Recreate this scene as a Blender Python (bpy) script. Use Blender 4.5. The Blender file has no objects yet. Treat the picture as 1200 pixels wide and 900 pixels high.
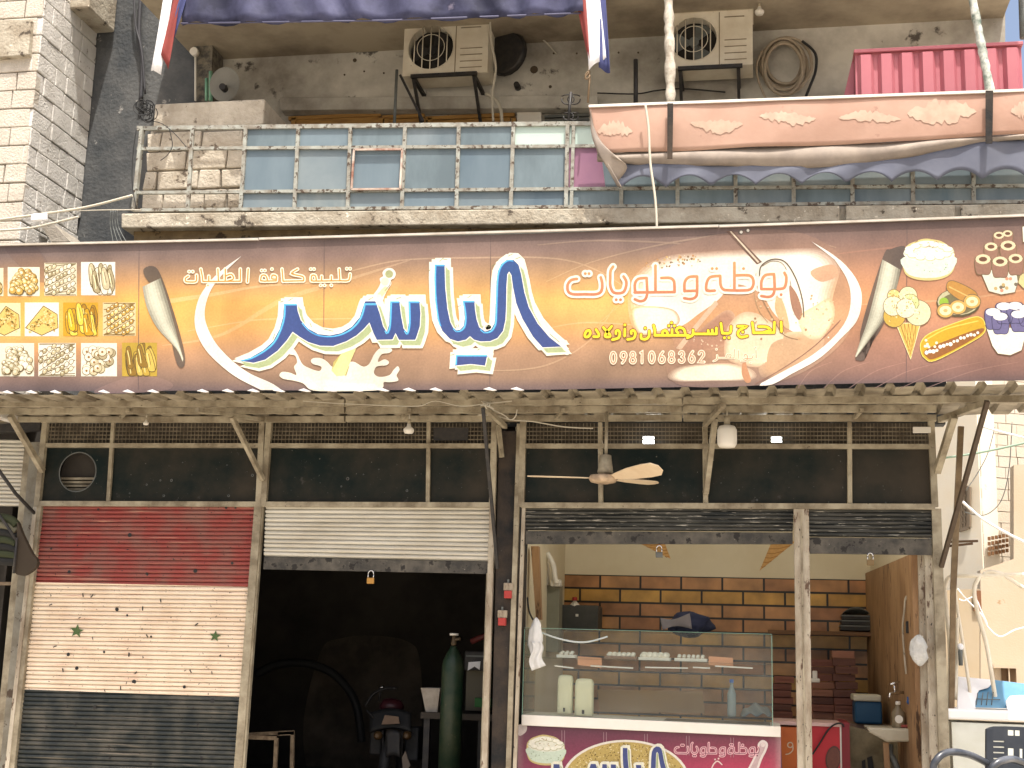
import bpy, bmesh, math, random
from mathutils import Vector, Matrix
random.seed(11)
S = bpy.context.scene
COL = S.collection
# ------------------------------------------------------------------ camera
FPX = 1575.0
def _n(v): return Vector(v).normalized()
_Xc = _n((8600, 60, 1575)); _Zc = Vector((250, 7850, -1575))
_Zc = (_Zc - _Xc * _Zc.dot(_Xc)).normalized(); _Yc = _Zc.cross(_Xc)
MW = Matrix((_Xc, _Yc, _Zc))                    # camera vector -> world vector
_ax = MW @ Vector((0, 0, -1))
CAMP = Vector((0, 0, 0)) - _ax * 12.6
CAMP.z = 1.45
cam = bpy.data.cameras.new("camera"); camo = bpy.data.objects.new("camera", cam); COL.objects.link(camo)
cam.sensor_width = 36; cam.lens = FPX / 1200 * 36; cam.clip_end = 2000; cam.clip_start = 0.1
_m = MW.to_4x4(); _m.translation = CAMP; camo.matrix_world = _m
S.camera = camo
def P(px, py, Y=0.0):
    d = MW @ Vector(((px - 600) / FPX, -(py - 450) / FPX, -1))
    return CAMP + d * ((Y - CAMP.y) / d.y)
def PZ(px, py, z):
    d = MW @ Vector(((px - 600) / FPX, -(py - 450) / FPX, -1))
    return CAMP + d * ((z - CAMP.z) / d.z)
# ------------------------------------------------------------------ light
SUN_EL = math.radians(69); SUN_AZ = math.radians(153)     # compass style: 180 = towards the camera side (-y)
sdir = Vector((math.sin(SUN_AZ) * math.cos(SUN_EL), math.cos(SUN_AZ) * math.cos(SUN_EL), math.sin(SUN_EL)))
w = bpy.data.worlds.new("World"); S.world = w; w.use_nodes = True
nt = w.node_tree; sky = nt.nodes.new("ShaderNodeTexSky"); sky.sky_type = 'NISHITA'; sky.sun_disc = False
sky.sun_elevation = SUN_EL; sky.sun_rotation = SUN_AZ; sky.dust_density = 8.0; sky.air_density = 1.0; sky.ozone_density = 0.6
nt.links.new(sky.outputs[0], nt.nodes["Background"].inputs[0]); nt.nodes["Background"].inputs[1].default_value = 0.15
sl = bpy.data.lights.new("sun", 'SUN'); so = bpy.data.objects.new("sun", sl); COL.objects.link(so)
sl.energy = 4.0; sl.angle = math.radians(0.53); sl.color = (1.0, 0.955, 0.89)
so.rotation_euler = sdir.to_track_quat('Z', 'Y').to_euler(); so.location = (0, -6, 14)
vs = S.view_settings; vs.view_transform = 'Standard'; vs.look = 'None'; vs.gamma = 1; vs.exposure = 0.85
vs.use_curve_mapping = False
S.cycles.max_bounces = 8; S.cycles.diffuse_bounces = 5; S.cycles.glossy_bounces = 3; S.cycles.transparent_max_bounces = 10
S.cycles.use_denoising = True
# ------------------------------------------------------------------ helpers
def lin(c):
    return tuple((x / 255 / 12.92) if x <= 10 else ((x / 255 + 0.055) / 1.055) ** 2.4 for x in c)
def C(r, g, b, k=1.0):
    return tuple(min(1, x * k) for x in lin((r, g, b)))
LOC = {}
def tag(o, label=None, cat=None, group=None, kind=None):
    if label: o['label'] = label
    if cat: o['category'] = cat
    if group: o['group'] = group
    if kind: o['kind'] = kind
    return o
def thing(name, label, cat, loc=(0, 0, 0), group=None):
    o = bpy.data.objects.new(name, None); COL.objects.link(o); o.empty_display_size = 0.1
    o.location = loc; LOC[o] = Vector(loc)
    return tag(o, label, cat, group)
def cr(pts, closed=False, n=6):
    """Catmull-Rom through points of any dimension"""
    pts = [tuple(p) for p in pts]; out = []; N = len(pts)
    rng = range(N if closed else N - 1)
    for i in rng:
        g = lambda k: pts[k % N] if closed else pts[min(max(k, 0), N - 1)]
        p0, p1, p2, p3 = g(i - 1), g(i), g(i + 1), g(i + 2)
        for j in range(n):
            t = j / n
            out.append(tuple(0.5 * (2 * b + (c - a) * t + (2 * a - 5 * b + 4 * c - d) * t * t + (3 * b - a - 3 * c + d) * t ** 3)
                             for a, b, c, d in zip(p0, p1, p2, p3)))
    if not closed: out.append(pts[-1])
    return out
class MB:
    def __init__(s): s.v = []; s.f = []; s.sm = []; s.mi = []; s.col = None
    def add(s, vs_, fs, smooth=False, mi=0):
        b = len(s.v); s.v += [Vector(p) for p in vs_]
        for f in fs: s.f.append([b + i for i in f]); s.sm.append(smooth); s.mi.append(mi)
        return s
    def box(s, a, b, mi=0):
        x0, y0, z0 = (min(a[i], b[i]) for i in range(3)); x1, y1, z1 = (max(a[i], b[i]) for i in range(3))
        return s.add([(x0, y0, z0), (x1, y0, z0), (x1, y1, z0), (x0, y1, z0), (x0, y0, z1), (x1, y0, z1), (x1, y1, z1), (x0, y1, z1)],
              [(0, 3, 2, 1), (4, 5, 6, 7), (0, 1, 5, 4), (1, 2, 6, 5), (2, 3, 7, 6), (3, 0, 4, 7)], mi=mi)
    def prism(s, pts, off, mi=0):
        """closed polygon of 3D points extruded by a vector"""
        n = len(pts); off = Vector(off); a = [Vector(p) for p in pts]; b = [p + off for p in a]
        fs = [list(range(n)), list(range(2 * n - 1, n - 1, -1))]
        for i in range(n): j = (i + 1) % n; fs.append([i, n + i, n + j, j])
        return s.add(a + b, fs, mi=mi)
    def pq(s, pts, Y, d, mi=0):
        """pixel polygon standing at depth Y, d metres thick going back"""
        return s.prism([P(x, y, Y) for x, y in pts], (0, d, 0), mi)
    def pbox(s, x0, y0, x1, y1, Y, d, mi=0):
        xm, ym = (x0 + x1) / 2, (y0 + y1) / 2
        return s.box((P(x0, ym, Y).x, Y, P(xm, y1, Y).z), (P(x1, ym, Y).x, Y + d, P(xm, y0, Y).z), mi)
    def tube(s, pts, r, n=8, closed=False, mi=0):
        pts = [Vector(p) for p in pts]; N = len(pts); rings = []; up = None
        for i, p in enumerate(pts):
            a = pts[(i - 1) % N] if (closed or i > 0) else p; b = pts[(i + 1) % N] if (closed or i < N - 1) else p
            t = (b - a)
            if t.length < 1e-9: t = Vector((0, 0, 1))
            t.normalize()
            if up is None:
                up = Vector((0, 0, 1)) if abs(t.z) < 0.9 else Vector((1, 0, 0))
            u = up - t * up.dot(t)
            if u.length < 1e-6: u = t.orthogonal()
            u.normalize(); up = u; v = t.cross(u)
            rr = r[i] if isinstance(r, (list, tuple)) else r
            rings.append([p + (u * math.cos(2 * math.pi * k / n) + v * math.sin(2 * math.pi * k / n)) * rr for k in range(n)])
        vv = [q for R in rings for q in R]; fs = []
        for i in range(N if closed else N - 1):
            j = (i + 1) % N
            for k in range(n): l = (k + 1) % n; fs.append((i * n + k, i * n + l, j * n + l, j * n + k))
        s.add(vv, fs, True, mi)
        if not closed:
            b = len(s.v) - len(vv)
            s.f.append([b + k for k in range(n)][::-1]); s.sm.append(False); s.mi.append(mi)
            s.f.append([b + (N - 1) * n + k for k in range(n)]); s.sm.append(False); s.mi.append(mi)
        return s
    def bar(s, p, q, w_, h_, mi=0, up=(0, 0, 1)):
        p, q = Vector(p), Vector(q); t = (q - p).normalized(); u = Vector(up); u = u - t * u.dot(t)
        if u.length < 1e-4: u = t.orthogonal()
        u.normalize(); v = t.cross(u)
        c = [u * a * h_ / 2 + v * b * w_ / 2 for a, b in ((-1, -1), (-1, 1), (1, 1), (1, -1))]
        return s.add([p + k for k in c] + [q + k for k in c],
              [(3, 2, 1, 0), (4, 5, 6, 7), (0, 1, 5, 4), (1, 2, 6, 5), (2, 3, 7, 6), (3, 0, 4, 7)], mi=mi)
    def lathe(s, c, prof, n=20, axis=(0, 0, 1), mi=0, smooth=True):
        c = Vector(c); ax = Vector(axis).normalized(); u = ax.orthogonal().normalized(); v = ax.cross(u)
        vv = []; fs = []
        for r, h in prof:
            vv += [c + ax * h + (u * math.cos(2 * math.pi * k / n) + v * math.sin(2 * math.pi * k / n)) * max(r, 1e-4) for k in range(n)]
        for i in range(len(prof) - 1):
            for k in range(n): l = (k + 1) % n; fs.append((i * n + k, i * n + l, (i + 1) * n + l, (i + 1) * n + k))
        s.add(vv, fs, smooth, mi)
        b = len(s.v) - len(vv)
        s.f.append([b + k for k in range(n)][::-1]); s.sm.append(False); s.mi.append(mi)
        s.f.append([b + (len(prof) - 1) * n + k for k in range(n)]); s.sm.append(False); s.mi.append(mi)
        return s
    def ball(s, c, r, rz=None, n=14, m=8, mi=0):
        rz = rz or r; pr = [(r * math.sin(math.pi * i / m), -rz * math.cos(math.pi * i / m)) for i in range(m + 1)]
        return s.lathe(c, pr, n, mi=mi)
    def grid(s, fn, nu, nv, smooth=True, mi=0):
        vv = [fn(i / nu, j / nv) for j in range(nv + 1) for i in range(nu + 1)]
        fs = [(j * (nu + 1) + i, j * (nu + 1) + i + 1, (j + 1) * (nu + 1) + i + 1, (j + 1) * (nu + 1) + i) for j in range(nv) for i in range(nu)]
        return s.add(vv, fs, smooth, mi)
    def build(s, name, mats, parent=None, bevel=0, solid=0, loc=None):
        me = bpy.data.meshes.new(name)
        if parent is not None: base = LOC[parent]
        elif loc is not None: base = Vector(loc)
        else:
            n = len(s.v); base = Vector((sum(p.x for p in s.v) / n, sum(p.y for p in s.v) / n, min(p.z for p in s.v)))
        me.from_pydata([tuple(p - base) for p in s.v], [], s.f)
        me.polygons.foreach_set("use_smooth", s.sm)
        if not isinstance(mats, (list, tuple)): mats = [mats]
        for m in mats: me.materials.append(m)
        me.polygons.foreach_set("material_index", s.mi)
        if s.col is not None:
            at = me.color_attributes.new("Col", 'FLOAT_COLOR', 'POINT')
            at.data.foreach_set("color", [x for c in s.col for x in (c[0], c[1], c[2], 1.0)])
        me.update()
        if s.col is None:
            bm = bmesh.new(); bm.from_mesh(me); bmesh.ops.recalc_face_normals(bm, faces=bm.faces); bm.to_mesh(me); bm.free()
        o = bpy.data.objects.new(name, me); COL.objects.link(o)
        if parent is not None: o.parent = parent; LOC[o] = base
        else: o.location = base; LOC[o] = base
        if solid:
            md = o.modifiers.new("thickness", 'SOLIDIFY'); md.thickness = solid; md.offset = 0
        if bevel:
            md = o.modifiers.new("bevel", 'BEVEL'); md.width = bevel; md.segments = 2; md.limit_method = 'ANGLE'; md.angle_limit = math.radians(40)
        return o
class Art(MB):
    """printed artwork: coloured sheets a fraction of a millimetre apart, in photo pixels on the plane Y"""
    def __init__(s, Y): super().__init__(); s.Y = Y; s.cnt = {}; s.col = []
    def _y(s, L):
        k = s.cnt.get(L, 0); s.cnt[L] = k + 1
        return s.Y - L * 0.0003 - (k % 40) * 0.000007
    def _put(s, pts, fs, col, L):
        y = s._y(L); s.add([P(x, yy, y) for x, yy in pts], fs)
        s.col += [(col(x, yy) if callable(col) else col) for x, yy in pts]
    def poly(s, pts, col, L): s._put(pts, [list(range(len(pts)))], col, L)
    def disc(s, cx, cy, rx, col, L, ry=None, n=18, rot=0):
        ry = ry or rx; c, sn = math.cos(rot), math.sin(rot)
        s.poly([(cx + c * rx * math.cos(2 * math.pi * k / n) - sn * ry * math.sin(2 * math.pi * k / n),
                 cy + sn * rx * math.cos(2 * math.pi * k / n) + c * ry * math.sin(2 * math.pi * k / n)) for k in range(n)], col, L)
    def stroke(s, pts, w_, col, L, closed=False, cap=True):
        q = [pts[0]]
        for p in pts[1:]:
            if math.hypot(p[0] - q[-1][0], p[1] - q[-1][1]) > 0.05: q.append(p)
        N = len(q); l = []; r = []
        if N < 2: return
        for i in range(N):
            a = q[(i - 1) % N] if (closed or i > 0) else None; b = q[(i + 1) % N] if (closed or i < N - 1) else None
            def nr(u, v):
                dx, dy = v[0] - u[0], v[1] - u[1]; h = math.hypot(dx, dy) or 1; return (-dy / h, dx / h)
            if a is None: nx, ny = nr(q[i], b)
            elif b is None: nx, ny = nr(a, q[i])
            else:
                n1, n2 = nr(a, q[i]), nr(q[i], b); nx, ny = n1[0] + n2[0], n1[1] + n2[1]; h = math.hypot(nx, ny)
                if h < 0.25: nx, ny = n1
                else:
                    nx, ny = nx / h, ny / h; k = min(1.8, 1 / max(0.3, nx * n1[0] + ny * n1[1])); nx *= k; ny *= k
            ww = (w_[i] if isinstance(w_, (list, tuple)) and len(w_) == N else (w_ if not isinstance(w_, (list, tuple)) else w_[0])) / 2
            l.append((q[i][0] + nx * ww, q[i][1] + ny * ww)); r.append((q[i][0] - nx * ww, q[i][1] - ny * ww))
        fs = [(i, (i + 1) % N, N + (i + 1) % N, N + i) for i in range(N if closed else N - 1)]
        s._put(l + r, fs, col, L)
        if cap and not closed and not isinstance(w_, (list, tuple)) and w_ > 1.2:
            s.disc(q[0][0], q[0][1], w_ / 2, col, L, n=12); s.disc(q[-1][0], q[-1][1], w_ / 2, col, L, n=12)
    def fat(s, pts, grow, col, L):
        s.poly(pts, col, L); s.stroke(list(pts), 2 * grow, col, L, closed=True)
        if grow > 2.5:
            for p in pts[::2]: s.disc(p[0], p[1], grow, col, L, n=14)
    def gridfill(s, x0, y0, x1, y1, nx, ny, col, L, warp=None):
        pts = [(x0 + (x1 - x0) * i / nx, y0 + (y1 - y0) * j / ny) for j in range(ny + 1) for i in range(nx + 1)]
        if warp: pts = [warp(*p) for p in pts]
        s._put(pts, [(j * (nx + 1) + i, j * (nx + 1) + i + 1, (j + 1) * (nx + 1) + i + 1, (j + 1) * (nx + 1) + i) for j in range(ny) for i in range(nx)], col, L)
# ------------------------------------------------------------------ materials
def mat(name, base, rough=0.7, var=None, vs_=3.0, va=0.5, spots=None, ss=14.0, st=0.66, metal=0.0, bump=0.0, bs=40.0, spec=0.3,
        spots2=None, s2=60.0, st2=0.72, stretch=None, trans=0.0, alpha=1.0):
    m = bpy.data.materials.new(name); m.use_nodes = True; t = m.node_tree; N = t.nodes; L = t.links
    b = N["Principled BSDF"]; b.inputs["Roughness"].default_value = rough; b.inputs["Metallic"].default_value = metal
    b.inputs["Specular IOR Level"].default_value = spec
    tc = N.new("ShaderNodeTexCoord"); vec = tc.outputs["Object"]
    if stretch:
        mp = N.new("ShaderNodeMapping"); mp.inputs["Scale"].default_value = stretch; L.new(vec, mp.inputs[0]); vec = mp.outputs[0]
    rgb = N.new("ShaderNodeRGB"); rgb.outputs[0].default_value = (*base, 1); cur = rgb.outputs[0]
    def layer(cur, colour, scale, lo, hi, amt, det=6.0):
        n = N.new("ShaderNodeTexNoise"); n.inputs["Scale"].default_value = scale; n.inputs["Detail"].default_value = det
        n.inputs["Roughness"].default_value = 0.62; L.new(vec, n.inputs["Vector"])
        r = N.new("ShaderNodeMapRange"); r.inputs["From Min"].default_value = lo; r.inputs["From Max"].default_value = hi
        r.inputs["To Max"].default_value = amt; L.new(n.outputs["Fac"], r.inputs["Value"])
        x = N.new("ShaderNodeMix"); x.data_type = 'RGBA'; L.new(r.outputs[0], x.inputs["Factor"]); L.new(cur, x.inputs["A"])
        x.inputs["B"].default_value = (*colour, 1); return x.outputs["Result"]
    if var: cur = layer(cur, var, vs_, 0.38, 0.64, va)
    if spots: cur = layer(cur, spots, ss, st, st + 0.05, 0.9)
    if spots2: cur = layer(cur, spots2, s2, st2, st2 + 0.03, 0.9, 3.0)
    L.new(cur, b.inputs["Base Color"])
    if trans: b.inputs["Transmission Weight"].default_value = trans
    if alpha < 1: b.inputs["Alpha"].default_value = alpha
    if bump:
        n = N.new("ShaderNodeTexNoise"); n.inputs["Scale"].default_value = bs; n.inputs["Detail"].default_value = 8; L.new(vec, n.inputs["Vector"])
        bp = N.new("ShaderNodeBump"); bp.inputs["Strength"].default_value = bump; bp.inputs["Distance"].default_value = 0.02
        L.new(n.outputs["Fac"], bp.inputs["Height"]); L.new(bp.outputs[0], b.inputs["Normal"])
    return m
def printmat(name, rough=0.42, dirt=0.3, spec=0.35, gain=1.0):
    m = bpy.data.materials.new(name); m.use_nodes = True; t = m.node_tree; N = t.nodes; L = t.links; b = N["Principled BSDF"]
    a = N.new("ShaderNodeAttribute"); a.attribute_name = "Col"; tc = N.new("ShaderNodeTexCoord")
    n = N.new("ShaderNodeTexNoise"); n.inputs["Scale"].default_value = 2.2; n.inputs["Detail"].default_value = 7; L.new(tc.outputs["Object"], n.inputs["Vector"])
    r = N.new("ShaderNodeMapRange"); r.inputs["From Min"].default_value = 0.35; r.inputs["From Max"].default_value = 0.7; r.inputs["To Min"].default_value = 1.0 * gain; r.inputs["To Max"].default_value = (1 - dirt) * gain
    L.new(n.outputs["Fac"], r.inputs["Value"])
    x = N.new("ShaderNodeVectorMath"); x.operation = 'SCALE'; L.new(a.outputs["Color"], x.inputs[0]); L.new(r.outputs[0], x.inputs["Scale"])
    n4 = N.new("ShaderNodeTexNoise"); n4.inputs["Scale"].default_value = 55; n4.inputs["Detail"].default_value = 4; L.new(tc.outputs["Object"], n4.inputs["Vector"])
    r4 = N.new("ShaderNodeMapRange"); r4.inputs["From Min"].default_value = 0.3; r4.inputs["From Max"].default_value = 0.7; r4.inputs["To Min"].default_value = .90; r4.inputs["To Max"].default_value = 1.08; L.new(n4.outputs["Fac"], r4.inputs["Value"])
    x4 = N.new("ShaderNodeVectorMath"); x4.operation = 'SCALE'; L.new(x.outputs[0], x4.inputs[0]); L.new(r4.outputs[0], x4.inputs["Scale"])
    L.new(x4.outputs[0], b.inputs["Base Color"]); b.inputs["Roughness"].default_value = rough; b.inputs["Specular IOR Level"].default_value = spec
    n2 = N.new("ShaderNodeTexNoise"); n2.inputs["Scale"].default_value = 1.3; n2.inputs["Detail"].default_value = 3
    mp = N.new("ShaderNodeMapping"); mp.inputs["Scale"].default_value = (2.2, 1, 0.5); L.new(tc.outputs["Object"], mp.inputs[0]); L.new(mp.outputs[0], n2.inputs["Vector"])
    bp = N.new("ShaderNodeBump"); bp.inputs["Strength"].default_value = 0.25; bp.inputs["Distance"].default_value = 0.05
    L.new(n2.outputs["Fac"], bp.inputs["Height"]); L.new(bp.outputs[0], b.inputs["Normal"])
    return m
def emit(name, col, st):
    m = bpy.data.materials.new(name); m.use_nodes = True; b = m.node_tree.nodes["Principled BSDF"]
    b.inputs["Base Color"].default_value = (*col, 1); b.inputs["Emission Color"].default_value = (*col, 1); b.inputs["Emission Strength"].default_value = st
    return m
def glass(name, tint=(0.9, 0.95, 0.92), a=0.12):
    m = bpy.data.materials.new(name); m.use_nodes = True; t = m.node_tree; N = t.nodes; L = t.links
    out = N["Material Output"]; N.remove(N["Principled BSDF"])
    tr = N.new("ShaderNodeBsdfTransparent"); tr.inputs[0].default_value = (*tint, 1); gl = N.new("ShaderNodeBsdfGlossy"); gl.inputs["Roughness"].default_value = 0.03
    mx = N.new("ShaderNodeMixShader"); lw = N.new("ShaderNodeLayerWeight"); lw.inputs[0].default_value = a
    ma = N.new("ShaderNodeMath"); ma.operation = 'MULTIPLY'; ma.inputs[1].default_value = 0.6
    df = N.new("ShaderNodeBsdfDiffuse"); df.inputs[0].default_value = (.55, .56, .52, 1); m2 = N.new("ShaderNodeMixShader")
    nz = N.new("ShaderNodeTexNoise"); nz.inputs["Scale"].default_value = 5; nz.inputs["Detail"].default_value = 6; r = N.new("ShaderNodeMapRange"); r.inputs["From Min"].default_value = .3; r.inputs["From Max"].default_value = .75; r.inputs["To Min"].default_value = .02; r.inputs["To Max"].default_value = .09
    L.new(nz.outputs["Fac"], r.inputs["Value"]); L.new(r.outputs[0], m2.inputs[0]); L.new(tr.outputs[0], m2.inputs[1]); L.new(df.outputs[0], m2.inputs[2])
    L.new(lw.outputs["Fresnel"], ma.inputs[0]); L.new(ma.outputs[0], mx.inputs[0]); L.new(m2.outputs[0], mx.inputs[1]); L.new(gl.outputs[0], mx.inputs[2]); L.new(mx.outputs[0], out.inputs[0])
    return m
RUST = (0.055, 0.032, 0.018); DARK = (0.012, 0.011, 0.010)
M = {}
M['frame'] = mat('cream_frame_paint', C(182, 172, 148, .78), .6, C(118, 104, 82, .7), 5, .8, RUST, 22, .66, spots2=DARK, s2=90, st2=.7, bump=.15)
M['frame_pale'] = mat('pale_peeling_paint', C(200, 190, 170, .8), .65, C(130, 112, 90, .8), 6, .8, C(80, 55, 40), 16, .6, spots2=DARK, s2=50, st2=.66, bump=.4, stretch=(1, 1, .35))
M['canopy'] = mat('canopy_sheet_paint', C(174, 164, 142, .75), .6, C(106, 95, 78, .7), 3.0, .85, RUST, 14, .64)
M['black_panel'] = mat('sooty_black_panel', (0.006, 0.012, 0.011), .42, (0.085, 0.062, 0.042), .9, .5, (.05, .048, .042), 7, .66, spots2=(.17, .165, .14), s2=48, st2=.71, spec=.1, bump=.06, bs=6)
M['soot'] = mat('soot_black_plaster', (0.045, 0.050, 0.054), .85, (0.13, 0.13, 0.125), 1.8, .7, (.28, .27, .25), 9, .66, bump=.5, bs=25)
M['pier'] = mat('burnt_pier_plaster', (0.020, 0.021, 0.022), .75, (0.075, 0.055, 0.040), 2.5, .8, (.2, .19, .18), 30, .71, bump=.25, spec=.1)
M['dark_shutter'] = mat('scorched_shutter', (0.022, 0.025, 0.025), .6, (0.11, 0.105, 0.09), 4, .75, (.42, .40, .34), 18, .60, stretch=(.35, 1, 4), spec=.15)
M['white_shutter'] = mat('cream_shutter_paint', C(218, 214, 200, .84), .5, C(172, 164, 146), 2.5, .7, RUST, 26, .72, stretch=(.5, 1, 2))
M['scorch_rail'] = mat('scorched_bottom_rail', (0.040, 0.038, 0.034), .65, (0.14, 0.125, 0.10), 6, .75, (.012, .011, .010), 12, .56, spots2=(.3, .28, .24), s2=50, st2=.7)
M['plaster'] = mat('stained_balcony_plaster', C(208, 204, 192, .88), .9, C(112, 105, 95), 1.0, .85, C(66, 61, 56), 3, .62, bump=.25, bs=12)
M['ceil'] = mat('smoked_ceiling_plaster', C(176, 164, 142, .85), .9, C(98, 86, 72), 1.0, .8, bump=.15, bs=10)
M['concrete'] = mat('weathered_concrete', C(190, 182, 164, .8), .9, C(128, 116, 98), 4, .8, C(66, 58, 50), 8, .61, spots2=C(215, 205, 185), s2=18, st2=.66, bump=.6, bs=30)
M['block'] = mat('concrete_block', C(222, 219, 212, .9), .92, C(188, 184, 176, .9), 3, .7, C(110, 98, 82), 12, .65, bump=.55, bs=45)
M['block_brown'] = mat('rough_brown_block', C(206, 196, 178, .85), .92, C(150, 138, 120), 4, .75, C(90, 78, 66), 9, .61, bump=.7, bs=35)
M['mortar'] = mat('mortar', C(165, 158, 146, .8), .95, C(112, 104, 92), 6, .6, bump=.5)
M['rail'] = mat('balcony_rail_paint', C(175, 178, 168, .75), .55, C(115, 105, 92), 9, .8, RUST, 20, .55, bump=.2)
M['pane'] = mat('dusty_blue_pane', C(136, 148, 152, .76), .4, C(104, 122, 132, .74), .8, .9, C(172, 178, 176), 2.0, .72, spec=.2)
PANES = [M['pane']] + [mat('dusty_blue_pane', C(*c, .75), r_, C(*c2, .7), s_, .9, C(150, 140, 120, .7), 5, .70, spec=.2, stretch=(1, 1, .35), bump=.08, bs=3) for c, c2, r_, s_ in (((140, 152, 156), (96, 112, 122), .38, 1.3), ((126, 142, 150), (100, 118, 130), .38, .9), ((150, 158, 156), (104, 124, 134), .45, 1.7), ((130, 146, 152), (106, 120, 126), .4, 2.2))]
M['pane_pink'] = mat('pink_pane', C(150, 110, 130, .8), .35, C(120, 85, 110), 2, .6)
M['wood'] = mat('window_wood', C(178, 136, 72, .8), .6, C(120, 85, 45), 6, .6, stretch=(1, 1, 6))
M['ac'] = mat('ac_casing', C(222, 214, 194, .88), .5, C(180, 166, 142), 3, .6, C(110, 90, 65), 15, .68)
M['blackmetal'] = mat('black_metal', (0.018, 0.018, 0.019), .5, (.06, .05, .04), 12, .5)
M['steelgrey'] = mat('grey_metal', C(120, 125, 122, .7), .5, C(80, 78, 72), 8, .6, RUST, 18, .64)
M['white'] = mat('white_plastic', C(232, 228, 218, .85), .45, C(205, 198, 182), 4, .5)
M['cloth_white'] = mat('white_cloth', C(245, 245, 245, .9), .9, C(210, 210, 215), 4, .5)
M['blue_tarp'] = mat('blue_tarp', C(84, 86, 116, .8), .75, C(28, 30, 50), 1.6, .95, C(120, 114, 132), 2.5, .7, bump=.2, bs=8)
M['valance'] = mat('faded_blue_valance', C(116, 120, 134, .68), .75, C(98, 102, 118, .7), 2.4, .7, C(95, 95, 110), 11, .7)
M['orange_tarp'] = mat('faded_orange_tarp', C(200, 164, 144, .72), .75, C(176, 138, 118, .75), 1.2, .85, C(150, 118, 102), 9, .66, bump=.35, bs=3.5)
M['tarp_grey'] = mat('grey_tarp_fold', C(165, 152, 138, .8), .7, C(110, 100, 92), 3, .7)
M['peel'] = mat('peeled_tarp_backing', C(208, 182, 160, .74), .8, C(192, 158, 138, .74), 8, .7)
M['red_flag'] = mat('red_cloth', C(150, 72, 66, .8), .8, C(110, 50, 50), 5, .5)
M['blue_flag'] = mat('blue_cloth', C(78, 84, 130, .8), .8, C(55, 60, 100), 5, .5)
M['crate'] = mat('faded_red_plastic', C(186, 112, 120, .85), .55, C(166, 92, 102), 2, .6, C(210, 146, 148), 7, .68)
M['cable'] = mat('pale_cable', C(205, 198, 180, .8), .6)
M['cable_dark'] = mat('dark_cable', (.02, .02, .02), .6)
M['green_pipe'] = mat('green_pipe', C(135, 185, 155, .8), .5)
M['brass'] = mat('brass', C(200, 150, 80, .8), .4, metal=.6); M['dull_brass'] = mat('dull_brass', C(96, 80, 58, .6), .6)
M['chrome'] = mat('chrome', (.6, .6, .6), .2, metal=1)
# ------------------------------------------------------------------ ground
XL = P(96, 150, .75).x; XR = P(1110, 700, 0).x
g = MB().box((-300, -300, -0.45), (300, 400, -0.30)).build('street', mat('dusty_asphalt', C(186, 178, 164, .85), .95, C(150, 142, 130), .6, .7, bump=.2)); tag(g, kind='structure')
g = MB().box((-14, -2.4, -0.296), (14, 16, 0.0)).build('pavement', mat('dusty_pavement', C(198, 190, 176, .85), .95, C(160, 151, 138), 1.5, .7, bump=.2)); tag(g, kind='structure')
# ------------------------------------------------------------------ shop building
ZC = P(800, 41, .9).z                                # balcony ceiling height
bld = thing('shop_building', 'soot-stained concrete building with a balcony above two open shops', 'building', (0, 0, 0))
MB().pq([(228, 40), (1178, 10), (1178, 262), (228, 275)], .9, .25).build('back_wall', M['plaster'], bld)
XQ = P(233, 50, .9).x
MB().box((XQ, -1.0, ZC), (P(1176, 25, .9).x, 1.2, ZC + .28)).build('ceiling', M['ceil'], bld)
MB().box((XQ, -.9, ZC + .285), (P(1176, 25, .9).x, 9, ZC + 1.6)).build('upper_wall', M['plaster'], bld)
MB().pq([(90, -220), (250, -220), (240, 320), (76, 320)], .75, .14).build('sooty_wall', M['soot'], bld)
MB().pq([(226, 20), (250, 20), (247, 119), (229, 119)], .55, .3).build('column', mat('flaking_column', C(150, 142, 125, .7), .9, (.05, .05, .05), 14, .9, bump=.6), bld)
ZS = P(600, 244, -.85).z
sl_ = MB()
for x0, x1, ya, yb in ((142, 984, 250, 240.5), (991, 1119, 240.5, 239.5), (1126, 1225, 239.5, 238)):
    dy = 17 if x0 < 200 else 18
    sl_.pq([(x0, ya), (x1, yb), (x1, yb + 19), (x0, ya + dy)], -.85, .5)
sl_.pq([(150, 252), (1222, 241), (1222, 256), (150, 266)], -.80, 1.7)
sl_.build('balcony_slab', M['concrete'], bld, bevel=.012)
MB().pq([(157, 267), (1222, 257), (1222, 300), (157, 306)], -.74, .3).build('beam', mat('brown_beam', C(150, 128, 92, .75), .9, C(95, 78, 55), 5, .8, C(60, 48, 36), 8, .6, bump=.5), bld)
MB().pq([(150, 300), (1112, 290), (1108, 497), (56, 497)], .16, .15).build('front_wall', M['soot'], bld)
MB().pq([(328, 114), (700, 111), (700, 126), (328, 129)], .72, .17).build('ledge', M['plaster'], bld, bevel=.01)
# balcony windows (tops seen over the rail)
for (x0, x1, wd) in ((338, 446, 'shut'), (448, 497, 'dark'), (499, 603, 'gap')):
    f = MB(); f.pbox(x0, 134, x1, 138, .84, .05); f.pbox(x0, 138, x0 + 5, 240, .84, .05); f.pbox(x1 - 5, 138, x1, 240, .84, .05)
    fr = f.build('window', M['wood'], bld)
    p = MB()
    if wd == 'shut': p.pbox(x0 + 5, 138, x1 - 5, 240, .86, .03)
    else:
        for k in range(6): p.pbox(x0 + 5, 139.5 + k * 7, x1 - 5, 144 + k * 7, .86, .02)
    p.build('shutter_panel', M['wood'], fr)
MB().pq([(606, 131), (634, 130), (634, 250), (606, 250)], .83, .06).build('door_post', M['white'], bld)
lv = MB()
for k in range(5): lv.pbox(638, 134 + k * 5, 690, 136.5 + k * 5, .84, .04)
lv.build('louvre', M['steelgrey'], bld)
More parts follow.
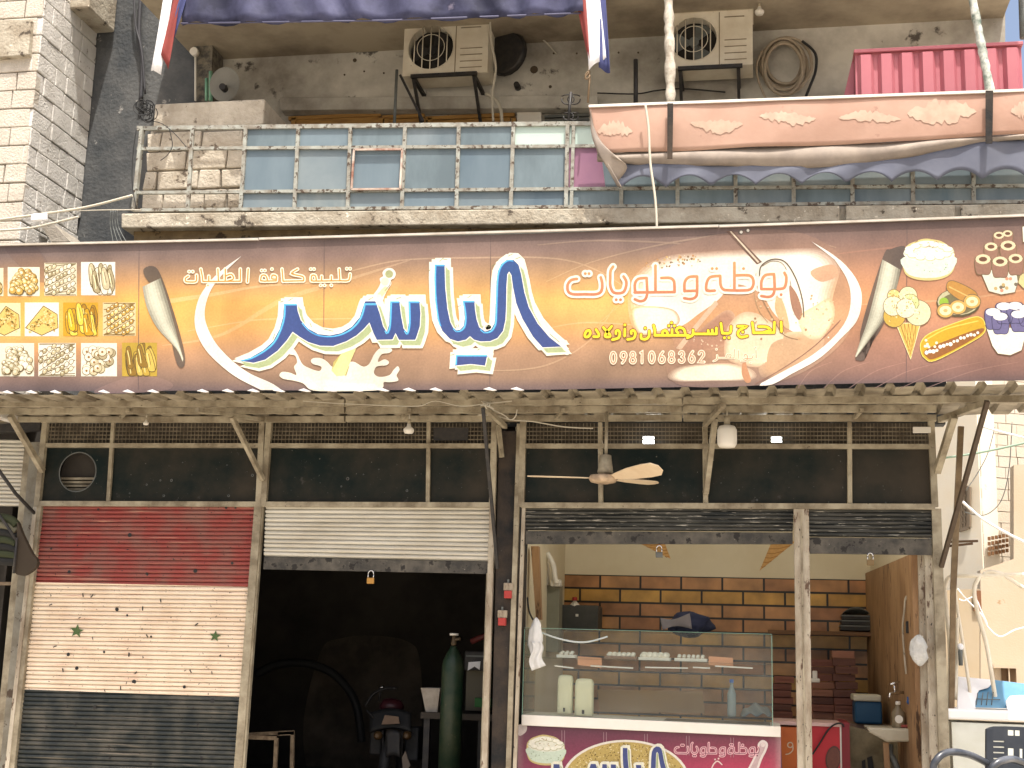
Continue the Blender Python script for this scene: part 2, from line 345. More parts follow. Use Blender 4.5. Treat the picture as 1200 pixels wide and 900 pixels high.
# bolts and bullet marks on the wall
scar = mat('wall_scar', C(95, 82, 66, .7), .9)
for x, y, r in ((416, 71, 2.6), (404, 88, 1.2), (427, 84, 1.2), (450, 86, 1.2), (626, 82, 5), (600, 57, 1.2), (649, 63, 1.2), (676, 63, 1.2), (725, 62, 1.2), (748, 62, 1.2), (645, 102, 2)):
    MB().lathe(P(x, y, .905), [(r * .0085, -.012), (r * .0085, 0)], 10, (0, 1, 0)).build('wall_mark', scar, bld)
rr = MB()
rr.lathe(P(607, 103, .90), [(.03, -.10), (.035, 0)], 12, (0, 1, 0)); rr.build('pipe_stub', M['blackmetal'], bld)
# pier between the shops, and the shells of the two shops
MB().pq([(585, 505), (611, 505), (598, 1000), (573, 1000)], -.02, .5).build('pier', M['pier'], bld)
ZF = 0.0; ZT = P(600, 592, 0).z
XB = P(598, 700, .3).x
YB = 3.5
# left workshop
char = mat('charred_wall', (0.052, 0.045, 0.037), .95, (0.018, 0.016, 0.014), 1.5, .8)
sc = mat('lit_patch_brown', (0.13, 0.105, 0.078), .95, (0.045, 0.038, 0.03), 1.6, .95, bump=.3)
XW0 = P(36, 700, 0).x - .2
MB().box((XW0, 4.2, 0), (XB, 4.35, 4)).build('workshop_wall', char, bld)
MB().pq(cr([(375, 765), (400, 748), (440, 745), (478, 752), (492, 775), (494, 860), (480, 930), (380, 930), (355, 860)], True, 5), 4.19, .005).build('lit_patch', sc, bld)  # lighter brown sheet paints the lit patch on the back wall
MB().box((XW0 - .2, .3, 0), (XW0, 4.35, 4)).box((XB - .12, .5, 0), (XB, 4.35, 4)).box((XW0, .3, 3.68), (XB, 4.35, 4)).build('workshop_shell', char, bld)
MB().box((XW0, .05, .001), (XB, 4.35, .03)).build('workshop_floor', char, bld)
# right shop: tiled back wall, cream wall above it, wooden side wall
tile = bpy.data.materials.new('brick_tiles'); tile.use_nodes = True
t = tile.node_tree; N = t.nodes; L = t.links; b = N["Principled BSDF"]; tc = N.new("ShaderNodeTexCoord"); sx = N.new("ShaderNodeSeparateXYZ"); cb = N.new("ShaderNodeCombineXYZ")
L.new(tc.outputs["Object"], sx.inputs[0]); L.new(sx.outputs[0], cb.inputs[0]); L.new(sx.outputs[2], cb.inputs[1])
TH = (P(800, 675.5, YB).z - P(800, 740, YB).z) / 4; TW = P(816, 700, YB).x - P(768, 700, YB).x
def brickn(c1, c2):
    k = N.new("ShaderNodeTexBrick"); k.inputs["Scale"].default_value = 1; k.inputs["Brick Width"].default_value = TW; k.inputs["Row Height"].default_value = TH
    k.inputs["Mortar Size"].default_value = .012; k.inputs["Mortar Smooth"].default_value = .1; k.inputs["Bias"].default_value = 0
    k.inputs["Color1"].default_value = (*c1, 1); k.inputs["Color2"].default_value = (*c2, 1); k.inputs["Mortar"].default_value = (.012, .008, .006, 1); L.new(cb.outputs[0], k.inputs["Vector"]); return k
ka = brickn(C(198, 148, 96, .92), C(170, 116, 74, .9)); kb = brickn(C(212, 166, 82, .92), C(190, 142, 66, .9))
ma = N.new("ShaderNodeMath"); ma.operation = 'MODULO'; md = N.new("ShaderNodeMath"); md.operation = 'DIVIDE'; md.inputs[1].default_value = TH
fl = N.new("ShaderNodeMath"); fl.operation = 'FLOOR'; ad = N.new("ShaderNodeMath"); ad.operation = 'ADD'; ad.inputs[1].default_value = 402.0
L.new(sx.outputs[2], md.inputs[0]); L.new(md.outputs[0], fl.inputs[0]); L.new(fl.outputs[0], ad.inputs[0]); L.new(ad.outputs[0], ma.inputs[0]); ma.inputs[1].default_value = 3.0
cp = N.new("ShaderNodeMath"); cp.operation = 'COMPARE'; cp.inputs[2].default_value = .1; L.new(ma.outputs[0], cp.inputs[0])
ROW = P(800, 683, YB).z; ZTILE = P(800, 675.5, YB).z
cp.inputs[1].default_value = 1.0
mx = N.new("ShaderNodeMix"); mx.data_type = 'RGBA'; L.new(cp.outputs[0], mx.inputs[0]); L.new(ka.outputs["Color"], mx.inputs["A"]); L.new(kb.outputs["Color"], mx.inputs["B"])
nz = N.new("ShaderNodeTexNoise"); nz.inputs["Scale"].default_value = 4; nz.inputs["Detail"].default_value = 6; L.new(tc.outputs["Object"], nz.inputs["Vector"])
mr = N.new("ShaderNodeMapRange"); mr.inputs["From Min"].default_value = .3; mr.inputs["From Max"].default_value = .7; mr.inputs["To Min"].default_value = .55; mr.inputs["To Max"].default_value = 1.2; L.new(nz.outputs[0], mr.inputs[0])
vm = N.new("ShaderNodeVectorMath"); vm.operation = 'SCALE'; L.new(mx.outputs["Result"], vm.inputs[0]); L.new(mr.outputs[0], vm.inputs["Scale"]); L.new(vm.outputs[0], b.inputs["Base Color"]); b.inputs["Roughness"].default_value = .3
bp = N.new("ShaderNodeBump"); bp.inputs["Strength"].default_value = .8; bp.inputs["Distance"].default_value = .02; bp.invert = True; L.new(ka.outputs["Fac"], bp.inputs["Height"]); L.new(bp.outputs[0], b.inputs["Normal"])
XC = P(1018, 700, YB).x
# tiled wall: its own origin at the top row so that the courses line up
tz = (XB, YB, ZTILE - 24 * TH)
tw = MB().box((XB, YB, 0), (XC, YB + .1, ZTILE))
tz_root = bpy.data.objects.new('tiled_wall', None)
me_o = tw.build('tiled_wall', tile, loc=tz); me_o.parent = bld; LOC[me_o] = Vector(tz)
bpy.data.objects.remove(tz_root)
cream = mat('cream_wall_paint', C(226, 216, 190, .9), .8, C(204, 192, 162), 1.5, .6)
MB().box((XB, YB + .004, ZTILE), (XC + .3, YB + .1, 4.1)).build('cream_wall', cream, bld)
wf = [C(214, 170, 110), C(176, 124, 70)]
for tip, a, bb in (((890, 669), (903, 638), (933, 634)), ((786, 655), (744, 634), (778, 634))):
    cone = Art(YB); cone.poly([tip, a, bb], wf[0], 1)
    for k in range(1, 6):
        f = k / 6; pa = (a[0] + (tip[0] - a[0]) * f, a[1] + (tip[1] - a[1]) * f); pb = (bb[0] + (tip[0] - bb[0]) * f, bb[1] + (tip[1] - bb[1]) * f)
        cone.stroke([pa, ((pa[0] + pb[0]) / 2 - 1, (pa[1] + pb[1]) / 2 + 1.5), pb], .8, wf[1], 2)
    cone.build('painted_cone', M.setdefault('wprint', printmat('wall_print', .7, .2, .2)), bld)
wm = mat('cracked_wood_panel', C(176, 140, 102, .85), .6, C(124, 92, 62), 2.5, .85, C(62, 42, 28), 6, .60, stretch=(2, 2, .5), bump=.2)
a0, a1 = P(1018, 850, YB), P(1074, 850, .35)
wz0, wz1 = P(1018, 672, YB).z, P(1077, 649, .35).z
MB().prism([(a0.x, a0.y, 0), (a1.x, a1.y, 0), (a1.x, a1.y, wz1), (a0.x, a0.y, wz0)], (.06, .01, 0)).build('wooden_side_wall', wm, bld)
MB().prism([(a0.x + .062, a0.y, 0), (a1.x + .062, a1.y, 0), (a1.x + .062, a1.y, 4.1), (a0.x + .062, a0.y, 4.1)], (.1, .01, 0)).build('side_wall', cream, bld)
MB().box((XB + .002, .3, 0), (XB + .05, YB, 4.1)).build('partition_wall', cream, bld)
MB().box((XB, .05, .001), (XR, YB, .03)).build('shop_floor', mat('shop_floor_tiles', C(150, 135, 115, .7), .5), bld)
MB().box((XB, .3, 3.95), (XR, YB + .1, 4.1)).build('shop_ceiling', cream, bld)
# ------------------------------------------------------------------ neighbour of bare blocks
nb = thing('block_house', 'bare concrete-block house wall at the left edge beside the sooty wall', 'building', (P(28, 265, -.4).x, -.4, -.3))
def blocks(mb, o, u, v, n, W, H, bw=.4, bh=.2, gap=.012, mortar_d=.03, jit=.006, drop=0.0):
    o, u, v, n = Vector(o), Vector(u), Vector(v), Vector(n)
    rows = int(H / bh + .5)
    for r in range(rows):
        x = -bw * (.5 if r % 2 else 0) - random.uniform(0, .05)
        while x < W:
            ww = bw * random.choice((1, 1, 1, .9, .55)); x0, x1 = max(0, x + gap / 2), min(W, x + ww - gap / 2); x += ww
            if x1 - x0 < .04 or random.random() < drop: continue
            j = lambda: random.uniform(-jit, jit); d = random.uniform(0, jit * 1.6)
            q = [o + u * (x0 + j()) + v * (r * bh + gap / 2 + j() * .6) + n * d, o + u * (x1 + j()) + v * (r * bh + gap / 2 + j() * .6) + n * d,
                 o + u * (x1 + j()) + v * ((r + 1) * bh - gap / 2 + j() * .6) + n * d, o + u * (x0 + j()) + v * ((r + 1) * bh - gap / 2 + j() * .6) + n * d]
            mb.prism(q, -n * .1)
cA = P(45.5, 60, -.4); xcor = cA.x
core = MB().box((xcor - 2.5, -.37, 3.6), (xcor - .03, .74, ZC + 3)); core.build('mortar_core', M['mortar'], nb)
f = MB(); blocks(f, (xcor - 1.6, -.4, 3.55), (1, 0, 0), (0, 0, 1), (0, -1, 0), 1.6, 5.6); f.build('front_wall', mat('sun_bleached_block', C(206, 198, 184, .82), .92, C(170, 160, 146), 3, .7, C(140, 130, 116), 10, .66, bump=.6, bs=45), nb, bevel=.008)
f = MB(); blocks(f, (xcor, -.395, 3.55), (0, 1, 0), (0, 0, 1), (1, 0, 0), 1.13, 5.6); f.build('side_wall', M['block'], nb, bevel=.008)
MB().pq([(-30, 24), (36, 22), (33, 64), (-30, 70)], -.47, .12).build('concrete_band', M['concrete'], nb, bevel=.01)
MB().box((xcor - .1, .1, P(108, 40, .7).z), (xcor + .22, .7, P(108, 40, .7).z + 1.7)).build('concrete_overhang', M['concrete'], nb, bevel=.02)
MB().pq([(46, 262), (62, 262), (82, 283), (60, 283)], -.1, .5).build('wall_ledge', M['mortar'], nb)
# ------------------------------------------------------------------ concrete block parapet on the balcony
pp = thing('block_parapet', 'rough brown block parapet with a flat concrete top behind the left end of the railing', 'parapet', P(235, 247, -.5))
o0 = P(166, 247, -.55); o1 = P(302, 246, -.55); top = P(235, 150, -.55).z
f = MB(); blocks(f, (o0.x, -.55, o0.z), (1, 0, 0), (0, 0, 1), (0, -1, 0), o1.x - o0.x, top - o0.z, .42, .2, .016, jit=.012); f.build('block_face', M['block_brown'], pp, bevel=.012)
MB().box((o0.x + .01, -.52, o0.z), (o1.x - .01, .2, top)).build('mortar_core', M['mortar'], pp)
MB().box((P(181, 135, -.56).x, -.57, top + .003), (o1.x, .22, P(240, 119, -.57).z)).build('coping', M['block_brown'], pp, bevel=.015)
MB().pq([(303, 118), (321, 150), (321, 246), (303, 246)], -.2, .4).build('plastered_end', mat('white_plaster', C(196, 206, 205, .8), .9), pp)
# ------------------------------------------------------------------ railing with dusty panes
rl = thing('balcony_railing', 'pale rusty balcony railing with dusty blue panes along the slab edge', 'railing', P(430, 245, -.8))
rails = [((163, 150.5), (690, 145)), ((163, 174.5), (690, 171.5)), ((159, 226), (690, 221.5)), ((157, 246.5), (690, 242.5))]
RX = [(167, 157), (226, 220), (288.5, 282), (350, 345), (411, 407.5), (475, 471), (538, 535), (602, 598.5), (665.5, 663.5), (729, 728), (794, 794), (862, 862), (930, 930), (999, 999), (1069, 1070), (1140, 1141), (1212, 1214)]
def yrow(r, x):
    a, b2 = rails[r]; s1 = a[1] + (b2[1] - a[1]) * (x - a[0]) / (b2[0] - a[0])
    return s1 if x < 690 else b2[1] + (-3.5 if r < 3 else -6) * (x - 690) / 510
for r in range(4):
    mb = MB(); 
    for (xa, xb) in ((157 if r == 3 else 161, 664), (664, 1215)):
        mb.bar(P(xa, yrow(r, xa), -.8), P(xb, yrow(r, xb), -.8), .03, .03 if r else .04)
    mb.build('rail', M['rail'], rl)
for i, (a, b2) in enumerate(RX):
    wd = .055 if i in (0, 8) else .028
    m = MB(); m.bar(P(a, yrow(0, a) - 1, -.803), P(b2, yrow(3, b2) + 1, -.803), wd, .034, up=(1, 0, 0))
    if i == 8: m.bar(P(a + 7, yrow(0, a) - 2, -.803), P(b2 + 6, yrow(3, b2) + 1, -.803), .02, .03, up=(1, 0, 0))
    m.build('baluster', M['rail'], rl)
ROWX = [0, .23, .80, 1]
pane_light = mat('greenish_white_pane', C(188, 205, 195, .85), .35, C(165, 185, 178), 3, .5)
for i in range(2, len(RX) - 1):
    for r in range(3):
        def cx(k, row): return RX[k][0] + (RX[k][1] - RX[k][0]) * ROWX[row]
        if i == 2 and r == 0: pass
        q = [(cx(i, r), yrow(r, RX[i][0])), (cx(i + 1, r), yrow(r, RX[i + 1][0])), (cx(i + 1, r + 1), yrow(r + 1, RX[i + 1][0])), (cx(i, r + 1), yrow(r + 1, RX[i][0]))]
        m = M['pane']
        if i in (7,) and r == 0 or i == 8 and r == 0: m = pane_light
        if i == 8 and r == 1:
            MB().pq([q[0], ((q[0][0] * .4 + q[1][0] * .6), q[1][1]), ((q[0][0] * .3 + q[1][0] * .7), q[2][1]), q[3]], -.798, .005).build('pane', M['pane_pink'], rl)
            q = [((q[0][0] * .4 + q[1][0] * .6), q[1][1]), q[1], q[2], ((q[0][0] * .3 + q[1][0] * .7), q[2][1])]
        if m is M['pane']: m = PANES[(i * 2 + r * 3 + i // 3) % 5]
        qq = [(x + random.uniform(-.5, .5), y + random.uniform(-.4, .4)) for x, y in q]; MB().pq(qq, -.795 + random.uniform(0, .004), .005).build('pane', m, rl)
cs = MB(); A = [(415, 175.5), (471.5, 175), (469, 221.5), (412, 222)]
for k in range(4):
    cs.bar(P(*A[k], -.825), P(*A[(k + 1) % 4], -.825), .018, .02, up=(0, 1, 0))
tag(cs.build('casement_frame', mat('rusty_white_frame', C(215, 205, 190, .8), .6, C(120, 60, 35), 5, .9), rl), 'rusty white casement frame in the railing')
# scroll ornament above the railing post
sc_ = MB()
for sx_ in (-1, 1):
    for dy, k in ((0, 1), (20, .8)):
        sc_.tube([P(669 + sx_ * k * (3 + 8 * math.cos(t_) + t_ * .4), 116 + dy + k * 7 * math.sin(t_) * (1 - t_ * .06), -.8) for t_ in [j * .5 for j in range(12)]], .006, 6)
sc_.tube([P(669, 108, -.8), P(666, 146, -.8)], .014, 6)
tag(sc_.build('scroll_ornament', M['blackmetal']), 'rusty iron scroll ornament on top of the railing post', 'ornament')
# loose wire bundle at the left railing corner
wb = MB()
for k in range(16):
    c0 = (170 + random.uniform(-5, 5), 132 + random.uniform(-10, 8)); r1 = random.uniform(4, 11); ph = random.uniform(0, 6)
    wb.tube([P(c0[0] + r1 * math.cos(ph + j * .6), c0[1] + r1 * .9 * math.sin(ph + j * .6), -.83 + .004 * k) for j in range(9)], .0045, 5)
wb.tube([P(*q, -.85) for q in cr([(178, 142), (190, 145), (205, 157), (218, 172)], n=5)], .004, 5)
wb.tube([P(*q, -.85) for q in cr([(160, 150), (156, 180), (155, 215), (160, 246)], n=5)], .005, 5)
wb.tube([P(*q, -.85) for q in cr([(198, 150), (202, 170), (196, 182), (188, 188)], n=5)], .004, 5)
tag(wb.build('wire_bundle', M['cable_dark']), 'tangled dark wire bundle at the left corner of the railing', 'wires')
# ------------------------------------------------------------------ balcony things
def ac(x0, y0, xm, x1, y1, Y, label, fan, blade_dark):
    a = thing('air_conditioner', label, 'air conditioner', P((x0 + x1) / 2, y1, Y), 'outdoor air conditioning units')
    A, B = P(x0, (y0 + y1) / 2, Y), P(x1, (y0 + y1) / 2, Y); zt, zb = P((x0 + x1) / 2, y0, Y).z, P((x0 + x1) / 2, y1, Y).z
    D = .32
    fx, fz, fr = P(*fan[:2], Y).x, P(*fan[:2], Y).z, fan[2] * (CAMP - P(*fan[:2], Y)).length / FPX
    xmid = P(xm, (y0 + y1) / 2, Y).x
    # front sheet with a round hole, then the box
    m = MB(); n = 32
    ring = [(fx + fr * math.cos(2 * math.pi * k / n), Y, fz + fr * math.sin(2 * math.pi * k / n)) for k in range(n)]
    ring2 = [(x_, Y + .12, z_) for x_, _, z_ in ring]
    def edge(th):
        dx, dz = math.cos(th), math.sin(th); k = 9
        if dx > 1e-6: k = min(k, (xmid - fx) / dx)
        if dx < -1e-6: k = min(k, (A.x - fx) / dx)
        if dz > 1e-6: k = min(k, (zt - fz) / dz)
        if dz < -1e-6: k = min(k, (zb - fz) / dz)
        return (fx + dx * k, Y, fz + dz * k)
    outer = [edge(2 * math.pi * k / n) for k in range(n)]
    cor = [math.atan2(z_ - fz, x_ - fx) % (2 * math.pi) for x_, z_ in ((A.x, zb), (A.x, zt), (xmid, zt), (xmid, zb))]
    for th in cor:
        k = min(range(n), key=lambda q: abs((2 * math.pi * q / n - th + math.pi) % (2 * math.pi) - math.pi)); outer[k] = edge(th)
    m.add(ring + outer, [(k, (k + 1) % n, n + (k + 1) % n, n + k) for k in range(n)])
    m.add(ring + ring2, [(k, (k + 1) % n, n + (k + 1) % n, n + k) for k in range(n)])
    m.add(ring2, [list(range(n))])
    m.add([(xmid, Y, zb), (B.x, Y, zb), (B.x, Y, zt), (xmid, Y, zt)], [(0, 1, 2, 3)])
    m.add([(A.x, Y, zb), (B.x, Y, zb), (B.x, Y + D, zb), (A.x, Y + D, zb), (A.x, Y, zt), (B.x, Y, zt), (B.x, Y + D, zt), (A.x, Y + D, zt)],
          [(0, 1, 2, 3), (4, 5, 6, 7), (1, 2, 6, 5), (3, 0, 4, 7), (2, 3, 7, 6)])
    cas = m.build('casing', M['ac'], a)
    fm = MB()
    for k in range(3):
        th = k * 2.1 + .5
        c0 = Vector((fx, Y + .08, fz)); e1 = Vector((math.cos(th), 0, math.sin(th))); e2 = Vector((math.cos(th + 1.0), 0, math.sin(th + 1.0)))
        fm.prism([c0 + e1 * .04, c0 + e1 * fr * .9 + Vector((0, -.03, 0)), c0 + (e1 + e2).normalized() * fr * .95, c0 + e2 * fr * .85 + Vector((0, .02, 0)), c0 + e2 * .04], (0, .006, 0))
    fm.lathe((fx, Y + .05, fz), [(.05, 0), (.05, .06)], 16, (0, 1, 0)); fm.build('fan', M['blackmetal'] if blade_dark else M['steelgrey'], a)
    MB().lathe((fx, Y + .116, fz), [(fr * .99, 0), (fr * .99, .002)], 32, (0, 1, 0)).build('fan_recess', mat('dark_recess', (.025, .022, .018), .9), a)
    gm = MB()
    for k in range(-5, 6):
        h = math.sqrt(max(0, 1 - (k / 5.6) ** 2)) * fr
        if k % 2 == 0 or k == 0: gm.tube([(fx + k / 5.6 * fr, Y - .012, fz - h), (fx + k / 5.6 * fr, Y - .012, fz + h)], .006, 5)
    for k in (1, .6): gm.tube([(fx + fr * k * math.cos(j * math.pi / 14), Y - .008, fz + fr * k * math.sin(j * math.pi / 14)) for j in range(28)], .004, 5, True)
    gm.build('grille', M['ac'], a)
    lm = MB()
    for k in range(4):
        z_ = zb + .06 + k * .07; lm.box((xmid + .05, Y - .006, z_), (B.x - .06, Y - .001, z_ + .008))
    lm.box((xmid + .05, Y - .006, zt - .07), (B.x - .08, Y - .001, zt - .06)); lm.box((xmid - .004, Y - .005, zb + .01), (xmid + .004, Y - .001, zt - .01))
    lm.build('side_panel', mat('ac_louvre', C(140, 126, 102, .8), .6), a)
    MB().box((A.x - .01, Y - .015, zt + .001), (B.x + .01, Y + D + .01, zt + .022)).build('top_lid', M['ac'], a)
    br = MB()
    for xx in (A.x + .12, B.x - .14):
        br.bar((xx, Y - .03, zb - .02), (xx, .9, zb - .02), .035, .035); br.bar((xx, Y, zb - .03), (xx, .88, zb - .42), .03, .03)
    br.bar((A.x + .1, Y - .03, zb - .02), (B.x - .1, Y - .03, zb - .02), .035, .035)
    br.build('bracket', M['blackmetal'], a)
    return a
ac(473, 27, 534, 572, 87, .42, 'dusty beige air conditioner with drain cable, near the blue awning', (505, 56, 26.5), True)
ac(783, 14, 843, 882, 78, .42, 'dusty beige air conditioner behind the taped pole, beside the hose coil', (813, 46, 26), False)
MB_ = MB(); MB_.tube([P(*q, .38) for q in cr([(574, 22), (576, 50), (581, 80), (577, 110), (578, 142)], n=6)], .012, 7)
MB_.tube([P(*q, .6) for q in cr([(570, 110), (582, 118), (587, 130), (588, 145)], n=6)], .018, 7)
tag(MB_.build('drain_cable', M['cable']), 'pale cable hanging down beside the left air conditioner', 'cable')
m = MB(); m.lathe(P(592, 62, .7), [(.22, -.02), (.24, .05)], 18, (0.4, 1, 0)); tag(m.build('round_vent', M['blackmetal']), 'dark round vent behind the left air conditioner', 'vent')
m = MB(); m.tube([P(*q, .85) for q in cr([(611, 18), (622, 35), (638, 48), (652, 63)], n=5)], .008, 6); tag(m.build('loose_wire', M['cable']), 'pale loose wire hanging from the balcony ceiling', 'wire')
m = MB(); m.tube([P(*q, .8) for q in cr([(700, 109), (745, 110), (770, 106), (800, 104), (850, 108)], n=5)], .008, 6); tag(m.build('wall_wire', M['cable_dark']), 'dark wire along the balcony wall behind the tarp', 'wire')
# hose coil
m = MB()
for k in range(7):
    cx, cy, rx, ry = 921 + random.uniform(-4, 4), 77 + random.uniform(-4, 4), random.uniform(20, 30), random.uniform(22, 32)
    m.tube([P(cx + rx * math.cos(j * .26), cy + ry * math.sin(j * .26), .72 + .02 * k + .01 * math.sin(j)) for j in range(24)], .017, 7, True)
m.tube([P(*q, .72) for q in cr([(893, 60), (887, 75), (889, 95), (898, 117)], n=5)], .012, 6)
tag(m.build('hose_coil', mat('grey_hose', C(176, 162, 140, .8), .6, C(130, 116, 98), 6, .6)), 'coiled grey hose hanging on the balcony wall', 'hose')
m = MB(); m.tube([P(*q, .7) for q in cr([(940, 48), (955, 62), (956, 82), (948, 104), (944, 114)], n=5)], .014, 6); tag(m.build('power_cable', M['cable_dark']), 'black cable hanging beside the coiled hose', 'cable')
def bulb(label, x, y, Y, r, hanging=None, big=False, lit=0):
    p = P(x, y, Y); t_ = thing('light_bulb', label, 'light bulb', (p.x, p.y, p.z), 'bare light bulbs')
    if big: MB().lathe(p, [(.02, -r * 1.2), (r * .8, -r * 1.15), (r, -r * .8), (r, r * .6), (r * .8, r), (r * .3, r * 1.15), (.02, r * 1.2)], 20).build('globe', M['white'], t_)
    else: MB().lathe(p, [(.01, -r * .7), (r * .8, -r * .6), (r, -r * .2), (r, r * .2), (r * .4, r * .7), (r * .35, r * 1.2)], 16).build('globe', M['white'], t_)
    MB().lathe(p + Vector((0, 0, r * 1.15)), [(r * .35, 0), (r * .3, r * .5), (r * .35, r * .9)], 12).build('socket', M['frame'], t_)
    if hanging: MB().tube([p + Vector((0, 0, r * 2)), p + Vector((0, 0, r * 2 + hanging))], .006, 6).build('cord', M['cable'], t_)
    return t_
bulb('small white bulb under the balcony ceiling, right of the second air conditioner', 890, 14, .3, .045, .12)
# satellite dish, green pipes
d = thing('satellite_dish', 'grey satellite dish behind the block parapet', 'satellite dish', P(266, 118, .2))
MB().lathe(P(266, 100, .2), [(.175, -.05), (.14, -.015), (.08, 0), (.02, .004), (.02, .01), (.08, .008), (.14, -.008), (.18, -.048)], 28, (.15, 1, .2)).build('reflector', mat('grey_dish', C(150, 148, 138, .75), .6, C(110, 106, 98), 5, .6), d)
MB().tube([P(266, 100, .2), P(262, 103, .0)], .012, 8).lathe(P(262, 103, .0), [(.035, -.04), (.035, .04)], 12, (0, 1, 0)).build('feed_arm', M['blackmetal'], d)
MB().tube([P(268, 104, .26), P(268, 122, .26)], .022, 8).build('mast', M['steelgrey'], d)
m = MB(); m.tube([P(247, 84, .3), P(247, 118, .3)], .022, 8).tube([P(242, 92, .32), P(242, 118, .32)], .018, 8); tag(m.build('green_pipe', M['green_pipe']), 'pale green pipes standing beside the satellite dish', 'pipe')
m = MB(); m.tube([P(322, 136, .1), P(324, 146, .1), P(324, 175, .1)], .03, 8); tag(m.build('drain_pipe', M['green_pipe']), 'pale green drain pipe at the parapet end', 'pipe')
m = MB(); m.tube([P(229, 60, .5), P(229, 118, .5)], .012, 8).lathe(P(228, 61, .48), [(.045, -.03), (.045, .03)], 14, (0, 1, 0)); tag(m.build('insulator', M['white']), 'white round insulator on the column by the dish', 'insulator')
m = MB()
m.tube([P(*q, .7) for q in cr([(165, -5), (163, 40), (167, 75), (165, 118)], n=5)], .022, 8); m.tube([P(*q, .68) for q in cr([(157, -5), (159, 30), (166, 60), (170, 110)], n=5)], .012, 6)
tag(m.build('drain_conduit', mat('black_conduit', (.05, .05, .055), .5)), 'black conduit running down the sooty wall', 'conduit')
# iron posts behind the railing
m = MB(); m.tube([P(465, 82, .1), P(462, 150, .1)], .016, 8); tag(m.build('iron_post', M['steelgrey']), 'grey iron post behind the railing under the left air conditioner', 'post')
m = MB(); m.bar(P(469, 88, .1), P(496, 142, .1), .025, .025); tag(m.build('iron_brace', M['blackmetal']), 'black slanting iron brace under the left air conditioner', 'brace')
m = MB(); m.tube([P(745, 70, .1), P(745, 128, .1)], .022, 8); tag(m.build('iron_post', M['blackmetal']), 'dark iron post behind the tarp left of the taped pole', 'post')
# upper awning: blue cloth with a hem, and its striped curtains
def cloth(name, top, bot, Y, nu, nv, wave, m, parent, freq=9, sag=0.0, phase=0.0, solid=.004):
    """a hanging cloth between two pixel curves"""
    tp, bt = top, bot
    def at(c, u):
        k = u * (len(c) - 1); i = min(int(k), len(c) - 2); f_ = k - i; return (c[i][0] * (1 - f_) + c[i + 1][0] * f_, c[i][1] * (1 - f_) + c[i + 1][1] * f_)
    def fn(u, v):
        a, b_ = at(tp, u), at(bt, u)
        yy = Y + wave * (math.sin(u * freq * 2 * math.pi + phase + v * 1.3) * .6 + math.sin(u * freq * 4.7 + v * 3 + phase) * .4) * (.25 + .75 * v) - sag * math.sin(math.pi * v)
        q = P(a[0] * (1 - v) + b_[0] * v, a[1] * (1 - v) + b_[1] * v, Y); return (q.x, yy, q.z)
    return MB().grid(fn, nu, nv).build(name, m, parent, solid=solid)
ua = thing('blue_awning', 'stained blue cloth awning across the top above the left air conditioner', 'awning', P(450, 26, -.95))
cloth('cloth', cr([(205, -60), (330, -60), (500, -60), (692, -60)], n=4), cr([(212, 28), (300, 27.5), (380, 25), (450, 24), (560, 22), (620, 19), (692, 15)], n=5), -.98, 60, 8, .06, M['blue_tarp'], ua, 10)
MB().tube([P(212, 27.5, -.985), P(450, 24, -.985), P(692, 15, -.985)], .009, 8).build('hem_rod', mat('hem', C(96, 96, 120, .8), .7), ua)
def curtain(label, strips):
    pts = [p for s_ in strips for p in s_[0]]; t_ = thing('striped_curtain', label, 'curtain', P(pts[0][0], max(p[1] for p in pts), -1.0), 'striped awning curtains')
    for i, (l, r, mm, dy) in enumerate(strips):
        cloth('stripe', [l[0], r[0]], [l[1], r[1]], -1.02 + dy, 8, 10, .03, mm, t_, 1.0, phase=i * 1.1)
    return t_
curtain('thin gathered white and red curtain end at the top left', [([(196, -30), (176, 82)], [(207, -30), (187, 86)], M['cloth_white'], 0), ([(206, -30), (188, 60)], [(216, -30), (196, 80)], M['red_flag'], .02), ([(215, -30), (196, 50)], [(226, -30), (206, 40)], M['blue_flag'], .04)])
curtain('twisted white, red and blue curtain hanging between the air conditioners', [([(668, -30), (690, 72)], [(686, -30), (694, 76)], M['red_flag'], .02), ([(684, -30), (690, 82)], [(700, -30), (710, 66)], M['cloth_white'], 0), ([(699, -30), (702, 80)], [(708, -30), (715, 86)], M['blue_flag'], .03)])
m = MB(); m.tube([P(690, 78, -1.0), P(691, 92, -1.0), P(689, 120, -1.0)], .01, 6).tube([P(688.5 + 3 * math.cos(j), 88 + 5 * math.sin(j * .7), -1.01) for j in range(12)], .008, 5)
tag(m.build('rope', mat('rope', C(140, 120, 95, .7), .9)), 'knotted rope under the twisted striped curtain', 'rope')
# rolled orange tarp awning on the right
oa = thing('rolled_awning', 'faded orange and blue awning rolled along the right half of the balcony', 'awning', P(940, 215, -1.0))
TX = [690, 760, 850, 950, 1050, 1160, 1225]
topc = cr([(x, 125.5 - 19 * (x - 690) / 510) for x in TX], n=5)
orb = cr([(700, 180), (760, 178), (850, 174), (950, 170.5), (1050, 166), (1160, 159), (1225, 156)], n=5)
tarp_o = cloth('tarp', topc, orb, -1.02, 70, 10, .018, M['orange_tarp'], oa, 4, sag=.012)
fold_b = cr([(700, 189), (760, 194), (850, 195), (950, 197), (1050, 187), (1160, 167), (1225, 165)], n=5)
cloth('tarp_fold', orb, fold_b, -.985, 70, 6, .02, M['tarp_grey'], oa, 5, sag=.04)
cloth('tarp_fold', cr([(692, 128), (692, 150), (696, 168), (704, 184), (712, 190)], n=4), cr([(700, 180), (720, 186), (735, 196), (722, 214), (730, 222)], n=4), -1.04, 16, 8, .03, M['tarp_grey'], oa, 1.5)
val = []
